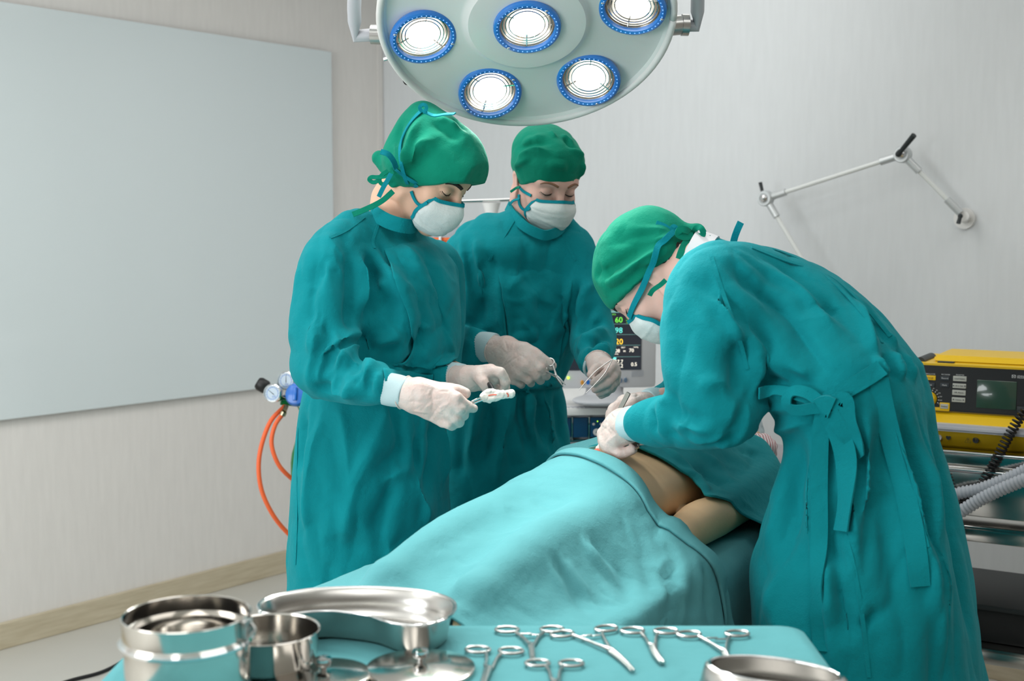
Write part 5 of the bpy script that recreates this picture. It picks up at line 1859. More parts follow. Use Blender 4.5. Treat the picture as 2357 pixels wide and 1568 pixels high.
S_FOLDS = [
    # back: long stretch lines from the shoulder to the belt
    ([(1645, 590), (1720, 640), (1800, 710), (1860, 790), (1905, 860), (1940, 920)], 8, 9, 20), ([(1670, 640), (1745, 720), (1800, 800), (1850, 880)], 20, -8), ([(1640, 640), (1665, 700), (1690, 760), (1702, 830)], 8, -12, 18),
    ([(1700, 570), (1800, 610), (1900, 690), (1960, 760), (2010, 810)], 12, 6), ([(1730, 590), (1830, 660), (1910, 740), (1960, 800)], 12, -6), ([(1780, 800), (1830, 850), (1880, 880)], 10, -7), ([(1790, 830), (1840, 875), (1890, 900)], 9, 6),
    ([(1960, 680), (1990, 740), (2010, 800), (2025, 840)], 8, -9), ([(1985, 690), (2025, 750), (2050, 800)], 9, 8), ([(2010, 720), (2045, 770), (2075, 810)], 6, -7),
    # sleeve
    ([(1700, 700), (1730, 780), (1738, 870), (1735, 930)], 8, -18, 12), ([(1690, 760), (1700, 850), (1690, 930)], 16, 7), ([(1540, 700), (1560, 800), (1560, 880)], 25, 5), ([(1600, 900), (1640, 880), (1690, 880)], 14, -6), ([(1545, 960), (1600, 985), (1660, 990)], 9, -6), ([(1540, 940), (1590, 965), (1650, 965)], 10, 5),
    ([(1580, 1015), (1640, 1010), (1690, 990)], 8, -5), ([(1610, 1025), (1660, 1018), (1705, 1000)], 7, 5), ([(1500, 940), (1510, 970), (1505, 1000)], 7, 6), ([(1520, 930), (1530, 970), (1525, 1010)], 7, -6), ([(1545, 915), (1530, 930), (1510, 940)], 8, -5),
    # under the chest
    ([(1740, 890), (1790, 900), (1850, 915), (1890, 940)], 8, -10, 14), ([(1745, 940), (1800, 930), (1860, 935)], 9, -10), ([(1740, 870), (1800, 880), (1860, 900)], 9, 7), ([(1790, 990), (1830, 975), (1880, 960)], 9, -9),
    # gathers above the belt, back flap and skirt folds
    ([(2010, 815), (2030, 850), (2040, 880)], 5, -10), ([(2030, 810), (2050, 850), (2056, 880)], 5, 8), ([(2048, 800), (2066, 845), (2072, 880)], 5, -8), ([(2066, 800), (2082, 840), (2092, 880)], 5, 7), ([(2080, 805), (2096, 840), (2108, 890)], 4, -6),
    ([(2030, 880), (2055, 980), (2095, 1100), (2125, 1220), (2148, 1340), (2170, 1460), (2190, 1560)], 7, -26, 16), ([(2012, 880), (2035, 980), (2075, 1100), (2105, 1220), (2125, 1330)], 9, 9), ([(2062, 890), (2090, 1000), (2120, 1120), (2150, 1260), (2165, 1350)], 8, 14, 14),
    ([(2095, 900), (2130, 1010), (2145, 1100), (2158, 1250), (2172, 1400), (2195, 1540)], 12, -20, 18), ([(2120, 900), (2160, 1020), (2185, 1120), (2205, 1260), (2228, 1400), (2250, 1530)], 14, 9),
    ([(1985, 900), (1998, 1000), (2000, 1120), (1995, 1250)], 10, -12, 16), ([(1968, 960), (1978, 1060), (1976, 1200)], 10, 8), ([(1935, 980), (1960, 1080), (1972, 1180), (1975, 1300)], 8, -10), ([(2000, 900), (2030, 1050), (2055, 1250), (2085, 1500)], 22, 8),
    ([(1880, 960), (1868, 1080), (1862, 1200), (1868, 1330)], 10, -10), ([(1850, 980), (1830, 1100), (1815, 1220), (1795, 1330)], 18, 9), ([(1848, 1130), (1818, 1210), (1785, 1275)], 5, 7, 14), ([(1822, 1020), (1800, 1110), (1770, 1200)], 14, -6),
    ([(1905, 1260), (1912, 1360), (1905, 1450)], 10, -12), ([(1930, 1300), (1945, 1400), (1960, 1500)], 12, 8), ([(1890, 1380), (1885, 1450), (1895, 1530)], 7, 7), ([(1975, 1450), (2000, 1420), (2030, 1400)], 8, 5), ([(1965, 1440), (1985, 1420), (2010, 1400)], 6, -5), ([(1760, 1330), (1790, 1400), (1800, 1500)], 20, -7)]
vg = px_folds(vg, fg, S_FOLDS, YS)
vg = scatter_folds(vg, fg, [(P(1960, 1250, 2.03), (0.2, 0.08, 0.2), (0.1, 0, 1), 20, 0.24, 0.012, 0.010), (P(1800, 730, 2.1), (0.14, 0.06, 0.1), (0.7, 0, -0.7), 12, 0.18, 0.011, 0.008), (P(1600, 980, 2.1), (0.08, 0.04, 0.04), (0.5, 0, 1), 10, 0.07, 0.008, 0.008)], 12)
vg = crumple(vg, fg, [(0.1, 0.005, False, (1, 1, 1.6)), (0.05, 0.0028, True, (1, 1, 1.8))], 23)
GS = link_mesh('gown', vg, fg, M_GOWN, PS)
tS = bvh(vg, fg)
for pix in ([(1638, 592), (1655, 650), (1680, 720), (1705, 790), (1720, 850)], [(1780, 575), (1860, 605), (1940, 670), (2000, 740), (2030, 790)], [(1738, 556), (1830, 585), (1920, 640), (1990, 705), (2050, 775)], [(1948, 1230), (1968, 1320), (1985, 1420), (2000, 1560)], [(2015, 870), (2060, 1000), (2100, 1130), (2135, 1260)]):
    ribbon_on(GS, tS, pix, 0.007, M_GOWN, 'seam', 0.0006, 0.0022, YS)
# belt, bow and hanging tails
ribbon_on(PS, tS, [(1900, 925), (1935, 905), (1980, 878), (2032, 846)], 0.028, M_GOWN, 'belt', 0.007, 0.003, YS)
ribbon_on(PS, tS, [(1740, 905), (1790, 902), (1850, 915), (1900, 930)], 0.02, M_GOWN, 'belt', 0.006, 0.003, YS)
bow = ribbon_on(PS, tS, [(1893, 935), (1905, 930), (1918, 935)], 0.036, M_GOWN, 'bow_knot', 0.016, 0.012, YS)
ribbon_on(bow, tS, [(1902, 932), (1870, 912), (1835, 908), (1818, 922), (1840, 936), (1872, 932), (1900, 936)], 0.02, M_GOWN, 'bow_loop', 0.014, 0.003, YS)
ribbon_on(bow, tS, [(1912, 932), (1945, 915), (1950, 955), (1965, 990), (1988, 1012), (1986, 1035), (1962, 1010), (1935, 975), (1915, 942)], 0.026, M_GOWN, 'bow_loop', 0.016, 0.003, YS)
ribbon_on(bow, tS, [(1903, 940), (1892, 970), (1887, 1050), (1884, 1150), (1886, 1260), (1892, 1350), (1884, 1430), (1892, 1500)], 0.028, M_GOWN, 'belt_tail', 0.010, 0.003, YS, 2)
ribbon_on(bow, tS, [(1912, 942), (1932, 985), (1945, 1030), (1958, 1090), (1960, 1160), (1948, 1227)], 0.036, M_GOWN, 'belt_tail', 0.012, 0.003, YS, 2)
# back flap edge
ribbon_on(PS, tS, [(2020, 872), (2036, 960), (2066, 1060), (2092, 1160), (2108, 1260), (2116, 1350)], 0.034, M_GOWN, 'back_flap', 0.004, 0.003, YS, 2)
ribbon_px(PS, [(1686, 572, 2.34), (1690, 550, 2.335), (1697, 530, 2.33), (1705, 512, 2.335)], 2.33, 0.013, M_TIE, 'neck_tape')
# undershirt collar
c0 = P(1603, 612, 2.39)
axn = unit(P(1560, 610, 2.4) - P(1640, 640, 2.38))
Rf = frame(axn, LAT)
ring = [c0 + Rf[:, 0] * 0.071 * math.cos(a) + Rf[:, 1] * 0.066 * math.sin(a) for a in np.linspace(0, 2 * PI, 29)]
ribbon_mesh('undershirt_collar', ribbon_geo(ring, np.array([unit(p - c0) for p in ring]), 0.04, 0.004, 2), mat('white_shirt', (232, 232, 236), 0.9), PS)
c1 = P(1634, 638, 2.385)
ring = [c1 + Rf[:, 0] * 0.083 * math.cos(a) + Rf[:, 1] * 0.074 * math.sin(a) for a in np.linspace(0, 2 * PI, 29)]
ribbon_mesh('collar', ribbon_geo(ring, np.array([unit(p - c1) for p in ring]), 0.026, 0.004, 2), M_GOWN, GS)
cuff(PS, P(1492, 977, 2.24), P(1446, 976, 2.30), 0.034, 0.031)
cuff(PS, P(1518, 926, 2.535), P(1488, 933, 2.495), 0.032, 0.029)
glove(PS, wr1, [P(1398, 982, 2.365), P(1390, 998, 2.34), P(1394, 1016, 2.318), P(1404, 1030, 2.305)],
      [[P(1390, 1014, 2.372), P(1398, 1036, 2.372)], [P(1394, 1030, 2.34), P(1414, 1043, 2.34)], [P(1408, 1042, 2.312), P(1434, 1045, 2.315)], [P(1426, 1045, 2.295), P(1456, 1036, 2.29)]],
      [P(1412, 1004, 2.385), P(1404, 1028, 2.392)], unit(v3(-0.45, -0.75, 0.45)), unit(wr1 - cu1), 0.032, 5, 1.12)
glove(PS, wr2, [P(1436, 922, 2.45), P(1430, 934, 2.465), P(1428, 946, 2.485), P(1430, 956, 2.505)],
      [[P(1413, 942, 2.43), P(1407, 962, 2.43)], [P(1408, 952, 2.45), P(1405, 970, 2.45)], [P(1408, 962, 2.475), P(1408, 976, 2.475)], [P(1412, 968, 2.5), P(1412, 980, 2.5)]],
      [P(1456, 932, 2.44), P(1444, 944, 2.42), P(1430, 956, 2.415)], unit(v3(-0.3, -0.5, 0.8)), unit(wr2 - cu2), 0.030, 6, 1.08)
pr = [HS.ell((0, -0.006, 0.034), (0.089, 0.112, 0.095)), HS.ell((0, -0.03, 0.05), (0.08, 0.09, 0.075), 0.02), HS.cap((0, -0.09, -0.0), (0.004, -0.122, -0.02), 0.028, 0.02, 0.02),
      HS.half((0, 0.085, 0.02), (0, 0.258, -0.966))]
vc, fc = solidify(pr, 0.003)
vc = px_folds(vc, fc, [([(1380, 660), (1430, 630), (1480, 590), (1530, 570), (1560, 560)], 6, -6, 11), ([(1378, 640), (1420, 610), (1470, 575), (1530, 552)], 9, 6), ([(1395, 680), (1440, 650), (1500, 600), (1550, 575)], 7, 4), ([(1470, 620), (1510, 590), (1548, 568)], 4, -5), ([(1400, 570), (1450, 545), (1520, 540)], 14, 4),
                       ([(1480, 560), (1520, 550), (1555, 548)], 5, -4), ([(1390, 610), (1400, 625), (1415, 630)], 8, 4), ([(1372, 645), (1380, 625), (1390, 615)], 7, 4), ([(1440, 530), (1500, 525), (1550, 538)], 7, -3)], 2.35)
vc = crumple(vc, fc, [(0.05, 0.0035, False, (1, 1, 1)), (0.035, 0.0014, True, (1.4, 1, 0.8))], 37)
CS = link_mesh('surgical_cap', vc, fc, M_CAP, PS)
tc_ = bvh(vc, fc)
for pix, w in (([(1594, 540, 2.37), (1580, 530, 2.35), (1566, 528, 2.345), (1562, 540, 2.345), (1578, 546, 2.35), (1596, 542, 2.36)], 0.013), ([(1594, 541, 2.37), (1602, 526, 2.36), (1614, 525, 2.35), (1618, 540, 2.35), (1604, 545, 2.36)], 0.011), ([(1590, 545, 2.36), (1576, 562, 2.345), (1567, 582, 2.33), (1563, 596, 2.325)], 0.013),
               ([(1600, 543, 2.36), (1618, 548, 2.36), (1636, 545, 2.36)], 0.006), ([(1495, 680, 2.31), (1503, 668, 2.3), (1520, 656, 2.29), (1532, 645, 2.28)], 0.009)):
    ribbon_px(CS, pix, 2.39, w, M_CAP, 'tie_tail')
mk, A_, N_ = build_mask(HS, PS, 14, -0.018, 0.72)
hub = bvh(np.vstack([vc, vh]), np.vstack([fc, fc[:0]]) if False else np.vstack([fc, fh + len(vc)]))
ribbon_on(mk, hub, [(1455, 725), (1468, 690), (1485, 650), (1500, 610), (1508, 580), (1525, 555), (1545, 538)], 0.0115, M_TIE, 'mask_tape', 0.008, 0.0022, 2.33)
ribbon_px(mk, [(1547, 535, 2.36), (1530, 522, 2.36), (1510, 514, 2.36)], 2.36, 0.011, M_TIE, 'mask_tape')
ribbon_px(mk, [(1545, 535, 2.36), (1548, 522, 2.36), (1556, 524, 2.36), (1550, 533, 2.36)], 2.36, 0.008, M_TIE, 'mask_tape')
ribbon_px(mk, [(1590, 552, 2.385), (1610, 555, 2.38), (1632, 560, 2.375)], 2.38, 0.008, M_TIE, 'mask_tape')
legs(PS, baseS[0], baseS[1], yawS, 0.1, 0.72, M_WHITE)
# ------------------------------------------------------------------ operating table, patient and drapes
B0 = np.array([0.2, 2.40])
BU = unit(v3(-0.5, -0.866, 0))          # towards the feet
BV = unit(v3(0.866, -0.5, 0))           # towards the camera's side
ZB = 0.85
RB = np.stack([BU, BV, v3(0, 0, 1)], 1)
RB = np.stack([BU, -BV, v3(0, 0, 1)], 1) if np.linalg.det(RB) < 0 else RB


def bed(t, s, z):
    return v3(B0[0], B0[1], 0) + BU * t + BV * s + v3(0, 0, z)


def bed_ts(p):
    d = np.asarray(p)[:2] - B0
    return d @ BU[:2], d @ BV[:2]


t_ = thing('operating_table', bed(-0.05, 0, 0), 'operating table covered by teal drapes under the patient', 'operating table')
MB().box(bed(-0.06, 0, ZB - 0.035), (1.62, 0.49, 0.06), RB, 0.018).build('mattress', M_DRAPE2, t_)
MB().box(bed(-0.06, 0, ZB - 0.085), (1.6, 0.47, 0.035), RB, 0.004).build('table_top', M_STEEL_S, t_)
MB().box(bed(-0.15, 0, 0.44), (0.3, 0.24, 0.66), RB, 0.01).build('column', M_STEEL_S, t_)
MB().box(bed(-0.12, 0, 0.06), (0.95, 0.4, 0.12), RB, 0.02).build('base', M_GREY2, t_)
for s in (-0.252, 0.252):
    MB().box(bed(-0.1, s, ZB - 0.085), (1.2, 0.012, 0.03), RB, 0.002).build('side_rail', M_CHROME, t_)

# patient: one body lying on the back, head away from the camera
hd = Head(bed(-0.62, 0.0, ZB + 0.125), (0.5, 0.866), 0.0, 0.0, 1.0)
up_ = v3(0, 0, 1)
hd.Ru = np.stack([-BV * 1.0, up_, -BU], 1)     # x right hand, y face up, z crown away from the feet
hd.R = hd.Ru.copy()
pr = face_prims(hd, True)
pr += [cap(hd.w(0, -0.02, -0.05), bed(-0.46, 0, ZB + 0.09), 0.055, 0.06, 0.03)]
vh, fh = solidify(pr, 0.003)
zc = ZB + 0.083
pr = [chain([bed(-0.40, 0, zc), bed(-0.25, 0, zc + 0.004), bed(-0.1, 0, zc), bed(0.02, 0, zc + 0.002), bed(0.13, 0, zc), bed(0.22, 0, zc - 0.02)], [0.088, 0.096, 0.084, 0.082, 0.08, 0.066], 0.06, 4, 1.66, BV)]
for s in (-1, 1):
    pr += [chain([bed(-0.4, 0.13 * s, zc), bed(-0.33, 0.185 * s, ZB + 0.06), bed(-0.1, 0.185 * s, ZB + 0.045), bed(0.0, 0.182 * s, ZB + 0.046), bed(0.14, 0.185 * s, ZB + 0.04), bed(0.22, 0.19 * s, ZB + 0.03)], [0.062, 0.045, 0.04, 0.041, 0.032, 0.025], 0.02, 4),
           chain([bed(0.2, 0.085 * s, zc - 0.025), bed(0.45, 0.08 * s, ZB + 0.058), bed(0.64, 0.08 * s, ZB + 0.04)], [0.066, 0.055, 0.036], 0.04, 4),
           chain([bed(0.64, 0.08 * s, ZB + 0.038), bed(0.69, 0.09 * s, ZB + 0.024)], [0.034, 0.02], 0.02)]
    for k in range(5):
        pr.append(cap(bed(0.24, (0.19 - 0.012 * (k - 2)) * s, ZB + 0.025), bed(0.31 - 0.008 * abs(k - 2), (0.19 - 0.016 * (k - 2)) * s, ZB + 0.018), 0.011, 0.009, 0.004))
pr.append(ell(bed(0.055, 0.0, zc + 0.084), (0.008, 0.008, 0.007), k=0.012, sub=True))
vb_, fb_ = solidify(pr, 0.005)
PP = link_mesh('person', np.vstack([vh, vb_]), np.vstack([fh, fb_ + len(vh)]), M_SKIN_C, None, bed(0, 0, ZB))
tag(PP, 'patient lying on the operating table under drapes with bare belly and forearm showing', 'person')
vv, ff = solidify([hd.ell((0, -0.018, 0.04), (0.079, 0.097, 0.088)), hd.half((0, 0.06, 0.05), (0, 0.75, -0.3))], 0.004)
link_mesh('bouffant_cap', crumple(vv, ff, [(0.02, 0.003, True, (1, 1, 1))], 4), ff, mat('pale_cap', (196, 214, 220), 0.9), PP)
tP = bvh(vb_, fb_)

# pillow and striped towel at the head
vv, ff = solidify([ell(bed(-0.66, 0.02, ZB + 0.035), (0.17, 0.24, 0.05), RB, 0.01), half(bed(-0.66, 0, ZB + 0.002), (0, 0, -1), bed(-0.66, 0, ZB) - 0.5, bed(-0.66, 0, ZB) + 0.5)], 0.006)
vv = crumple(vv, ff, [(0.07, 0.005, False, (1, 1, 1))], 8)
tag(link_mesh('pillow', vv, ff, mat('grey_pillow', (170, 168, 172), 0.8), None, bed(-0.66, 0.02, ZB)), 'grey pillow under the patient at the head end of the table', 'pillow')


def stripes():
    m = mat('striped_towel', (222, 214, 214), 0.9)
    nt = m.node_tree
    tc = nt.nodes.new('ShaderNodeTexCoord')
    wv = nt.nodes.new('ShaderNodeTexWave')
    wv.inputs['Scale'].default_value = 55
    wv.inputs['Distortion'].default_value = 1.5
    mx = nt.nodes.new('ShaderNodeMix')
    mx.data_type = 'RGBA'
    mx.inputs[6].default_value = lin((228, 222, 222)) + (1,)
    mx.inputs[7].default_value = lin((176, 120, 126)) + (1,)
    nt.links.new(tc.outputs['Object'], wv.inputs['Vector'])
    nt.links.new(wv.outputs['Fac'], mx.inputs[0])
    nt.links.new(mx.outputs[2], nt.nodes['Principled BSDF'].inputs['Base Color'])
    return m


tw = P(1738, 1024, 2.78)
vv, ff = solidify([ell(tw + v3(-0.03, 0.02, -0.02), (0.085, 0.06, 0.045), rotz(0.4), 0.02), ell(tw + v3(0.02, 0.0, -0.01), (0.03, 0.05, 0.035), None, 0.02)], 0.004)
vv = crumple(vv, ff, [(0.03, 0.003, True, (1, 1, 1))], 9)
tag(link_mesh('towel', vv, ff, stripes(), None, tw), 'small white and pink striped towel beside the grey pillow', 'towel')


def body_h(t, s, zmin=ZB + 0.004):
    """height of patient or mattress under bed point (t, s)"""
    h = tP.ray_cast(Vector(bed(t, s, 2.0)), Vector((0, 0, -1)))
    return max(zmin, h[0][2] if h[0] is not None else 0)


def tent(tt, ss, slack=0.18):
    """height field of cloth pulled over the body: body heights, then filled so it never falls steeper than slack"""
    n, m = len(tt), len(ss)
    Z = np.zeros((n, m))
    for i in range(n):
        for j in range(m):
            Z[i, j] = body_h(tt[i], ss[j])
    for _ in range(160):
        A = Z.copy()
        A[1:-1] = np.maximum(A[1:-1], (Z[:-2] + Z[2:]) / 2 - 0.0006)
        A[:, 1:-1] = np.maximum(A[:, 1:-1], (Z[:, :-2] + Z[:, 2:]) / 2 - 0.0012)
        Z = A
    for _ in range(5):
        Z[1:-1] = (Z[:-2] + 2 * Z[1:-1] + Z[2:]) / 4
        Z[:, 1:-1] = (Z[:, :-2] + 2 * Z[:, 1:-1] + Z[:, 2:]) / 4
    return Z


def bil(Z, tt, ss, t, s):
    i = np.clip((t - tt[0]) / (tt[1] - tt[0]), 0, len(tt) - 1.001)
    j = np.clip((s - ss[0]) / (ss[1] - ss[0]), 0, len(ss) - 1.001)
    a, b = int(i), int(j)
    u, w = i - a, j - b
    return (Z[a, b] * (1 - u) * (1 - w) + Z[a + 1, b] * u * (1 - w) + Z[a, b + 1] * (1 - u) * w + Z[a + 1, b + 1] * u * w)


def above_body(v, gap=0.009):
    """lift cloth that a fold pressed into the body or mattress back onto it"""
    for k in range(len(v)):
        t, s = bed_ts(v[k])
        if abs(s) < EDGE - 0.004 and -0.9 < t < 0.74:
            v[k, 2] = max(v[k, 2], body_h(t, s) + gap)
    return v


# drape over hips and legs ------------------------------------------------------------
EDGE = 0.252
tt, ss = np.linspace(-0.25, 0.85, 56), np.linspace(-0.27, 0.27, 46)
ZF = tent(tt, ss)
top_s = np.array([-0.60, -0.30, -0.25, -0.14, -0.05, 0.02, 0.10, 0.16, 0.21, 0.25, 0.30, 0.45, 0.70])
top_t = np.array([-0.02, -0.09, -0.08, -0.02, 0.065, 0.10, 0.118, 0.14, 0.15, 0.135, 0.10, 0.06, 0.04])
NU, NV = 150, 190
HANG_N, HANG_F = 0.52, 0.45
A = np.zeros((NU, NV, 3))
warc = np.linspace(-(EDGE + HANG_F), EDGE + HANG_N, NV)
for j in range(NV):
    w = warc[j]
    tb = np.interp(w, top_s, top_t)
    te = 0.735 - 0.02 * math.cos(w * 9) - (0.05 if w < -0.2 else 0.0)
    for i in range(NU):
        q = i / (NU - 1)
        t = tb + (te - tb) * q
        sN = min(max(w, -EDGE), EDGE)
        z = bil(ZF, tt, ss, t, sN) + 0.006
        over = abs(w) - EDGE
        s = sN
        # round the mattress edge, then hang with folds
        if over > -0.05:
            o2 = max(0.0, over)
            z -= max(0.0, over) * 0.985
            sgn = 1 if w > 0 else -1
            dep = min(1.0, o2 / 0.3)
            ph = t * 30 + 1.8 * math.sin(t * 9) + o2 * 2.0
            wave = (math.sin(ph) * 0.6 + 0.4 * math.sin(2.1 * ph + 1)) * 0.034 * dep * (1 if w > 0 else 0.35)
            s = sN + sgn * (0.012 + 0.03 * dep * 0.6 + wave + 0.03 * o2)
            z -= 0.0
        A[i, j] = bed(t, s, z)
for _ in range(2):
    A[:, 1:-1] = (A[:, :-2] + 2 * A[:, 1:-1] + A[:, 2:]) / 4
fidx = []
for i in range(NU - 1):
    for j in range(NV - 1):
        fidx.append((i * NV + j, i * NV + j + 1, (i + 1) * NV + j + 1, (i + 1) * NV + j))
fidx = np.array(fidx)
v = A.reshape(-1, 3)
n0 = vnormals(v, fidx)
if n0[:, 2].mean() < 0:
    fidx = fidx[:, ::-1]
D_FOLDS = [
    ([(1500, 1085), (1440, 1125), (1380, 1165), (1310, 1215), (1250, 1252), (1200, 1290)], 5, 5, 9), ([(1250, 1252), (1180, 1310), (1110, 1360), (1050, 1400)], 5, -3),
    ([(1310, 1225), (1345, 1270), (1390, 1325), (1425, 1362)], 5, 9, 18), ([(1330, 1215), (1370, 1265), (1410, 1310)], 9, -5), ([(1255, 1260), (1300, 1310), (1340, 1360), (1370, 1410)], 6, 7, 10), ([(1265, 1270), (1300, 1330), (1330, 1390), (1345, 1420)], 6, -6),
    ([(1240, 1262), (1275, 1330), (1310, 1390), (1330, 1420)], 5, 5), ([(1200, 1225), (1230, 1245), (1255, 1258)], 6, 4), ([(1185, 1245), (1220, 1258), (1245, 1262)], 5, -3), ([(1215, 1205), (1245, 1225), (1270, 1240)], 6, 4), ([(1320, 1165), (1335, 1180), (1350, 1185)], 6, -4),
    ([(1395, 1150), (1420, 1180), (1450, 1260)], 8, -3), ([(1405, 1145), (1440, 1200), (1470, 1280)], 6, 3), ([(1500, 1160), (1525, 1230), (1545, 1320), (1550, 1430)], 9, -14, 13), ([(1530, 1200), (1560, 1290), (1580, 1430)], 12, 9), ([(1480, 1250), (1490, 1320), (1510, 1400)], 10, -8), ([(1430, 1280), (1440, 1340), (1445, 1400)], 14, -9, 10), ([(1560, 1230), (1545, 1330), (1535, 1440)], 8, -10), ([(1610, 1290), (1622, 1360), (1628, 1440)], 8, -11), ([(1640, 1290), (1665, 1360), (1680, 1430)], 10, 7), ([(1590, 1250), (1605, 1340), (1608, 1430)], 9, 7),
    ([(1000, 1260), (1080, 1265), (1180, 1240)], 20, 2.5), ([(900, 1300), (1000, 1290), (1080, 1300)], 16, 2), ([(820, 1350), (900, 1330), (1000, 1340)], 12, 3), ([(1060, 1330), (1120, 1310), (1170, 1320)], 10, -3), ([(1150, 1380), (1200, 1410), (1260, 1440)], 6, -4), ([(1030, 1420), (1070, 1390), (1130, 1380)], 6, 4), ([(1050, 1430), (1090, 1410), (1140, 1420)], 6, -4), ([(1090, 1430), (1120, 1400), (1160, 1395)], 5, 3),
    ([(1300, 1075), (1240, 1110), (1150, 1160), (1050, 1220)], 30, 3), ([(1460, 1110), (1550, 1200), (1640, 1290), (1690, 1370)], 7, -5, 12)]
v = px_folds(v.copy(), fidx, D_FOLDS, 2.3, 1.5, 0.9)
v = scatter_folds(v, fidx, [(bed(0.4, 0.02, ZB + 0.1), (0.2, 0.2, 0.05), (-0.3, 0.6, 0), 14, 0.14, 0.006, 0.0028), (bed(0.4, 0.2, ZB), (0.2, 0.1, 0.1), BV, 10, 0.14, 0.006, 0.004)], 4)
v = crumple(v, fidx, [(0.08, 0.004, False, (1, 1, 1)), (0.05, 0.0018, True, (1, 1, 1))], 41)
v = above_body(v)
A2 = v.reshape(NU, NV, 3)
v2, f2, N2 = sheet(A2, 0.004)
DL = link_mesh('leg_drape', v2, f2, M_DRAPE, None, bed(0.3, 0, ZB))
tag(DL, 'large aqua drape spread over the patient\'s hips and legs', 'drape')
tDL = bvh(v, fidx)
# doubled hem along the upper edge
nn = vnormals(v, fidx).reshape(NU, NV, 3)
hem = np.stack([A2[i] + nn[i] * (0.006 + 0.003 * math.sin(PI * i / 11)) for i in range(0, 12)], 0)
vv, ff, _ = sheet(hem, 0.005)
link_mesh('folded_hem', vv, ff, M_DRAPE, DL)
# rolled fold of the drape lying raised at the far edge of the wound
vv, ff = ribbon_geo([P(1281, 1050, 2.5), P(1300, 1040, 2.5), P(1340, 1030, 2.49), P(1385, 1016, 2.47), P(1400, 1000, 2.46)], np.array([unit(v3(0.0, -0.6, 0.8))] * 5), np.array([0.012, 0.022, 0.026, 0.026, 0.02]), 0.01, 6)
ribbon_mesh('rolled_fold', (vv, ff), M_DRAPE, DL)

# drape over the chest ------------------------------------------------------------------
tt3, ss3 = np.linspace(-0.6, 0.1, 40), np.linspace(-0.27, 0.27, 46)
ZF3 = tent(tt3, ss3)
NU, NV = 90, 130
up_s = np.array([-0.6, -0.25, -0.15, 0.0, 0.06, 0.10, 0.14, 0.165, 0.19, 0.215, 0.25, 0.4])
up_t = np.array([-0.1, -0.08, -0.05, -0.025, -0.02, -0.03, -0.055, -0.035, -0.005, -0.06, -0.11, -0.13])
warc = np.linspace(-0.5, 0.36, NV)
A = np.zeros((NU, NV, 3))
for j in range(NV):
    w = warc[j]
    te = np.interp(w, up_s, up_t)
    for i in range(NU):
        q = i / (NU - 1)
        t = te + (-0.56 - te) * q
        sN = min(max(w, -EDGE), EDGE)
        z = bil(ZF3, tt3, ss3, t, sN) + 0.008
        over = max(0.0, abs(w) - EDGE)
        z -= over * 0.98
        A[i, j] = bed(t, sN + np.sign(w) * (0.022 + 0.02 * math.sin(t * 30) * min(1, over / 0.2)) * (1 if over > 0 else 0), z)
fidx = np.array([(i * NV + j, i * NV + j + 1, (i + 1) * NV + j + 1, (i + 1) * NV + j) for i in range(NU - 1) for j in range(NV - 1)])
v = A.reshape(-1, 3)
if vnormals(v, fidx)[:, 2].mean() < 0:
    fidx = fidx[:, ::-1]
U_FOLDS = [([(1500, 1020), (1560, 1060), (1610, 1110), (1630, 1150)], 7, 9, 12), ([(1540, 1030), (1600, 1080), (1680, 1130), (1760, 1160)], 8, -8, 14), ([(1580, 1030), (1660, 1070), (1760, 1110)], 9, 8), ([(1620, 1050), (1700, 1035), (1780, 1050)], 8, -6), ([(1590, 1100), (1600, 1130), (1620, 1160)], 7, -8, 9), ([(1570, 1080), (1578, 1120), (1590, 1150)], 6, 8),
           ([(1640, 1150), (1690, 1180), (1740, 1195)], 9, 6), ([(1650, 1170), (1700, 1195), (1745, 1205)], 7, -5), ([(1690, 1040), (1750, 1035), (1800, 1060)], 7, 6), ([(1640, 1090), (1700, 1120), (1750, 1170)], 14, 5)]
v = px_folds(v.copy(), fidx, U_FOLDS, 2.4, 1.6, 0.9)
v = scatter_folds(v, fidx, [(bed(-0.25, 0.1, ZB + 0.12), (0.15, 0.1, 0.06), (0.6, 0.2, -0.4), 10, 0.14, 0.008, 0.005)], 6)
v = crumple(v, fidx, [(0.06, 0.005, False, (1, 1, 1)), (0.05, 0.002, True, (1, 1, 1))], 43)
v = above_body(v)
v2, f2, N2 = sheet(v.reshape(NU, NV, 3), 0.0045)
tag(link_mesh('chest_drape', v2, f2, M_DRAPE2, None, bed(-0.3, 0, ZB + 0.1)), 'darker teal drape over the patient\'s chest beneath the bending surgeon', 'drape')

# bed sheet
sh = np.zeros((30, 40, 3))
for i in range(30):
    for j in range(40):
        t = -0.86 + i / 29 * 1.62
        w = -0.72 + j / 39 * 1.44
        s = max(-0.25, min(0.25, w))
        o2 = abs(w) - 0.25
        sh[i, j] = bed(t, s + (0.014 + 0.008 * math.sin(t * 17) * min(1, o2 / 0.2) if o2 > 0 else 0) * np.sign(w), ZB + 0.0005 - max(0, o2))
v2, f2, N2 = sheet(sh, 0.002)
tag(link_mesh('bed_sheet', v2, f2, M_DRAPE, None, bed(0, 0, ZB)), 'flat aqua sheet on the mattress beside the patient\'s forearm', 'sheet')
# ------------------------------------------------------------------ surgical lamp
LC = P(1213, 57, 2.52)
LN = unit(v3(0.03, -0.6, -0.8))                 # shining direction
RL = frame(LN, (1, 0, 0.02))                    # right, (up-back), shine
RDISC = 0.292
t_ = thing('surgical_lamp', LC - LN * 0.2, 'large round white surgical lamp with blue-ringed glowing lights above the patient', 'surgical lamp')


def lp(x, y, z):
    return LC + RL @ v3(x, y, z)


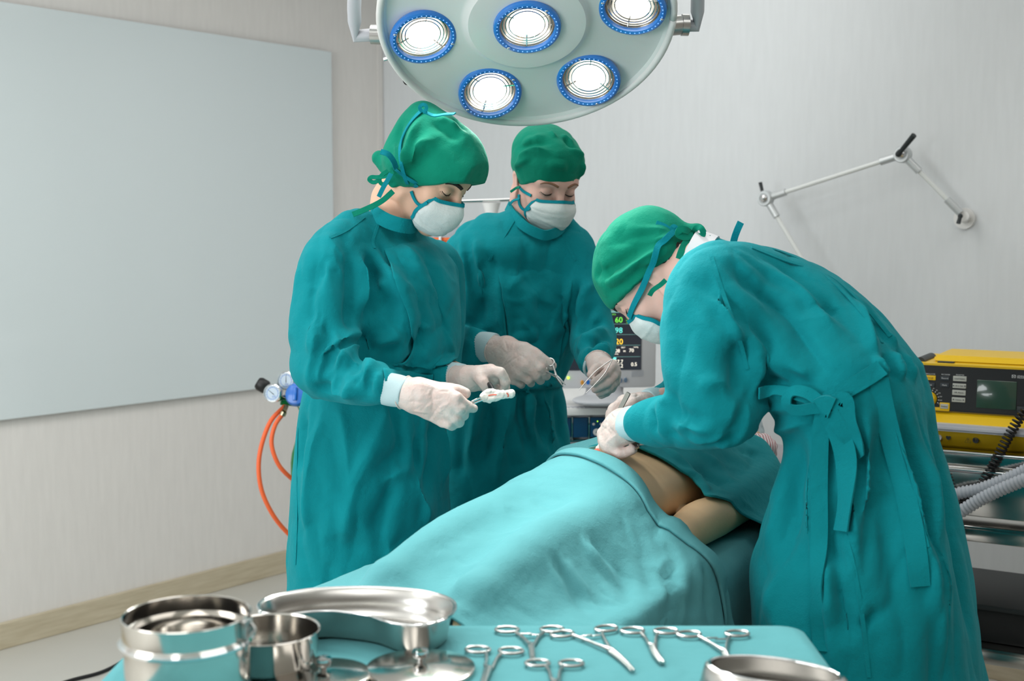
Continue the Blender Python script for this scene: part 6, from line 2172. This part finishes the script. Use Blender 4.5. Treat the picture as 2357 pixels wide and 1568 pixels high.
mb = MB()
mb.lathe([(0.001, 0.004), (0.10, 0.004), (0.118, 0.002), (0.128, -0.008), (0.135, -0.010), (0.262, -0.012), (RDISC - 0.012, -0.010), (RDISC - 0.006, -0.004), (RDISC, -0.002), (RDISC + 0.006, -0.008), (RDISC + 0.008, -0.02), (RDISC + 0.004, -0.05), (0.25, -0.105), (0.16, -0.15), (0.05, -0.165), (0.001, -0.166)], LC, 96, RL, cap=True)
housing = mb.build('housing', M_ENAMEL, t_)
ring = [lp((RDISC + 0.001) * math.cos(a), (RDISC + 0.001) * math.sin(a), -0.004) for a in np.linspace(0, 2 * PI, 97)]
v, f = tube_geo(ring, 0.0075, 10)
link_mesh('rim', v, f, M_WHITE, t_)
M_REFL = mat('lamp_reflector', (176, 170, 160), 0.25, metal=1.0)
M_GLOW = mat('lamp_glow', (255, 255, 250), 0.5, emis=(250, 255, 252), estr=2.6)
M_LAMPGL = mat('lamp_glass', (240, 252, 248), 0.04, trans=1.0, ior=1.12)
M_CHIP = mat('ring_beads', (140, 190, 250), 0.1, coat=1.0, emis=(120, 180, 255), estr=0.6)
spots = [(0, 0, 0.0)]
for k in range(6):
    a = math.radians(-52 + 60 * k)
    spots.append((0.212 * math.cos(a), 0.212 * math.sin(a), 1.0))
rsl = np.random.RandomState(3)
cut = MB()
for k, (x, y, tl) in enumerate(spots):
    c = lp(x, y, 0.004 if k == 0 else -0.008)
    # outer lights lean towards the common focus
    ax = unit(LN - 0.16 * tl * unit(RL[:, 0] * x + RL[:, 1] * y + 1e-9)) if k else LN
    Rk = frame(ax, RL[:, 0])
    cut.cyl(c - ax * 0.055, c + ax * 0.03, 0.0562, n=48)
    g = MB().lathe([(0.0555, -0.012), (0.066, -0.004), (0.0685, 0.003), (0.067, 0.008), (0.0625, 0.0105), (0.0565, 0.009), (0.0545, 0.002), (0.0545, -0.01)], c, 56, Rk).build('lens_ring', M_BLUE_RING, t_)
    bd = MB()
    for q in range(40):
        a = 2 * PI * q / 40
        bd.sphere(c + Rk @ v3(0.0605 * math.cos(a), 0.0605 * math.sin(a), 0.0098), (0.0016, 0.0016, 0.0012), 5)
    bd.build('ring_beads', M_CHIP, g)
    for a in (0.9 + k, 0.9 + k + PI):
        MB().sphere(c + Rk @ v3(0.0615 * math.cos(a), 0.0615 * math.sin(a), 0.0105), (0.0034, 0.0034, 0.0022), 8).build('screw', M_CHROME, g)
    MB().lathe([(0.0548, 0.002), (0.05, -0.018), (0.04, -0.032), (0.026, -0.041), (0.012, -0.045), (0.001, -0.045)], c, 40, Rk).build('reflector', M_REFL, g)
    off = v3(0.004 * math.cos(k), 0.004 * math.sin(k), -0.012)
    mb = MB().lathe([(0.001, 0.0), (0.031, -0.002), (0.033, -0.008), (0.024, -0.018), (0.001, -0.02)], c + Rk @ off, 36, Rk)
    mb.build('bulb', M_GLOW, g)
    mb = MB()
    for rr in (0.036, 0.043, 0.0495):
        mb.tube([c + Rk @ v3(rr * math.cos(a), rr * math.sin(a), -0.004 - 0.0 * rr) for a in np.linspace(0, 2 * PI, 41)], 0.0012, 6)
    for a in (0.5 + k, 0.5 + k + 2.1, 0.5 + k + 4.2):
        mb.tube([c + Rk @ v3(0.03 * math.cos(a), 0.03 * math.sin(a), -0.008), c + Rk @ v3(0.054 * math.cos(a), 0.054 * math.sin(a), -0.002)], 0.0014, 6)
    mb.build('bulb_holder', M_CHROME, g)
    ld = bpy.data.lights.new('lamp_beam', 'SPOT')
    ld.energy = 5.0
    ld.color = (0.97, 1.0, 0.95)
    ld.spot_size = math.radians(78)
    ld.spot_blend = 1.0
    ld.shadow_soft_size = 0.04
    lo = bpy.data.objects.new('lamp_beam', ld)
    COL.objects.link(lo)
    lo.matrix_world = Matrix.Translation(Vector(c + ax * 0.014)) @ Matrix(np.stack([Rk[:, 0], -Rk[:, 1], -ax], 1).tolist()).to_4x4()
# openings for the lights in the housing
co = cut.build('cutter', M_ENAMEL)
md = housing.modifiers.new('openings', 'BOOLEAN')
md.object = co
md.operation = 'DIFFERENCE'
md.solver = 'EXACT'
bpy.context.view_layer.update()
nm_ = bpy.data.meshes.new_from_object(housing.evaluated_get(bpy.context.evaluated_depsgraph_get()))
housing.modifiers.clear()
housing.data = nm_
bpy.data.objects.remove(co)
sharp(housing, 30)
# yoke arc, pivots, knobs
mb = MB()
arc = [lp(0.35 * math.cos(a), -0.05 + 0.42 * math.sin(a) + 0.0, -0.045 - 0.06 * math.sin(a)) for a in np.linspace(-0.02, PI + 0.02, 41)]
arc = [lp(0.300, -0.052, -0.04)] + arc + [lp(-0.300, -0.052, -0.04)]
q = MB().tube(arc, 0.014, 14).build('yoke', M_GREY2, t_)
for s in (-1, 1):
    MB().cyl(lp(s * 0.278, -0.05, -0.035), lp(s * 0.318, -0.052, -0.04), 0.02, n=28).build('pivot', M_STEEL_S, t_)
MB().cyl(lp(0.319, -0.052, -0.04), lp(0.333, -0.053, -0.04), 0.022, n=28).build('pivot_cap', M_STEEL_S, t_)
for a in (math.radians(215), math.radians(224)):
    b0, b1 = lp((RDISC+0.003) * math.cos(a), (RDISC+0.003) * math.sin(a), -0.03), lp((RDISC+0.03) * math.cos(a), (RDISC+0.03) * math.sin(a), -0.032)
    MB().lathe([(0.001, 0), (0.011, 0.0), (0.012, 0.012), (0.0085, 0.022), (0.001, 0.023)], b0, 20, frame(b1 - b0)).build('control_knob', M_BLACK, t_)
a = math.radians(201)
MB().cyl(lp(RDISC * math.cos(a), RDISC * math.sin(a), -0.03), lp((RDISC+.027) * math.cos(a), (RDISC+.027) * math.sin(a), -0.03), 0.004).build('toggle_pin', M_CHROME, t_)
a = math.radians(248)
MB().cyl(lp((RDISC-.003) * math.cos(a), (RDISC-.003) * math.sin(a), -0.03), lp((RDISC+.013) * math.cos(a), (RDISC+.013) * math.sin(a), -0.03), 0.011).build('rim_clip', M_STEEL_S, t_)
# arm up to the ceiling
topc = lp(0, 0.35, -0.06)
MB().tube([topc, topc + v3(0, 0.05, 0.06), v3(topc[0], topc[1] + 0.12, topc[2] + 0.2), v3(topc[0], topc[1] + 0.12, CEIL_Z - 0.02)], [0.022, 0.022, 0.025, 0.025], 16, 5).build('ceiling_arm', M_ENAMEL, t_)
MB().lathe([(0.001, -0.06), (0.06, -0.06), (0.1, 0.0)], v3(topc[0], topc[1] + 0.12, CEIL_Z), 36).build('ceiling_mount', M_ENAMEL, t_)
# ------------------------------------------------------------------ instrument table in the foreground
ZT2 = 0.90
CT = PZ(1845, 1443, ZT2)
CFAR_L = v3(-0.46, CT[1] - 0.012, ZT2)
t_ = thing('instrument_table', v3(-0.03, 1.35, 0), 'instrument table covered with aqua cloth in the foreground', 'instrument table')
xr, xl, yf, yn = CT[0], -0.5, CT[1], 0.98
MB().box(v3((xr + xl) / 2, (yf + yn) / 2, ZT2 - 0.012), (xr - xl - 0.01, yf - yn - 0.01, 0.016), None, 0.004).build('table_tray', M_STEEL_S, t_)
for sx in (xl + 0.06, xr - 0.06):
    for sy in (yn + 0.06, yf - 0.06):
        MB().cyl((sx, sy, 0.07), (sx, sy, ZT2 - 0.02), 0.014).build('leg', M_STEEL_S, t_)
        w_ = MB().cyl((sx - 0.012, sy, 0.035), (sx + 0.012, sy, 0.035), 0.035)
        w_.cyl((sx, sy, 0.04), (sx, sy, 0.08), 0.008)
        w_.build('caster', M_BLACK, t_)
NU, NV = 60, 90
A = np.zeros((NU, NV, 3))
hx, hy = 0.16, 0.05
for i in range(NU):
    for j in range(NV):
        x = xl - hx + j / (NV - 1) * (xr - xl + 2 * hx)
        y = yn - hy + i / (NU - 1) * (yf - yn + 2 * hy)
        ox = max(0, xl - x, x - xr)
        oy = max(0, yn - y, y - yf)
        xx, yy = min(max(x, xl), xr), min(max(y, yn), yf)
        # rounded corners of the cloth-covered tray
        rc = 0.035
        for cx_, cy_, sx, sy in ((xr - rc, yf - rc, 1, 1), (xl + rc, yf - rc, -1, 1)):
            dx, dy = (xx - cx_) * sx, (yy - cy_) * sy
            if dx > 0 and dy > 0:
                k = max(dx, dy) / (math.hypot(dx, dy) + 1e-9)
                xx, yy = cx_ + sx * dx * k, cy_ + sy * dy * k
        d = max(ox, oy)
        lean = 0.02 + 0.012 * math.sin((x + y) * 22)
        A[i, j] = v3(xx + np.sign(x - xx) * min(ox, 0.3) * lean * 4, yy + (np.sign(y - yy) * oy * lean * 3 if oy else 0), ZT2 + 0.0015 - d * 0.96)
fq = np.array([(i * NV + j, i * NV + j + 1, (i + 1) * NV + j + 1, (i + 1) * NV + j) for i in range(NU - 1) for j in range(NV - 1)])
v = A.reshape(-1, 3)
v2, f2, _ = sheet(v.reshape(NU, NV, 3), 0.002)
tag(link_mesh('table_cloth', v2, f2, M_DRAPE, None, v3(-0.03, 1.35, ZT2)), 'smooth aqua cloth on the instrument table under scissors and bowls', 'cloth')
ZC = ZT2 + 0.0028


def on(px, py, z=ZC):
    return PZ(px, py, z)


# scissors and clamps: local space, x across the rings, y towards the tips, z up
def ring_arm(sd, L, spread, curve, ring_r, blade, tip):
    """one half of a ringed instrument; sd = side of the ring"""
    mb = MB()
    rc = v3(sd * (spread + ring_r * 0.8), 0, 0.004)
    pts = [rc + v3(ring_r * 1.25 * math.cos(a), ring_r * 0.95 * math.sin(a), 0) for a in np.linspace(0, 2 * PI, 25)]
    mb.tube(pts, 0.0021, 8)
    piv = L * 0.52
    mb.tube([v3(sd * (spread - ring_r * 0.1), ring_r * 0.75, 0.004), v3(sd * spread * 0.55, piv * 0.45, 0.004), v3(sd * 0.0045, piv * 0.85, 0.004 + 0.0012 * sd), v3(0, piv, 0.004 + 0.0012 * sd)], [0.0022, 0.0021, 0.0025, 0.003], 8, 5)
    n = 10
    path = []
    for k in range(n):
        q = k / (n - 1)
        path.append(v3(-sd * (0.0012 + 0.0008 * q) + curve * q * q, piv + (L - piv) * q, 0.004 + 0.001 * sd * (1 - q)))
    rr = np.linspace(0.0034 if not blade else 0.0045, tip, n)
    vv, ff = tube_geo(path, rr, 8)
    mb.add(vv, ff)
    mb.box(v3(0, piv, 0.004), (0.0085, 0.016, 0.0035), None, 0.001)
    return mb


def instrument(name, px, py, ang, L, spread, curve, ring_r, blade, label, cat, tip=0.0012, ratchet=False):
    """px, py = photo pixel of the middle of the rings; ang = turn of the tips from straight towards the camera"""
    o = on(px, py)
    t = thing(name, o, label, cat, 'ringed steel instruments on the instrument table', PI + ang)
    for sd in (-1, 1):
        a = ring_arm(sd, L, spread, curve, ring_r, blade, tip).build('arm', M_STEEL_S, t, local=True)
        if ratchet:
            MB().box(v3(sd * 0.006, ring_r * 1.7 + 0.004 * sd * 0, 0.0045 + sd * 0.0008), (0.016, 0.004, 0.0018), None, 0.0005).build('ratchet', M_STEEL_S, a, local=True)
    MB().cyl((0, L * 0.52, 0.001), (0, L * 0.52, 0.0078), 0.0026, n=14).build('pivot_screw', M_CHROME, t, local=True)
    return t


instrument('hemostat', 1219, 1456, 0.02, 0.125, 0.0205, 0.0, 0.0125, False, 'slim steel clamp at the far table edge, left end of the back row', 'clamp', 0.0012, True)
instrument('hemostat', 1345, 1460, 0.36, 0.16, 0.0225, 0.006, 0.0125, False, 'long steel clamp slanting right beside the slim clamp in the back row', 'clamp', 0.0014, True)
instrument('surgical_scissors', 1494, 1459, -0.04, 0.125, 0.0125, -0.008, 0.0125, True, 'curved thick-bladed scissors third in the back row of the table', 'scissors', 0.0024)
instrument('hemostat', 1641, 1466, 0.04, 0.14, 0.0225, 0.004, 0.0125, False, 'open steel clamp at the right end of the back row, behind the bowl', 'clamp', 0.0014, True)
instrument('surgical_scissors', 1138, 1504, -0.1, 0.135, 0.0115, 0.0, 0.0125, True, 'steel scissors in front of the back row, beside the shiny lid', 'scissors', 0.0022)
instrument('surgical_scissors', 1276, 1534, -0.02, 0.13, 0.0115, 0.0, 0.0120, True, 'steel scissors lying nearest the camera at the bottom edge', 'scissors', 0.0022)


# stainless vessels
def vessel(name, c, prof, label, cat, m=None, n=72):
    t = thing(name, c, label, cat)
    MB().lathe(prof, c, n).build('wall', m or M_STEEL, t)
    return t


YP = 1.37
pc_ = P(430, 1411, YP)
RP = 149 * YP / F_PX
hp_ = pc_[2] - ZC
p0 = v3(pc_[0], pc_[1], ZC)
t = thing('steel_canister', p0, 'tall polished steel canister at lower left, nearest the camera', 'canister')
MB().lathe([(0.001, 0.001), (RP - 0.008, 0.001), (RP - 0.004, 0.004), (RP - 0.002, 0.008), (RP - 0.002, hp_ - 0.032), (RP + 0.0015, hp_ - 0.030), (RP + 0.002, hp_ - 0.026), (RP - 0.0005, hp_ - 0.0235), (RP - 0.0005, hp_ - 0.003), (RP, hp_ - 0.001), (RP - 0.0008, hp_), (RP - 0.002, hp_ - 0.001),
            (RP - 0.0025, hp_ - 0.018), (RP - 0.009, hp_ - 0.021), (RP - 0.0115, hp_ - 0.0215), (RP - 0.012, hp_ - 0.026), (RP - 0.006, hp_ - 0.034), (RP - 0.004, 0.006), (0.001, 0.004)], p0, 96).build('canister_body', M_STEEL, t)
MB().lathe([(RP + 0.0005, hp_ - 0.0335), (RP + 0.0035, hp_ - 0.0315), (RP + 0.004, hp_ - 0.0285), (RP + 0.0015, hp_ - 0.026)], p0, 96).build('bead_ring', M_CHROME, t)
a0 = p0 + v3(RP * math.cos(-0.25), RP * math.sin(-0.25), 0)
hk = MB()
hk.box(a0 + v3(0.002, -0.001, hp_ - 0.012), (0.006, 0.018, 0.02), rotz(-0.25), 0.001)
hk.tube([a0 + v3(0.004, 0.006, hp_ - 0.006), a0 + v3(0.011, 0.0, hp_ - 0.014), a0 + v3(0.004, -0.008, hp_ - 0.022)], 0.0018, 8, 4)
hk.build('clasp', M_STEEL_S, t)

YCu = 1.51
cc_ = P(617, 1447, YCu)
RC = 121 * YCu / F_PX
hc = cc_[2] - ZC
c0 = v3(cc_[0], cc_[1], ZC)
t = thing('steel_cup', c0, 'small steel cup between the canister and the kidney dish', 'cup')
MB().lathe([(0.001, 0.001), (RC - 0.008, 0.001), (RC - 0.004, 0.005), (RC - 0.0015, hc - 0.004), (RC + 0.001, hc - 0.001), (RC, hc), (RC - 0.002, hc - 0.002), (RC - 0.0055, 0.006), (0.001, 0.003)], c0, 72).build('cup_body', M_STEEL, t)
e = v3(math.cos(-0.55), math.sin(-0.55), 0)
MB().tube([c0 + e * (RC - 0.001) + v3(0, 0, hc - 0.004), c0 + e * (RC + 0.004) + v3(0, 0, hc - 0.002), c0 + e * (RC + 0.006) + v3(0, 0, hc - 0.014), c0 + e * (RC + 0.005) + v3(0, 0, hc - 0.03), c0 + e * (RC - 0.002) + v3(0, 0, hc - 0.034)], 0.0018, 8, 5).build('handle', M_CHROME, t)


def dish(name, c, outline, h, label, cat, flare=0.82, rot=0.0):
    """shallow dish from a plan outline (closed, radians free)"""
    q = crom(np.vstack([outline, outline[:1]]), 8)[:-1]
    n = len(q)
    ctr = q.mean(0)
    R = rotz(rot)
    nrm_ = np.roll(q, -1, 0) - np.roll(q, 1, 0)
    nrm_ = np.stack([nrm_[:, 1], -nrm_[:, 0]], 1)
    nrm_ /= np.linalg.norm(nrm_, axis=1, keepdims=True)
    W = (1 - flare) * 0.2
    rows = [(-0.030 * 1.0 - W, 0.001), (-0.012, 0.001), (-0.008, 0.003), (-0.0045, h * 0.5), (-0.001, h - 0.003), (0.003, h - 0.0015), (0.0038, h), (0.002, h + 0.0004), (-0.002, h - 0.002), (-0.0058, h * 0.5), (-0.0095, 0.0045), (-0.013, 0.0026), (-0.03 - W, 0.0025)]
    v = []
    for d, z in rows:
        for k in range(n):
            p = q[k] + nrm_[k] * d
            if d < -0.02:
                p = ctr + (q[k] - ctr) * 0.25
            v.append(R @ v3(p[0], p[1], 0) + c + v3(0, 0, z))
    f = []
    for i in range(len(rows) - 1):
        for k in range(n):
            f.append((i * n + k, i * n + (k + 1) % n, (i + 1) * n + (k + 1) % n, (i + 1) * n + k))
    f.append(tuple(range(n))[::-1])
    f.append(tuple((len(rows) - 1) * n + k for k in range(n)))
    t = thing(name, c, label, cat)
    o = link_mesh('dish_body', v, f, mat('brushed_steel', (192, 190, 186), 0.26, metal=1.0), t)
    sharp(o, 50)
    rim = [R @ v3(*(q[k] + nrm_[k] * 0.0034), 0) + c + v3(0, 0, h - 0.0006) for k in range(n)]
    vv, ff = tube_geo(rim + rim[:1], 0.0021, 8)
    link_mesh('rolled_rim', vv, ff, M_CHROME, t)
    return t


kd = on(818, 1470, ZC)
kc_ = PZ(822, 1404, 0.938)
kc_ = v3(kc_[0], kc_[1], ZC)
W2, D2 = 0.13, 0.062
kidney = np.array([(-W2, 0.0), (-W2 * 0.92, 0.035), (-W2 * 0.62, 0.066), (-W2 * 0.2, 0.08), (W2 * 0.2, 0.08), (W2 * 0.62, 0.066), (W2 * 0.92, 0.032), (W2, -0.01), (W2 * 0.93, -0.055), (W2 * 0.72, -0.080), (W2 * 0.45, -0.072), (W2 * 0.18, -0.042), (-W2 * 0.2, -0.026), (-W2 * 0.45, -0.03), (-W2 * 0.7, -0.044), (-W2 * 0.92, -0.034)])
dish('kidney_dish', kc_, kidney[::-1], 0.042, 'kidney-shaped polished steel dish at the far left of the table', 'dish', rot=-0.04)
oc = PZ(1792, 1566, 0.925)
oc = v3(oc[0] - 0.005, oc[1], ZC)
oval = np.array([(0.08 * math.cos(a), 0.046 * math.sin(a)) for a in np.linspace(0, 2 * PI, 13)[:-1]])
dish('oval_bowl', oc, oval[::-1], 0.034, 'oval polished steel bowl at the lower right corner of the table', 'bowl', rot=-0.42)


def lid(px, py, r, label, hgt):
    c = on(px, py)
    t = thing('pot_cover', c, label, 'pot cover', 'steel pot covers')
    MB().lathe([(r, 0.0), (r, 0.004), (r - 0.001, 0.006), (r - 0.004, 0.0068), (r * 0.6, hgt * 0.75), (r * 0.25, hgt), (0.001, hgt + 0.0003)], c, 80).build('cover_plate', M_STEEL, t)
    k = MB().lathe([(0.004, 0), (0.004, 0.006), (0.009, 0.008), (0.0105, 0.013), (0.0095, 0.017), (0.001, 0.018)], c + v3(0, 0, hgt - 0.001), 28)
    k.build('knob', M_CHROME, t)


lid(745, 1562, 0.058, 'steel lid with knob lying in front of the small cup', 0.010)
lid(968, 1546, 0.068, 'larger shiny steel lid with knob in front of the kidney dish', 0.012)

# ------------------------------------------------------------------ things held in the hands


def forceps_tool(name, a, tips, label, w=0.007, m=M_STEEL_S, grp=None):
    """spring tweezers: two leaves joined at a, opening to the two tips"""
    a = np.asarray(a, float)
    t = thing(name, a, label, 'tweezers', grp)
    for b in tips:
        b = np.asarray(b, float)
        o = np.asarray(tips[0]) + np.asarray(tips[1]) - b
        out = unit(b - o)
        mid = a + (b - a) * 0.45 + out * 0.006
        pts = [a, a + (mid - a) * 0.5 + out * 0.001, mid, a + (b - a) * 0.8 + out * 0.003, b]
        ribbon_mesh('leaf', ribbon_geo(pts, out, np.array([w * 0.8, w, w, w * 0.55, w * 0.25]), 0.0013, 6), m, t)
    return t


# man: ring-handled scissors in the right hand, tweezers in the left
a, b = P(1264, 848, 2.735), P(1299, 888, 2.69)
d = unit(b - a)
sd_ = unit(np.cross(d, v3(0, -1, 0.2)))
t = thing('surgical_scissors', a, 'steel scissors held in the right glove of the man in the middle', 'scissors')
for s in (-1, 1):
    rc = a - d * 0.012 + sd_ * 0.011 * s
    mb = MB().tube([rc + d * 0.011 * math.cos(q) + sd_ * 0.0085 * math.sin(q) for q in np.linspace(0, 2 * PI, 25)], 0.0021, 8)
    mb.tube([rc + d * 0.011, a + d * 0.02 + sd_ * 0.004 * s, a + d * 0.03, a + d * 0.045 - sd_ * 0.002 * s, b + sd_ * (-0.003) * s], [0.0022, 0.0024, 0.0036, 0.003, 0.001], 8, 4)
    mb.build('arm', M_STEEL_S, t)
MB().cyl(a + d * 0.03 + v3(0, -0.004, 0), a + d * 0.03 + v3(0, 0.004, 0), 0.0028).build('pivot_screw', M_CHROME, t)
forceps_tool('tweezers', P(1410, 827, 2.70), [P(1333, 898, 2.69), P(1349, 905, 2.685)], 'steel tweezers held in the left glove of the man in the middle')
# woman: thin forceps with a gauze roll, and a black-tipped stick
t = thing('forceps', P(1082, 936, 2.29), 'thin steel forceps in the woman\'s right glove gripping gauze', 'forceps')
for dy in (-3, 3):
    MB().tube([P(1066, 941 + dy, 2.29), P(1092, 925 + dy, 2.295), P(1128, 911 + dy * 1.2, 2.30), P(1146, 908 + dy * 0.5, 2.305)], [0.002, 0.0021, 0.0019, 0.0012], 8, 4).build('jaw', M_CHROME, t)
pr = [chain([P(1116, 914, 2.303), P(1135, 916, 2.30), P(1156, 911, 2.302), P(1176, 907, 2.306)], [0.0105, 0.0075, 0.007, 0.0088], 0.006, 4), ell(P(1128, 901, 2.302), (0.010, 0.007, 0.006), k=0.006), ell(P(1150, 903, 2.303), (0.011, 0.007, 0.004), k=0.006), ell(P(1126, 921, 2.302), (0.006, 0.006, 0.006), k=0.004)]
vv, ff = solidify(pr, 0.0013)
vv = crumple(vv, ff, [(0.006, 0.0011, True, (1, 1, 1))], 3)
mg = mat('gauze', (240, 236, 228), 0.95, bump=0.0008, bscale=500, spec=0.1)
g = tag(link_mesh('gauze_roll', vv, ff, mg, None, P(1146, 911, 2.30)), 'small white gauze roll with red marks held between the woman\'s hands', 'gauze')
tg_ = bvh(vv, ff)
M_RED = mat('red_stain', (226, 112, 92), 0.7)
ribbon_on(g, tg_, [(1124, 911), (1134, 909), (1143, 909)], 0.0022, M_RED, 'red_mark', 0.0004, 0.0008, 2.3)
ribbon_on(g, tg_, [(1166, 905), (1170, 909), (1169, 914)], 0.0022, M_RED, 'red_mark', 0.0004, 0.0008, 2.3)
t = MB().tube([P(1126, 884, 2.455), P(1130, 891, 2.44), P(1134, 898, 2.425)], [0.0045, 0.0055, 0.0045], 12, 4)
tag(t.build('swab_stick', M_BLACK, None, P(1130, 890, 2.44)), 'short black-tipped swab stick pinched in the woman\'s left glove', 'swab')
# surgeon: scalpel-like retractor under the near hand, metal handle in the far hand, gauze in the wound
a, b = P(1424, 1044, 2.325), P(1478, 1020, 2.275)
t = thing('retractor', a, 'flat steel retractor in the surgeon\'s near glove over the belly', 'retractor')
pts = [a + (b - a) * q for q in (-0.2, 0.3, 0.7, 0.97, 1.0)]
pts[-1] = pts[-1] + v3(0, 0, -0.004)
ribbon_mesh('blade', ribbon_geo(pts, unit(v3(0.1, -0.75, 0.65)), np.array([0.012, 0.016, 0.018, 0.018, 0.018]), 0.003, 5), M_STEEL_S, t)
MB().cyl(b + v3(-0.001, -0.003, 0.002), b + v3(-0.003, -0.006, 0.009), 0.0035).build('thumb_screw', M_CHROME, t)
a, b = P(1446, 906, 2.40), P(1422, 952, 2.41)
t = thing('scalpel', a, 'steel scalpel handle standing up in the surgeon\'s far glove', 'scalpel')
ribbon_mesh('handle', ribbon_geo([a + (a - b) * 0.02, a, a + (b - a) * 0.5, b, b + (b - a) * 0.6], unit(v3(-0.5, -0.8, 0.2)), np.array([0.005, 0.0085, 0.009, 0.008, 0.005]), 0.0035, 5), mat('dark_steel', (120, 122, 116), 0.3, metal=1.0), t)
gp, gn = lay(tP, 1387, 1037, 0.004, 2.3)
vv, ff = solidify([ell(gp, (0.014, 0.012, 0.009), k=0.006), ell(gp + v3(0.008, 0, 0.004), (0.01, 0.009, 0.007), k=0.006)], 0.0014)
vv = crumple(vv, ff, [(0.006, 0.0012, True, (1, 1, 1))], 7)
tag(link_mesh('gauze_pad', vv, ff, mg, None, gp), 'small white gauze pad with a red stain on the patient\'s belly', 'gauze')
vv, ff = solidify([ell(gp + v3(-0.008, -0.008, -0.003), (0.011, 0.008, 0.004), k=0.002)], 0.0012)
q = link_mesh('red_stain', vv, ff, M_RED, [o for o in bpy.data.objects if o.name == 'gauze_pad'][0])
